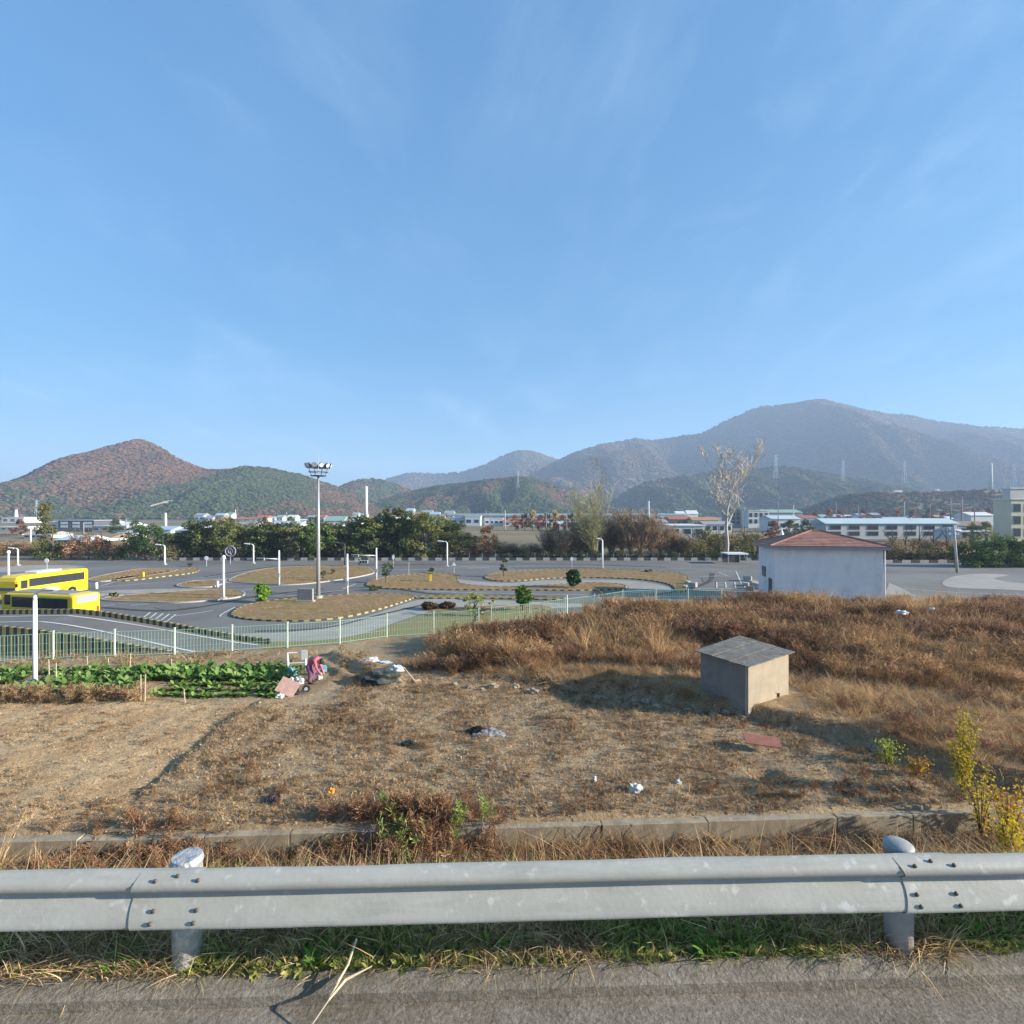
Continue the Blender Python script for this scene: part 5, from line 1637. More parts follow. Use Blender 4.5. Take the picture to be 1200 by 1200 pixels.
for k, (px, w_, hh, lb) in enumerate(((88, 5.0, 3.4, 'rust coloured shrub right of the yellow-green cone-shaped tree'), (104, 5.6, 4.2, 'orange leaved shrub, tallest between cone-shaped and round trees'), (119, 4.4, 3.4, 'faded orange shrub nearest the round dark green tree'))):
    tree('orange_shrub', at(px, 98 + k, 0), crown_mesh('crown', 340 + k, hh, w_, .2, 26, 55, .36, [(.36, .19, .10), (.30, .17, .10), (.42, .26, .15)], 'round', .36), TRK[k], lb, 'shrub', 'orange shrubs at the left')
for k, px in enumerate((133, 147, 188, 205)):
    tree('low_shrub', at(px, 96.5, 0), crown_mesh('crown', 350 + k, 2.2, 5.0, .1, 20, 50, .32, EVG + BRN, 'round', .4), None, f'low dark shrub on the back edge by the round tree, {ORD[k]} from left', 'shrub', 'low shrubs by the round tree')
tree('orange_tree', at(573, 99), crown_mesh('crown', 360, 6.0, 4.6, 1.2, 26, 70, .34, [(.42, .17, .065), (.36, .15, .06), (.48, .22, .09)], 'round', .32), branch_mesh('trunk', 42, 5, .6, .12, 2), 'vivid orange tree at the right end of the dark grove', 'tree')
M['tree_pale'] = mat('pale_tree_bark', (.55, .49, .42), .85, .15, 2)
# brown leafless thicket
TW = [(.46, .33, .21), (.52, .38, .25), (.38, .25, .155), (.31, .22, .135)]
thick_v = [weed_mesh('crown', 370 + i, 6.3, TW, 30, 60, 1.25, .065, M['leaf']) for i in range(3)]
thick_t = [branch_mesh('trunk', 380 + i, 6.0, .55, .09, 3, nsub=(3, 4), first=.12, thin=.02) for i in range(3)]
tx = [557, 571, 588, 602, 617, 631, 645, 657, 668, 680, 692, 704, 716, 728, 739, 751, 762, 774, 785, 797]
tp = [(550, 636), (575, 640), (590, 632), (610, 644), (630, 640), (645, 622), (660, 628), (680, 612), (710, 604), (740, 602), (765, 600), (780, 612), (800, 632)]
for k, px in enumerate(tx):
    d = 99 + (k * 29 % 7) * .7
    py = np.interp(px, [q[0] for q in tp], [q[1] for q in tp]) + random.uniform(-3, 3)
    tree('bare_shrub', at(px, d, -.1), thick_v[k % 3], thick_t[(k + 1) % 3], f'bushy brown leafless shrub in the thicket behind the yard, {ORD[k]} from its left end', 'shrub', 'brown thicket behind the yard', 1, k * 2.1, 1.15, max(1.8, ZY(py, d)) / 6.0)
# rusty small trees inside the thicket
for k, (px, py) in enumerate(((651, 612), (672, 618), (690, 622))):
    tree('rusty_tree', at(px, 104, -.1), crown_mesh('crown', 390 + k, 7.2, 3.4, .6, 26, 50, .36, [(.28, .13, .07), (.22, .11, .06), (.34, .18, .09)], 'plume', .32), thick_t[k], ('rusty red-brown tree, leftmost of three behind the thicket', 'rusty red-brown tree, middle of three behind the thicket', 'rusty red-brown tree nearest the pale poplar')[k], 'tree', 'rusty trees behind the thicket', 1, k, 1, ZY(py, 104) / 7.2)
crown_sc = [crown_mesh('crown', 470, 6, 5, .1, 26, 52, .36, [(.30, .24, .09), (.24, .19, .08), (.34, .22, .12)], 'round', .38), crown_mesh('crown', 471, 6, 5, .1, 26, 52, .36, [(.12, .12, .05), (.20, .15, .08), (.30, .17, .10)], 'round', .38)]
# pale poplar and the tall bare tree
tree('pale_poplar', at(697, 97.5), weed_mesh('crown', 395, 15.6, [(.50, .45, .22), (.42, .40, .18), (.58, .51, .30)], 26, 75, 2.0, .075, M['leaf']), branch_mesh('trunk', 43, 16.5, .34, .18, 3, up=1.1, matl=M['pale_bark'], thin=.018), 'pale half-bare poplar with thin yellow-green leaves above the brown thicket', 'poplar tree')
bare = branch_mesh('trunk', 53, 27.5, 1.0, .42, 4, first=.30, up=.95, matl=M['tree_pale'], nsub=(3, 4), thin=.05)

t_ = empty('bare_tree', at(851, 97.5), R(40), 'tall leafless tree with pale spreading branches left of the white house', 'tree')
t_.scale = (.95, .95, .74)
link('trunk', bare, t_)
link('crown', crown_mesh('crown', 396, 26, 11, 11.0, 46, 16, .8, [(.42, .36, .29), (.34, .28, .22)], 'column', .34, aspect=.05), t_)
# shrubs right of the thicket
YG = [(.24, .20, .065), (.19, .17, .06), (.30, .235, .10), (.14, .14, .05)]
for k, (px, hh, w_) in enumerate(((812, 3.6, 5), (826, 5.2, 5), (842, 4.6, 5.5), (858, 4.0, 5), (873, 4.6, 5), (888, 4.2, 5), (1046, 2.6, 5.5), (1062, 2.2, 6), (1078, 3.0, 5.5), (1094, 2.6, 6), (1109, 3.0, 5))):
    where = 'left of the white house' if px < 900 else 'right of the white house'
    i_ = k if k < 6 else k - 6
    tree('autumn_shrub', at(px, 100 + k % 3, 0), crown_mesh('crown', 400 + k, hh, w_, .1, 26, 52, .38, YG if px < 900 else YG[1:] + BRN, 'round', .38), TRK[k % 3], f'olive and tan shrub in the row {where}, {ORD[i_]} from the left', 'shrub', f'olive shrubs {where}', 1, k)
for k, (px, hh) in enumerate(((1134, 3.8), (1148, 4.6), (1163, 4.4), (1178, 4.8), (1194, 4.5), (1212, 4.5), (1230, 4.4))):
    tree('green_bush', at(px, 84, -.1), crown_mesh('crown', 420 + k % 3, hh, 4.6, .1, 32, 66, .36, [(.10, .155, .04), (.075, .12, .035), (.13, .18, .05)], 'round', .36), None, f'dense green bush in the clump at the right frame edge, {ORD[k]} from the utility pole', 'bush', 'green bushes at the right edge', 1, k * 1.1)
# low dark hedge behind the barrier
for k, px in enumerate(range(596, 905, 11)):
    tree('hedge_bush', at(px, 96.2 + k % 2 * .6, 0), crown_mesh('crown', 430 + k % 3, 1.5, 2.6, .05, 16, 42, .26, [(.045, .06, .025), (.07, .075, .03), (.10, .085, .05)], 'round', .42), None, f'low dark hedge bush behind the back barrier, {ORD[k]} from the left', 'bush', 'hedge along the back barrier', 1, k * .9, 1, .75 + .5 * ((k * 7) % 5) / 5)
for k, px in enumerate(range(1048, 1200, 12)):
    tree('hedge_bush', at(px, 92 + k % 2 * .6, 0), crown_mesh('crown', 440 + k % 3, 1.7, 2.8, .05, 16, 42, .28, [(.05, .055, .028), (.10, .07, .045), (.07, .07, .03)], 'round', .42), None, f'low dark brown bush at the right back edge, {ORD[k]} from the white house', 'bush', 'hedge at the right back edge', 1, k * .9)

# brown and rust scrub on the left and right, beyond the yard
for k, px in enumerate(range(-6, 196, 9)):
    d = 106 + (k * 13 % 9)
    tree('scrub_bush', at(px, d, -.1), (thick_v[k % 3] if k % 3 else crown_sc[k % 2]), None, f'brown scrub bush beyond the yard at the left, {ORD[k]} from the frame edge', 'bush', 'brown scrub at the left', 1, k * 1.7, 1.0, .34 + .16 * ((k * 7) % 5) / 5)
for k, px in enumerate(range(1040, 1136, 7)):
    d = 108 + (k * 11 % 8)
    tree('scrub_bush', at(px, d, -.1), (thick_v[k % 3] if k % 2 else crown_sc[k % 2]), None, f'tan scrub bush beyond the yard, {ORD[k]} right of the white house', 'bush', 'tan scrub at the right', 1, k * 1.7, 1.0, .42 + .16 * ((k * 7) % 5) / 5)
for k, px in enumerate((770, 782, 795, 808, 820, 833, 845, 858, 870, 882, 895)):
    d = 112 + (k * 11 % 8)
    tree('scrub_bush', at(px, d, -.1), thick_v[k % 3] if k % 2 else crown_sc[k % 2], None, f'tan scrub bush behind the tall bare tree, {ORD[k]} from the left', 'bush', 'tan scrub by the bare tree', 1, k * 1.7, 1.0, .55 + .2 * ((k * 7) % 5) / 5)
# barrier along the back edge
def barrier(x0, x1, y, label, step=1.25):
    root = empty('barrier_wall', (x0, y, 0), 0, label, 'barrier')
    n = int((x1 - x0) / step)
    for k in range(n):
        MB().box((step * (k + .5), 0, .24), (step - .05, .3, .52)).build('block', M['kerb_concrete'] if k % 2 else M['kerb_black'], root)
barrier(-68, 46, 95.2, 'low black and white block barrier along the back edge of the yard')
barrier(64, 112, 90.5, 'low black and white block barrier at the right back corner', 1.6)
def rail_fence(x0, x1, y, label):
    root = empty('post_fence', (x0, y, 0), 0, label, 'fence')
    n = int((x1 - x0) / 2.4)
    for k in range(n + 1):
        MB().box(((x1 - x0) * k / n, 0, .65), (.09, .09, 1.3)).build('post', M['grey_metal'], root)
    for z in (.5, .85, 1.2):
        MB().tube([(0, 0, z), (x1 - x0, 0, z)], .022, 5).build('rail', M['dark_metal'], root)
rail_fence(-8, 46, 95.8, 'thin dark post and rail fence behind the back barrier')

# ------------------------------------------------------------------ small trees on the islands
def small(px, py, pytop, wpx, cols, label, cat, shape='round', seed=1, leaf=.22, lobes=70, per=34, z0f=.12, name='clipped_tree', lobe=.25):
    b = P(px, py); H = ZY(pytop, b.y) - b.z; W_ = wpx / 600 * b.y
    return tree(name, b, crown_mesh('crown', seed, H * .97, W_ * .86, H * z0f, lobes, per, leaf, cols, shape, lobe), trunk_mesh(seed, H * .8, max(.04, H * .035), 4), label, cat)
BG = [(.15, .26, .03), (.11, .21, .03), (.20, .31, .05)]
small(307, 706, 684, 20, BG, 'bright green ball-shaped bush at the tip of the large island', 'bush', seed=501, name='ball_bush', z0f=.08)
small(613, 716.5, 687, 27, [(.11, .20, .035), (.15, .25, .05), (.08, .16, .03)], 'bright green round tree on the verge behind the tall grass', 'tree', seed=502, z0f=.28)
small(672.5, 689.5, 667, 20, [(.045, .10, .03), (.035, .08, .025), (.06, .125, .04)], 'dark green dense ball tree on the pine island, right end', 'tree', seed=503, z0f=.16, per=80)
small(452.5, 683, 661, 21, [(.06, .11, .03), (.085, .14, .04)], 'clipped spreading pine at the left end of its island', 'pine tree', seed=504, z0f=.45, lobes=16, lobe=.34, name='garden_pine')
small(590, 676, 655, 15, [(.06, .10, .035), (.08, .125, .04)], 'clipped pine with layered pads on the outer loop island', 'pine tree', seed=505, z0f=.4, lobes=12, per=50, lobe=.32, name='garden_pine')
small(421, 668, 651, 7, [(.10, .09, .05), (.13, .11, .06)], 'thin brownish young tree beside the left-armed signal pole', 'tree', seed=506, z0f=.4, lobes=8, name='young_tree')
small(556, 722, 694, 30, [(.24, .27, .06), (.32, .31, .08), (.18, .21, .05)], 'loose yellow-green bush rising behind the tall grass', 'bush', seed=507, name='loose_bush', leaf=.16, lobes=22, per=36, lobe=.26)
small(577, 722, 702, 13, [(.24, .27, .06), (.32, .31, .08)], 'small yellow-green sprig right of the loose bush', 'bush', seed=508, name='loose_bush', leaf=.14, lobes=8, per=30)
for k, (px, py, pt, wp, lb) in enumerate(((503, 714, 706.5, 22, 'flat dark brown shrub on the verge, left one of two'), (524, 712.5, 706, 20, 'flat dark brown shrub on the verge, right one of two'))):
    small(px, py, pt, wp, [(.10, .06, .04), (.14, .085, .05)], lb, 'shrub', seed=510 + k, name='flat_shrub', z0f=.05)
for k, (px, py, pt, wp, lb) in enumerate(((378, 681, 669, 13, 'small dark shrub left of the island track behind the mast'), (390, 673, 667, 6, 'tiny dark shrub on the island behind the mast'), (555, 703, 696, 9, 'tiny green shrub on the narrow striped strip'), (440, 692, 685, 18, 'dark low shrub under the clipped spreading pine'), (134, 700, 694.5, 10, 'small dark bush on the left grass island'), (222, 664, 660, 8, 'small dark bush at the back of the yard'), (112, 768, 757, 26, 'pale green weed clump behind the mesh fence by the ramp'), (760, 671, 667, 12, 'dark low shrub at the right of the outer loop'), (505, 671, 666, 12, 'small round shrub on the pine island behind the yellow post'))):
    small(px, py, pt, wp, [(.07, .10, .03), (.10, .12, .04)] if k != 6 else [(.22, .26, .07), (.30, .27, .10)], lb, 'shrub', seed=520 + k, name='small_shrub', z0f=.05, lobes=14, per=40, leaf=.16)

# ------------------------------------------------------------------ utility pole and carport
b = P(1120, 671); H = ZY(616, b.y)
root = empty('utility_pole', b, 0, 'leaning concrete utility pole right of the white house', 'utility pole')
MB().tube([(.25, 0, -.2), (-.3, 0, H)], [.20, .13], 12).build('pole', mat('pole_concrete', (.50, .48, .45), .9, .1, 3), root, smooth=True)
for z in (H - .5, H - 1.3):
    ca = MB().box((-.28, 0, z), (1.5, .1, .12)).build('crossarm', M['grey_metal'], root)
    for q in (-.65, -.3, .3, .65):
        MB().lathe([(.05, 0), (.09, .08), (.05, .14), (.08, .2), (.03, .26)], n=8).build('insulator', M['white_paint'], ca, loc=(-.28 + q, 0, z + .06))
b = P(882, 665)
root = empty('carport', (b.x, 90.0, 0), 0, 'white-roofed open carport left of the white house', 'carport')
MB().box((0, 0, 1.75), (3.6, 3.2, .22)).build('roof', M['white_paint'], root)
for sx in (-1.6, 1.6):
    for sy in (-1.4, 1.4):
        MB().box((sx, sy, .82), (.12, .12, 1.64)).build('post', M['grey_metal'], root)
MB().box((0, 1.5, .8), (3.2, .08, 1.6)).build('back_panel', M['dark_metal'], root)

# ------------------------------------------------------------------ town behind
def wallmat(n, c): return mat(n, c, .9, .06, .15)
TM = {'white': wallmat('town_white', (.66, .66, .65)), 'cream': wallmat('town_cream', (.60, .54, .40)), 'grey': wallmat('town_grey', (.30, .31, .33)), 'dark': wallmat('town_dark', (.10, .105, .12)),
      'blue': wallmat('town_blue', (.34, .45, .54)), 'teal': wallmat('town_teal', (.42, .53, .56)), 'light': wallmat('town_light_grey', (.50, .50, .48)), 'paleblue': wallmat('town_pale_blue', (.46, .54, .60)), 'red': wallmat('town_red', (.38, .14, .09)), 'brown': wallmat('town_brown', (.28, .19, .13)), 'green': wallmat('town_green', (.25, .38, .33)), 'orange': wallmat('town_orange', (.42, .23, .12))}
def building(px0, px1, pyt, d, depth, wall, roof, label, kind='flat', wins=(0, 0), rh=.0, name='town_building', cat='building', wz=(.25, .75), base=0.0, winmat=None, group=None):
    x0, x1 = (px0 - 600) / 600 * d, (px1 - 600) / 600 * d
    H = max(1.5, ZY(pyt, d) - base)
    W_ = x1 - x0
    root = empty(name, ((x0 + x1) / 2, d, base), 0, label, cat, group)
    if kind == 'gable': hw = H - rh
    else: hw = H - .35
    MB().box((0, depth / 2, hw / 2), (W_, depth, hw)).build('wall', TM[wall], root)
    if kind == 'flat':
        MB().box((0, depth / 2, hw + .175), (W_ + .6, depth + .6, .35)).build('roof', TM[roof], root)
    elif kind == 'gable':      # ridge along x
        e = .5
        vs = [(-W_ / 2 - e, -e, hw), (W_ / 2 + e, -e, hw), (W_ / 2 + e, depth / 2, hw + rh), (-W_ / 2 - e, depth / 2, hw + rh), (-W_ / 2 - e, depth + e, hw), (W_ / 2 + e, depth + e, hw)]
        MB().add(vs, [(0, 1, 2, 3), (3, 2, 5, 4), (0, 3, 4), (1, 5, 2), (0, 4, 5, 1)]).build('roof', TM[roof], root)
    nx, nz = wins
    if nx and nz:
        for i in range(nx):
            for j in range(nz):
                cw = W_ / nx * .55; ch = hw * (wz[1] - wz[0]) / nz * .62
                cx_ = -W_ / 2 + W_ / nx * (i + .5); cz_ = hw * (wz[0] + (wz[1] - wz[0]) * (j + .5) / nz)
                f = MB().box((cx_, -.03, cz_), (cw + .3, .1, ch + .3)).build('window', TM['grey'], root)
                MB().box((cx_, -.10, cz_), (cw, .06, ch)).build('pane', winmat or M['glass'], f)
    return root
building(68, 110, 609.5, 240, 16, 'dark', 'grey', 'dark modern office block with a glazed front in the left of the town', wins=(3, 2), wz=(.3, .95), winmat=TM['paleblue'])
building(55, 68, 611, 242, 12, 'white', 'white', 'white block attached left of the dark modern office', wins=(1, 2))
building(108, 148, 616, 235, 14, 'grey', 'paleblue', 'grey hall right of the dark modern office', wins=(4, 1))
building(104, 124, 610, 300, 18, 'white', 'white', 'white vaulted hall behind the grey hall, left one', 'gable', rh=2)
building(122, 147, 612, 305, 18, 'white', 'white', 'white vaulted hall behind the grey hall, right one', 'gable', rh=2)
building(-6, 30, 618, 260, 14, 'paleblue', 'white', 'long pale blue hall at the left frame edge', wins=(5, 1))
building(-10, 26, 625, 200, 12, 'white', 'brown', 'low white shed with brown roof at the left frame edge', 'gable', rh=1.0)
building(2, 28, 606, 420, 16, 'white', 'white', 'white factory block with a tall stack far left', wins=(3, 2))
MB_st = MB().tube([(0, 0, 0), (0, 0, 11)], [1.6, .9], 12)
tag(MB_st.build('factory_stack', TM['white'], loc=at(19, 430, 0), smooth=True), 'white tapered stack above the far left factory block', 'chimney')
building(150, 167, 620, 225, 10, 'white', 'white', 'white shed with pale gable left of the round green tree', 'gable', rh=1.2)
building(178, 200, 617, 215, 12, 'paleblue', 'blue', 'pale shed with light blue roof right of the round green tree', 'gable', rh=1.4)
building(200, 226, 618, 218, 12, 'white', 'paleblue', 'white hall with pale blue roof left of the grove', 'gable', rh=1.4)
building(380, 402, 605, 330, 14, 'white', 'green', 'white hall with sea-green roof seen over the grove', 'gable', rh=3)
building(528, 545, 606, 330, 14, 'blue', 'blue', 'blue box factory, left part, over the right end of the grove', wins=(2, 1))
building(545, 563, 604.5, 328, 16, 'paleblue', 'white', 'pale blue box factory joined right of the blue one', wins=(2, 1))
building(568, 590, 607, 340, 12, 'white', 'white', 'white low factory right of the blue box factory', wins=(4, 1))
building(590, 640, 609, 330, 14, 'white', 'red', 'long white hall with red roof above the orange tree', 'gable', rh=1.6, wins=(6, 1))
building(640, 690, 611, 300, 14, 'white', 'paleblue', 'long white hall behind the row of autumn trees', 'gable', rh=1.6, wins=(7, 1))
building(785, 826, 615, 150, 14, 'paleblue', 'white', 'pale two-window shed with white roof behind the brown thicket', wins=(3, 1), wz=(.45, .9))
building(857, 873, 594, 300, 14, 'grey', 'grey', 'grey concrete tower block behind the tall bare tree', wins=(3, 4), wz=(.15, .98))
building(877, 901, 598, 290, 12, 'white', 'white', 'white framed two-storey building right of the grey tower block', wins=(4, 2), wz=(.2, .95))
building(793, 803, 599, 420, 10, 'white', 'white', 'white round-roofed store above the brown thicket, left one', 'gable', rh=3)
building(806, 818, 598, 425, 10, 'white', 'white', 'white round-roofed store above the brown thicket, right one', 'gable', rh=3)
building(785, 812, 605, 330, 12, 'brown', 'red', 'brown house with dull red roof below the round-roofed stores', 'gable', rh=2, wins=(4, 1))
building(812, 842, 606, 320, 12, 'cream', 'orange', 'cream house with orange roof left of the grey tower block', 'gable', rh=2, wins=(4, 1))
building(968, 1122, 607.5, 168, 9, 'light', 'teal', 'long pale factory with a pale teal roof behind the white house', 'gable', rh=1.7, wins=(7, 2), wz=(.18, .95))
building(1045, 1072, 606, 185, 10, 'blue', 'blue', 'bright blue roofed shed rising behind the long pale factory', 'gable', rh=1.4)
building(1185, 1240, 584, 150, 5.6, 'cream', 'white', 'cream block with white parapet at the right frame edge', wins=(4, 3), wz=(.1, .95))
building(1184, 1240, 571.5, 175, 3, 'light', 'white', 'white roofed penthouse rising behind the cream block')
building(1120, 1162, 611, 190, 12, 'grey', 'brown', 'grey shed with brown roof left of the cream block', 'gable', rh=1.6, wins=(4, 1))
building(1138, 1165, 600, 300, 12, 'white', 'white', 'white shed above the grey shed at the right', 'gable', rh=2)
building(897, 940, 597, 320, 16, 'grey', 'green', 'grey hall with green roof right of the white framed building', 'gable', rh=2, wins=(5, 1))
building(905, 938, 604, 230, 12, 'white', 'paleblue', 'white long hall just above the red hip roof', 'gable', rh=1.6, wins=(4, 1))
cc = ['white', 'cream', 'grey', 'paleblue', 'brown']; rc_ = ['red', 'blue', 'grey', 'orange', 'green', 'white']
rr = random.Random(12); k = 0
for px in list(range(228, 380, 12)) + list(range(404, 530, 9)) + list(range(695, 790, 13)) + list(range(932, 1165, 15)):
    wq, rq = rr.choice(cc), rr.choice(rc_)
    w_ = rr.uniform(6, 13); d = rr.uniform(380, 560)
    pyt = rr.uniform(600, 609) if not 470 < px < 530 else rr.uniform(595, 605)
    building(px, px + w_, pyt, d, 10, wq, rq, f'tiny {wq} house with a {rq} roof, {ORD[k]} from the left among far town houses', 'gable', rh=2.2, wins=(2, 1), base=0 if pyt > 599 else 4, group='far town houses', cat='house', name='town_house')
    k += 1
def stick(px, pyb, pyt, d, r0, label, name='chimney', m='white', base=0.0, cat='chimney'):
    H = ZY(pyt, d) - base
    o = MB().tube([(0, 0, 0), (0, 0, H * .97), (0, 0, H)], [r0, r0 * .72, r0 * .6], 12).build(name, TM[m], loc=at(px, d, base), smooth=True)
    tag(o, label, cat)
# nearer sheds filling the plain
for k_, (a_, b_, c_, d_, wl_, rf_, lb_) in enumerate((
    (28, 56, 623, 175, 'white', 'grey', 'low white shed with grey roof left of the yellow-green tree'),
    (66, 96, 628, 150, 'paleblue', 'paleblue', 'low pale blue lean-to below the dark modern office'),
    (98, 128, 626, 160, 'white', 'brown', 'low white shed with brown roof above the orange shrubs'),
    (128, 150, 624, 170, 'cream', 'grey', 'low cream shed with grey roof left of the round green tree'),
    (226, 262, 616, 240, 'white', 'white', 'white flat shed peeping over the left end of the grove'),
    (268, 300, 612, 260, 'cream', 'grey', 'cream shed peeping over the grove left of the mast'),
    (318, 352, 611, 265, 'white', 'paleblue', 'white shed with pale roof peeping over the grove by the mast'),
    (404, 424, 609, 300, 'white', 'grey', 'white shed over the grove left of the tall chimney'),
    (440, 476, 606, 320, 'paleblue', 'white', 'pale blue shed over the grove right of the tall chimney'),
    (484, 520, 604, 330, 'cream', 'brown', 'cream shed with brown roof over the highest part of the grove'),
    (690, 728, 608, 240, 'white', 'grey', 'white shed with grey roof behind the pale poplar'),
    (735, 782, 609, 230, 'grey', 'paleblue', 'grey shed with pale roof behind the brown thicket'),
    (826, 858, 611, 210, 'white', 'grey', 'white shed with grey roof behind the tall bare tree'),
    (940, 958, 604, 260, 'white', 'red', 'white shed with red roof left of the long pale factory'),
    (1126, 1160, 618, 150, 'white', 'white', 'low white shed right of the long pale factory'))):
    building(a_, b_, c_, d_, 10, wl_, rf_, lb_, 'gable', rh=1.2, wins=(4, 1), wz=(.3, .9))
for k_, (a_, b_, t_2, d_) in enumerate(((36, 655, 617, 130), (98, 640, 612, 200), (148, 640, 608, 220), (276, 630, 597, 250), (336, 625, 600, 260), (575, 630, 600, 240), (592, 628, 598, 260), (640, 640, 600, 220), (664, 640, 603, 200), (722, 640, 602, 200), (870, 640, 596, 200), (912, 640, 588, 230), (930, 640, 592, 240), (980, 625, 589, 260), (1006, 625, 592, 260), (1060, 620, 588, 280), (1090, 620, 590, 280), (1142, 640, 586, 200))):
    stick(a_, b_, t_2, d_, .22, f'thin grey street pole in the town, {ORD[k_]} from the left', 'town_pole', 'grey' if k_ % 3 else 'white', cat='pole')
# white round tent peak behind the house roof
b = at(916, 110)
root = empty('tent', b, 0, 'white pointed tent peak above the left end of the red hip roof', 'tent')
MB().lathe([(1.2, ZY(634, 110)), (.55, ZY(628, 110)), (.12, ZY(621, 110)), (.05, ZY(617.5, 110))], n=12).build('canopy', M['white_paint'], root, smooth=True)
for q in range(4):
    MB().tube([(math.cos(q * 1.571 + .78) * 1.1, math.sin(q * 1.571 + .78) * 1.1, 0), (math.cos(q * 1.571 + .78) * 1.1, math.sin(q * 1.571 + .78) * 1.1, ZY(634, 110) + .05)], .05, 6).build('leg', M['grey_metal'], root)
stick(429, 604, 570, 420, 1.7, 'tall white slender chimney rising over the grove')
stick(1161, 574, 543, 606, 2.2, 'tall white slender chimney above the embankment at the right', base=ZY(577, 606))
stick(760, 604, 587, 300, .7, 'short pale chimney above the brown thicket')
stick(194, 620, 601, 240, .7, 'white pole under the bare cutting on the left hill', 'pole', cat='pole')
stick(1127, 610, 583, 260, .45, 'grey pole standing before the embankment', 'pole', 'grey', cat='pole')
stick(1114, 606, 583, 330, .5, 'thin pole right of the last trucks on the embankment', 'pole', 'grey', cat='pole')
def pylon(px, pyt, pyb, d, label):
    z0 = ZY(pyb, d); H = ZY(pyt, d) - z0; w_ = H * .10
    root = empty('pylon', at(px, d, z0), 0, label, 'pylon')
    mb = MB()
    for sx, sy in ((-1, -1), (1, -1), (1, 1), (-1, 1)):
        mb.tube([(sx * w_, sy * w_, -14), (sx * w_ * .18, sy * w_ * .18, H)], d * .00030, 4)
    for k in range(7):
        t = k / 7; a = w_ * (1 - .82 * t); c = w_ * (1 - .82 * (k + 1) / 7)
        mb.tube([(-a, -a, H * t), (c, -c, H * (k + 1) / 7)], d * .00018, 3); mb.tube([(a, -a, H * t), (-c, -c, H * (k + 1) / 7)], d * .00018, 3)
    mb.build('tower', TM['paleblue'], root)
    for t in (.68, .82, .95):
        MB().tube([(-H * .14, 0, H * t), (0, 0, H * t + H * .02), (H * .14, 0, H * t)], d * .0003, 4).build('crossarm', TM['paleblue'], root)
pylon(43, 586, 612, 600, 'grey lattice pylon before the left hill')
pylon(607, 552, 566, 880, 'small lattice pylon on the crest of the middle green hill')
pylon(909, 533, 553, 1060, 'lattice pylon on the right dark hill, left one of three')
pylon(988, 540, 556, 1060, 'lattice pylon on the right dark hill, middle one of three')
pylon(1060, 540, 558, 1060, 'lattice pylon on the right dark hill, right one of three')
pylon(1188, 544, 564, 1060, 'faint lattice pylon near the right frame edge')
# viaduct
def viaduct():
    d = 360
    root = empty('viaduct', at(525, d), 0, 'long grey railway viaduct with low walls crossing behind the town', 'viaduct')
    x1 = (800 - 525) / 600 * d
    z = ZY(604.2, d)
    MB().box((x1 / 2, 0, z), (x1, 9, 1.1)).build('deck', TM['grey'], root)
    MB().box((x1 / 2, -4.4, z + 1.0), (x1, .25, .9)).build('wall', TM['paleblue'], root)
    for k in range(14):
        MB().box((x1 * (k + .5) / 14, 0, (z - .55) / 2), (2.2, 5, z - .55)).build('pier', TM['grey'], root)
    for k in range(14):
        MB().box((x1 * (k + .25) / 14, 4, z + 2.6), (.35, .35, 4.6)).build('mast', TM['grey'], root)
viaduct()
# trucks on the embankment road
def truck(px, py, d, L_, label, m='white'):
    zb = ZY(py, d)
    root = empty('truck', at(px, d, zb), 0, label, 'truck')
    MB().box((0, 0, 1.9), (L_, 2.4, 2.6)).build('cargo_box', TM[m], root)
    c = MB().box((-L_ / 2 - 1.0, 0, 1.4), (1.8, 2.2, 2.0)).build('cab', TM['white'], root, bevel=.2)
    MB().box((-L_ / 2 - 1.2, -1.12, 1.9), (1.0, .05, .7)).build('window', M['glass'], c)
    for x in (-L_ / 2 - 1, -L_ * .2, L_ * .35):
        for s in (-1, 1):
            MB().tube([(x, s * 1.2, .5), (x, s * .9, .5)], .5, 10).build('wheel', M['black'], root)
truck(1052, 577.5, 618, 9.5, 'white box truck on the embankment road, left one')
truck(1097, 576.2, 618, 7.0, 'white box truck on the embankment road, right one')
# autumn trees in a row before the far halls, and along the embankment foot
AT = [[(.40, .18, .07), (.32, .14, .06)], [(.50, .36, .10), (.42, .30, .08)], [(.27, .13, .07), (.22, .10, .06)]]
av = [crown_mesh('crown', 600 + i, 8, 5.2, .8, 22, 26, .9, AT[i], 'plume', .36) for i in range(3)]
colw = ['orange', 'yellow', 'red-brown']
for k, px in enumerate((604, 615, 624, 633, 641, 651, 660, 669, 679)):
    tree('autumn_tree', at(px, 250, 0), av[(k * 2) % 3], TRK[k % 3], f'small {colw[(k * 2) % 3]} street tree before the far halls, {ORD[k]} from the left', 'tree', 'street trees before the far halls', 1, k, 1.1, 1.0 + .12 * (k % 3 - 1))
for k, px in enumerate((955, 972, 985, 1012, 1034, 1052, 1069, 1090, 1106, 1128, 1142, 1158)):
    tree('autumn_tree', at(px, 330, 0), av[0 if k % 4 == 1 else 2], TRK[k % 3], f'dark autumn tree below the embankment, {ORD[k]} from the left', 'tree', 'autumn trees below the embankment', 1, k, 1.25, 1.15 + .3 * ((k * 5) % 4) / 4)
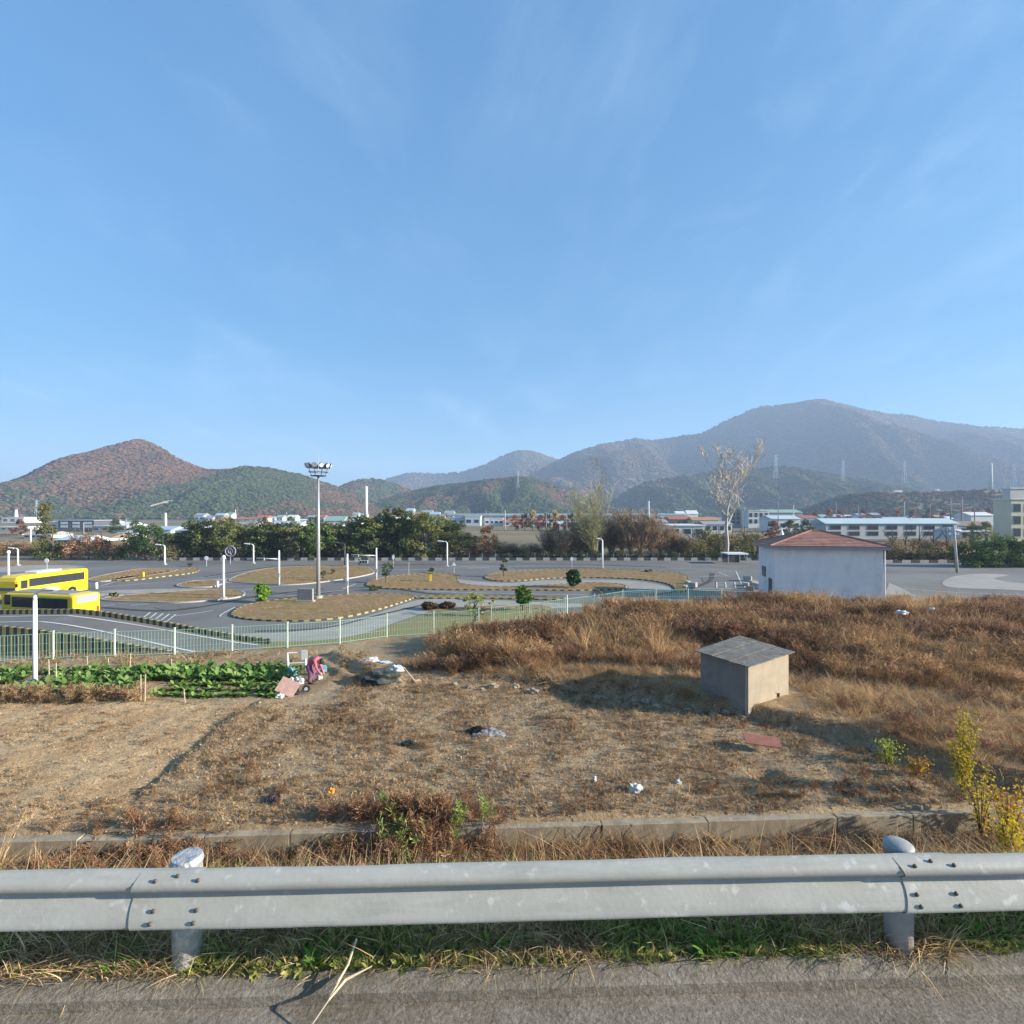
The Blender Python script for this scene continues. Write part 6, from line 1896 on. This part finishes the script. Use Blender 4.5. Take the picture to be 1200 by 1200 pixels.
for k, (px, d) in enumerate(((310, 300), (340, 310), (372, 300), (410, 320), (462, 330), (505, 320), (22, 190), (135, 190), (160, 185), (700, 260), (730, 250), (760, 255), (905, 160), (925, 165), (945, 170), (960, 175), (1140, 140), (1155, 138))):
    tree('town_tree', at(px, d, 0), grove_v[k % 6] if k % 3 else av[2], TRK[k % 3], f'tree standing among the town buildings, {ORD[k]} counted from the grove', 'tree', 'trees among the town buildings', 1, k, 1.0, .75)
# bare cutting on the left hill
o = MB().add([(0, 0, 0), (20, 3, -2), (44, 6, 1), (45, 14, 13), (24, 16, 14), (8, 8, 8)], [(0, 1, 2, 3, 4, 5)]).build('bare_cutting', wallmat('bare_soil', (.62, .50, .36)), loc=at(165, 640, ZY(599, 640)))
tag(o, kind='structure')
# ------------------------------------------------------------------ vegetable rows
crop_v = [rosette('crop_leaves', 700 + i, 22, .34, .13, [(.14, .25, .06), (.10, .19, .045), (.20, .31, .09), (.26, .34, .12)], 1.45, M['leaf'], .62) for i in range(4)]
crop_l = [rosette('crop_leaves', 710 + i, 18, .23, .10, [(.16, .26, .06), (.21, .30, .08), (.12, .20, .05)], 1.2, M['leaf'], .6) for i in range(3)]
def crops(y, x0, x1, step, var, label, group, smin, smax, yslope=.03):
    x = x0
    while x < x1:
        xx = x + random.uniform(-.06, .06); yy = y + (x - x0) * yslope * 0 + random.uniform(-.07, .07)
        if math.hypot(xx + 19.5, (yy - 20.6) * .8) < .75:
            x += step; continue
        z = float(h_near(xx, yy))
        o = link('vegetable_plant', random.choice(var), None, (xx, yy, z), (random.uniform(-.1, .1), random.uniform(-.1, .1), random.uniform(0, 6.28)))
        s = random.uniform(smin, smax); o.scale = (s, s, s)
        tag(o, label, 'plant', group)
        x += step
for y in (22.15, 21.55, 20.95):
    crops(y, -14.6, -8.9, .36, crop_v, 'dark leafy vegetable plant in the tall bed beside the bent person', 'tall leafy vegetable bed', 1.05, 1.4)
for y in (20.35, 19.75, 19.15):
    crops(y, -13.4, -8.6, .30, crop_l, 'pale leafy vegetable plant in the low front bed', 'low leafy vegetable bed', .9, 1.25)
for y in (21.9, 21.3, 20.7, 20.1, 19.5):
    crops(y, -23.5, -14.4, .40, crop_v, 'leafy vegetable plant in the ragged bed near the white street lamp', 'ragged leafy vegetable bed', .85, 1.25)
# dried stalks before the ragged bed
x, y, r = place(420, -23, -13.2, 18.5, 19.1, None, 31)
do_scatter('dry_stalks', x, y, r, V_straw + V_weed[:1], .35, .7, lambda x, y, r: np.array([[1.05, 1.05, .95]]), .4)
x, y, r = place(1500, -23, -6, 22.6, 25.0, lambda x, y: .5 * (fbm(x * .8, y, 3, 33) > .45), 32)
do_scatter('weed_cover', x, y, r, V_litter + V_green[:1], .8, 1.6, lambda x, y, r: np.array([[.95, .9, .8]]), .4)
# stakes
M['stake'] = mat('weathered_wood', (.50, .42, .31), .9, .15, 6)
for k, (px, py, hh) in enumerate(((152, 787, .75), (202, 788, .6), (165, 823, .95), (169.5, 824, 1.0), (103, 783, .5), (58, 798, .9), (66, 800, .85), (217, 823, .5), (128, 782, .4))):
    b = P(px, py, 2.1); b.z = float(h_near(b.x, b.y))
    o = MB().tube([(0, 0, -.15), (random.uniform(-.06, .06), 0, hh)], [.025, .02], 6).build('garden_stake', M['stake'], loc=b)
    tag(o, f'thin wooden stake in the vegetable ground, {ORD[[4,6,2,3,1,0,0,5,7][k]] if k not in (5,6) else ("first" if k==5 else "second")} ' + ('beside the white street lamp' if k in (5, 6) else 'of the loose ones'), 'stake', 'garden stakes')

# ------------------------------------------------------------------ person bending over, with the things around
M['pink'] = mat('pink_jacket', (.52, .13, .19), .9, .12, 9)
M['mauve'] = mat('mauve_trousers', (.20, .09, .15), .9, .1, 8)
M['skin'] = mat('skin', (.46, .27, .19), .6, .04, 6)
M['hair'] = mat('dark_hair', (.025, .02, .02), .6, 0)
M['boot'] = mat('dark_boot', (.04, .035, .035), .7, 0)
def skinned(name, verts, edges, radii, mats, root_i=0, parent=None, sub=2, face_mat=None):
    me = bpy.data.meshes.new(name); me.from_pydata(verts, edges, []); me.update()
    o = link(name, me, parent)
    for m in mats: me.materials.append(m)
    sk = o.modifiers.new('skin', 'SKIN'); sk.use_smooth_shade = True
    for i, v in enumerate(me.skin_vertices[0].data):
        q = radii[i]; v.radius = q if isinstance(q, tuple) else (q, q); v.use_root = (i == root_i)
    ss = o.modifiers.new('subdivision', 'SUBSURF'); ss.levels = sub; ss.render_levels = sub
    return o
def person():
    b = P(366, 799, 2.1); z = float(h_near(b.x, b.y))
    root = empty('person', (b.x, b.y, z), 0, 'person in a pink jacket and mauve trousers bending forward beside the vegetables', 'person')
    # pelvis, spine bending to the right, neck, head; legs slightly bent; arms reaching down
    vs = [(-.10, 0, .74), (-.02, -.01, .90), (.10, -.02, 1.0), (.20, -.02, .985), (.265, -.02, .95), (.345, -.03, .90)]     # 0-5 pelvis..head
    rad = [(.17, .15), (.165, .15), (.16, .14), (.12, .12), .06, .085]
    ed = [(0, 1), (1, 2), (2, 3), (3, 4), (4, 5)]
    for s in (-1, 1):
        i = len(vs)
        vs += [(-.09, s * .10, .68), (-.01, s * .12, .42), (-.07, s * .12, .09), (.07, s * .13, .045)]
        rad += [.115, .085, .06, .05]
        ed += [(0, i), (i, i + 1), (i + 1, i + 2), (i + 2, i + 3)]
        i = len(vs)
        vs += [(.17, s * .19, .94), (.24, s * .22, .68), (.36, s * .15, .46), (.40, s * .13, .40)]
        rad += [.075, .055, .042, .04]
        ed += [(2, i), (i, i + 1), (i + 1, i + 2), (i + 2, i + 3)]
    body = skinned('body', vs, ed, rad, [M['pink']], 0, root)
    # clothing and extremities, each following the body
    for s in (-1, 1):
        tr = MB().tube([(-.095, s * .09, .76), (-.085, s * .105, .66), (-.012, s * .12, .43), (-.06, s * .12, .16), (-.065, s * .12, .10)], [.145, .137, .103, .083, .078], 12)
        tr.build('trouser_leg', M['mauve'], root, smooth=True)
        MB().tube([(-.12, s * .12, .05), (-.06, s * .12, .06), (.03, s * .13, .05), (.12, s * .13, .035)], [.05, .066, .058, .04], 10).build('boot', M['boot'], root, smooth=True)
        hand = MB().tube([(.385, s * .135, .43), (.415, s * .13, .385), (.43, s * .128, .35)], [.03, .040, .030], 8)
        for f in range(4):
            off = (f - 1.5) * .019
            hand.tube([(.425, s * .128 + off, .355), (.44, s * .128 + off, .315), (.432, s * .128 + off, .285 + abs(f - 1.3) * .008)], [.010, .009, .007], 6)
        hand.tube([(.40, s * .10, .39), (.43, s * .085, .355), (.44, s * .088, .33)], [.011, .010, .008], 6)
        hand.build('hand', M['skin'], root, smooth=True)
    # head: hair cap, face features turned to the ground
    hd = MB()
    hd.lathe([(.02, -.115), (.06, -.10), (.085, -.05), (.092, 0), (.085, .05), (.06, .09), (.02, .108)], n=14)
    h_ = hd.build('head', M['skin'], root, smooth=True, loc=(.36, -.03, .89), rot=(0, R(118), 0))
    hr = MB().lathe([(.102, -.02), (.104, .02), (.095, .065), (.066, .105), (.02, .122)], n=14).build('hair', M['hair'], h_, smooth=True)
    MB().lathe([(.075, -.07), (.09, -.02), (.08, .04), (.03, .07)], (-.035, 0, .01), 12).build('hair_back', M['hair'], h_, smooth=True)
    MB().tube([(.085, 0, .0), (.112, 0, -.02), (.09, 0, -.03)], [.010, .016, .010], 6).build('nose', M['skin'], h_, smooth=True)
    for s in (-1, 1):
        MB().lathe([(.004, 0), (.011, .004), (.004, .008)], n=8).build('eye', M['hair'], h_, loc=(.082, s * .032, .012), rot=(0, R(90), 0))
        MB().lathe([(.004, -.01), (.02, 0), (.004, .01)], n=8).build('ear', M['skin'], h_, loc=(0, s * .09, -.005), rot=(R(90), 0, 0))
    MB().box((.083, 0, -.055), (.01, .04, .008)).build('mouth', M['pink'], h_)
person()

def on_field(px, py, dz=0.0):
    b = P(px, py, 2.1); b.z = float(h_near(b.x, b.y)) + dz
    return b
def crumpled(name, loc, size, m, label, cat, seed=0, flat=.6, group=None):
    import bmesh
    bm = bmesh.new(); bmesh.ops.create_icosphere(bm, subdivisions=3, radius=1)
    rr = random.Random(seed); ph = [rr.uniform(0, 6) for _ in range(6)]
    for v in bm.verts:
        n = v.co.copy()
        f = 1 + .22 * math.sin(5 * n.x + ph[0]) * math.sin(4 * n.y + ph[1]) + .16 * math.sin(9 * n.z + ph[2] + 3 * n.x) + rr.uniform(-.07, .07)
        v.co = Vector((n.x * size[0] * f, n.y * size[1] * f, max(-.25, n.z) * size[2] * f * (1 if n.z > 0 else flat)))
    me = bpy.data.meshes.new(name); bm.to_mesh(me); bm.free(); me.materials.append(m)
    o = link(name, me, None, loc)
    return tag(o, label, cat, group)
M['teal'] = mat('teal_plastic', (.13, .33, .36), .5, .1, 5)
M['bag_white'] = mat('white_plastic', (.60, .60, .58), .55, .08, 8)
M['bag_black'] = mat('black_plastic', (.02, .022, .022), .4, 0)
M['board_pink'] = mat('faded_pink_board', (.46, .29, .25), .85, .12, 5)
crumpled('plastic_bag', on_field(374, 797, .10), (.13, .10, .22), M['bag_white'], 'white plastic bag standing right beside the bent person', 'bag', 1)
crumpled('plastic_bag', on_field(378, 790, .14), (.18, .13, .22), M['teal'], 'teal plastic bag behind the white bag at the person', 'bag', 2)
crumpled('bundle', on_field(341, 794, .18), (.22, .18, .30), M['teal'], 'teal bundle standing at the end of the vegetable bed', 'bundle', 3)
crumpled('plastic_bag', on_field(351, 803, .14), (.18, .14, .24), M['bag_white'], 'white plastic bag lying between the pink board and the person', 'bag', 4)
crumpled('plastic_bag', on_field(341, 800, .10), (.16, .12, .15), M['bag_white'], 'small white bag on top of the garden trolley', 'bag', 5)
crumpled('plastic_bag', on_field(328, 818, .05), (.15, .10, .13), M['bag_white'], 'white bag lying under the lower left of the pink board', 'bag', 6)
b = on_field(337, 814)
o = MB().box((0, 0, .30), (.72, .03, .58), 0, 0, R(-38), R(24)).build('board', M['board_pink'], loc=b, bevel=.006)
tag(o, 'faded pink board leaning askew in front of the vegetable bed', 'board')
b = on_field(352, 811)
root = empty('garden_trolley', b, R(25), 'dark two-wheeled garden trolley behind the pink board', 'trolley')
for s in (-.2, .2):
    w_ = MB().tube([(s, -.025, .15), (s, .025, .15)], .15, 14).build('wheel', M['black'], root)
    MB().tube([(s, -.03, .15), (s, .03, .15)], .07, 10).build('hub', M['grey_metal'], w_)
fr = MB()
for s in (-.16, .16): fr.tube([(s, 0, .15), (s, .12, .55), (s, .35, .95)], .016, 6)
for t_ in (.3, .55, .8): fr.tube([(-.16, .02 + t_ * .3, t_), (.16, .02 + t_ * .3, t_)], .012, 6)
fr.build('frame', M['dark_metal'], root)
MB().box((0, -.14, .10), (.36, .28, .02)).build('toe_plate', M['dark_metal'], root)
b = on_field(349, 789)
root = empty('rack', b, R(10), 'white pipe rack standing at the end of the vegetable bed', 'rack')
fr = MB()
for s in (-.38, .34):
    fr.tube([(s, 0, -.1), (s - .05, .05, .95)], .025, 6); fr.tube([(s, .3, -.1), (s - .05, .05, .95)], .025, 6)
fr.tube([(-.44, .05, .93), (.30, .05, .95)], .025, 6); fr.tube([(-.4, .03, .5), (.32, .03, .5)], .018, 6)
fr.build('frame', M['white_paint'], root)
MB().box((.26, .02, .82), (.24, .04, .42), 0, 0, R(8)).build('cloth', M['bag_white'], root)
# dark tarp heap with pale sheet, second sheet, stick
M['tarp'] = mat('dark_tarp', (.075, .085, .07), .7, .2, 5)
crumpled('tarp_heap', on_field(448, 801, .05), (.75, .42, .38), M['tarp'], 'dark tarp covered heap on the grassy bank right of the person', 'heap', 8)
crumpled('plastic_sheet', on_field(464, 797, .18), (.30, .18, .18), M['bag_white'], 'crumpled white plastic sheet at the right end of the dark tarp heap', 'sheet', 9)
crumpled('plastic_sheet', on_field(450, 792, .30), (.32, .15, .07), M['bag_white'], 'thin pale sheet lying along the back of the dark tarp heap', 'sheet', 10)
crumpled('plastic_sheet', on_field(435, 776, .10), (.36, .24, .14), M['bag_white'], 'white plastic sheet caught in the grass above the dark tarp heap', 'sheet', 11)
b = on_field(487, 801)
o = MB().tube([(.05, 0, 0), (-.5, .1, .62)], [.028, .024], 8).build('stick', M['stake'], loc=b)
tag(o, 'pale wooden stick leaning on the grass right of the tarp heap', 'stick')
crumpled('plastic_scrap', on_field(489, 799, .02), (.16, .1, .06), mat('pinkish_scrap', (.55, .40, .34), .8, .1, 5), 'pinkish scrap at the foot of the leaning stick', 'scrap', 12)

# ash heap
M['ash'] = mat('ash', (.36, .34, .33), .95, .2, 12, bump=.02, bscale=20, col2=(.13, .12, .12))
M['char'] = mat('charred', (.025, .022, .022), .9, .2, 12, bump=.03, bscale=15)
b = on_field(568, 858)
root = empty('ash_heap', b, 0, 'burnt ash heap, black at its left and pale grey at its right', 'ash heap')
def lump(name, c, size, m, parent, seed):
    rr = random.Random(seed); mb = MB(); n, rg = 26, 7
    for i in range(rg + 1):
        for k in range(n):
            t = 2 * math.pi * k / n; q = i / rg
            rad = q * (1 + .16 * math.sin(3 * t + seed) + .1 * math.sin(7 * t + seed * 2))
            z = size[2] * (1 - q ** 1.6) * (1 + rr.uniform(-.35, .35)) + (0 if i < rg else -.06)
            mb.v.append((c[0] + size[0] * rad * math.cos(t), c[1] + size[1] * rad * math.sin(t), c[2] + z))
    for i in range(rg):
        for k in range(n):
            k2 = (k + 1) % n
            mb.f.append((i * n + k, (i + 1) * n + k, (i + 1) * n + k2, i * n + k2)); mb.m.append(0)
    return mb.build(name, m, parent)
lump('ash', (.12, 0, .03), (.55, .36, .09), M['ash'], root, 3)
lump('charred_remains', (-.22, .05, .05), (.34, .22, .13), M['char'], root, 5)
# scattered rubbish
crumpled('plastic_bag', on_field(745, 929, .06), (.16, .12, .14), M['bag_white'], 'white crumpled bag on the field in front of the hut', 'bag', 21)
crumpled('plastic_scrap', on_field(697, 917, .04), (.05, .04, .10), M['bag_white'], 'small white scrap left of the white crumpled bag', 'scrap', 22)
crumpled('plastic_scrap', on_field(548, 957, .03), (.09, .06, .06), M['bag_white'], 'pale scrap lying just above the retaining wall', 'scrap', 23)
crumpled('plastic_scrap', on_field(388, 930, .06), (.08, .06, .11), mat('orange_plastic', (.65, .27, .04), .6, .1, 6), 'orange scrap lying on the left half of the field', 'scrap', 24)
crumpled('plastic_bag', on_field(121, 980, .06), (.17, .12, .15), M['bag_black'], 'black plastic bag at the lower left edge of the field', 'bag', 25)
crumpled('stone', on_field(106, 981, .04), (.13, .10, .11), M['slab'], 'pale stone beside the black plastic bag', 'stone', 26)
crumpled('plastic_scrap', on_field(479, 872, .03), (.20, .12, .08), M['bag_black'], 'black plastic scrap on the field left of the ash heap', 'scrap', 27)
crumpled('plastic_scrap', on_field(795, 920, .03), (.07, .05, .09), M['bag_white'], 'tiny pale scrap right of the white crumpled bag', 'scrap', 28)
b = on_field(319, 938, .07)
tag(MB().box((0, 0, 0), (.34, .26, .02), .4, 0, R(14), R(-8)).build('rubber_mat', M['bag_black'], loc=b, bevel=.004), 'small dark square mat on the left half of the field', 'mat')
b = on_field(893, 878, .26)
o = MB().box((0, 0, 0), (.98, .44, .025), R(-9), 0, R(16), R(4)).build('board', mat('red_brown_board', (.30, .12, .09), .8, .15, 4), loc=b, bevel=.006)
tag(o, 'reddish brown board lying over a dark hole in front of the hut', 'board')
b = on_field(838, 768); b = at(792, 20.2, 0); b.z = float(h_near(b.x, b.y))
tag(MB().tube([(0, 0, -.1), (.02, 0, .42)], [.035, .03], 6).build('stub_post', M['stake'], loc=b), 'short wooden stub post in the shade left of the hut', 'post')
# stones along the terrace edge
M['edge_stone'] = mat('tan_stone', (.34, .285, .21), .95, .15, 6, bump=.01)
for k, (px, py) in enumerate(((604, 806), (618, 809), (626, 812), (700, 818), (742, 822), (756, 824), (770, 829), (806, 833), (818, 834), (836, 838), (851, 836), (870, 842), (533, 803), (550, 806), (565, 808), (578, 806), (884, 846))):
    rr = random.Random(k); s = rr.uniform(.09, .19)
    crumpled('stone', on_field(px, py, s * .2), (s, s * .8, s * .75), M['edge_stone'] if k % 3 else M['old_concrete'], f'pale stone in the row along the terrace edge, {ORD[[4,5,6,7,8,9,10,11,12,13,14,15,0,1,2,3,16][k]]} from the left', 'stone', 40 + k, group='stones along the terrace edge')
# pale litter in the straw on the right
for k, (px, py, s) in enumerate(((1057, 738, .34), (1062, 789, .30), (1092, 732, .18), (1128, 795, .16))):
    b = P(px, py, 2.5); b.z = float(h_near(b.x, b.y)) + (.9 if py < 740 else .25)
    crumpled('plastic_sheet', b, (s, s * .6, s * .5), M['bag_white'] if k % 2 == 0 else M['stake'], ('white sheet caught high in the rusty grass right of the hut', 'tan upright scrap in the flattened straw right of the hut', 'small white scrap in the rusty grass right of the white sheet', 'small tan scrap in the straw at the far right')[k], 'scrap', 70 + k)

# ------------------------------------------------------------------ yellow leaved shrubs at the right
YL = [(.62, .48, .04), (.55, .40, .035), (.70, .56, .07), (.42, .38, .05)]
OL = [(.60, .33, .05), (.68, .43, .07), (.50, .24, .04)]
def leafy_shrub(px, py, pytop, wpx, cols, label, seed, leaf=.085, n=1500):
    d0 = P(px, py, 2.3); d0.z = float(h_near(d0.x, d0.y))
    H = ZY(pytop, d0.y) - d0.z; W_ = wpx / 600 * d0.y
    root = empty('yellow_shrub', d0, 0, label, 'shrub', 'yellow shrubs at the right')
    r = np.random.default_rng(seed); mb = MB(); C_ = []
    for k in range(9):
        a = r.random() * 6.28; l = r.uniform(.2, 1)
        tip = np.array([math.cos(a) * W_ * .45 * l, math.sin(a) * W_ * .3 * l, H * r.uniform(.65, 1)])
        mid = tip * np.array([.35, .35, .5])
        mb.tube([(0, 0, -.1), tuple(mid), tuple(tip)], [.014, .010, .004], 5)
        m_ = n // 9
        t = r.uniform(.2, 1, (m_, 1))
        p = np.where(t < .5, mid * t * 2, mid + (tip - mid) * (t * 2 - 1)) + r.normal(0, .075, (m_, 3)) * (1.2 - .4 * t)
        C_.append(p)
    C_ = np.concatenate(C_)
    tint = np.array(cols)[r.integers(len(cols), size=len(C_))] * r.uniform(.7, 1.2, (len(C_), 1))
    V, F, T = leaf_quads(C_, leaf, r, np.clip(tint, 0, 1), aspect=1.1)
    mb.build('stems', M['bark'], root)
    link('leaves', mesh_np('leaves', V, F, M['leaf'], T), root)
leafy_shrub(1128, 925, 836, 58, YL, 'bright yellow leaved shrub, tallest at the right of the field', 801, .070, 1150)
leafy_shrub(1150, 945, 885, 50, YL + OL[:1], 'lower yellow shrub just right of the tallest one', 802, .065, 600)
leafy_shrub(1182, 965, 905, 45, OL + YL[:1], 'orange-yellow shrub at the right frame edge', 803, .07, 900)
leafy_shrub(1180, 1004, 948, 40, YL[:3], 'small bright yellow shrub in front of the wall at the right edge', 804, .07, 800)
leafy_shrub(1040, 888, 862, 40, [(.30, .36, .06), (.38, .40, .08)], 'yellow-green low weed clump right of the reddish board', 805, .06, 500)
leafy_shrub(1075, 902, 885, 40, OL + [(.35, .22, .10)], 'orange tinged low clump between the green clump and yellow shrub', 806, .06, 400)

# ------------------------------------------------------------------ fresh weeds along the kerb
def weed(px, py, s, label, seed, var='ros'):
    t = 2.80 + (1130 - py) / 600 * 1.6
    z = 6.60; d = (CZ - z) * 600 / (py - 600)
    x = (px - 600) / 600 * d; d = max(d, 2.745 + ROADS * x)
    if var == 'ros': me = rosette('weed_leaves', seed, 18, .070 * s, .022 * s, [(.12, .26, .035), (.16, .32, .05), (.09, .2, .03)], 1.3, M['leaf'], .5)
    else: me = blades_mesh('weed_leaves', 30, .13 * s, .04, .007, seed, [(.13, .26, .04), (.18, .32, .06)], .7, 3, .6, matl=M['leaf'])
    o = link('green_weed', me, None, (x, d, float(h_near(x, d)) - .005))
    tag(o, label, 'weed', 'fresh weeds along the kerb')
weed(362, 1150, 1.1, 'fresh green weed at the kerb near the dry reed stalk', 901)
weed(578, 1116, 1.2, 'bushy green weed under the middle of the rail, left one', 902)
weed(607, 1112, 1.1, 'bushy green weed under the middle of the rail, right one', 903)
weed(829, 1122, 1.2, 'fresh green weed at the kerb left of the right post, left one', 904)
weed(873, 1118, 1.3, 'taller grassy green weed left of the right post, nearest it', 905, 'g')
weed(165, 1130, 1.3, 'grassy green weed left of the foil-wrapped post', 906, 'g')
weed(225, 1128, 1.2, 'grassy green weed right of the foil-wrapped post', 907, 'g')
weed(1140, 1098, 1.1, 'green weed under the rail right of the right post', 908)
weed(130, 1142, 1.2, 'yellowish green weed at the kerb, leftmost', 909, 'g')
weed(540, 1112, 1.0, 'small grassy weed under the middle of the rail', 910, 'g')
# dry reed stalk hanging over the kerb
M['reed'] = mat('dry_reed', (.60, .49, .32), .85, .1, 8)
z = 6.62
def kp(px, py, zz=z):
    d = (CZ - zz) * 600 / (py - 600); return Vector(((px - 600) / 600 * d, d, zz))
p0 = kp(418, 1100, 6.70); p1 = kp(408, 1130, 6.66); p2 = kp(385, 1172, 6.625); p3 = kp(366, 1200, 6.56)
root = empty('dry_reed', p0, 0, 'dry pale reed stalk with split blades lying over the kerb', 'reed')
MB().tube([p - p0 for p in (p0, p1, p2, p3)], [.006, .006, .005, .003], 6).build('stalk', M['reed'], root)
q = kp(436, 1132, 6.66)
MB().tube([p2 - p0, kp(405, 1148, 6.64) - p0, q - p0], [.006, .009, .003], 5).build('blade', M['reed'], root)
MB().tube([p1 - p0, kp(396, 1150, 6.65) - p0, kp(378, 1166, 6.60) - p0], [.004, .004, .002], 5).build('blade', M['reed'], root)
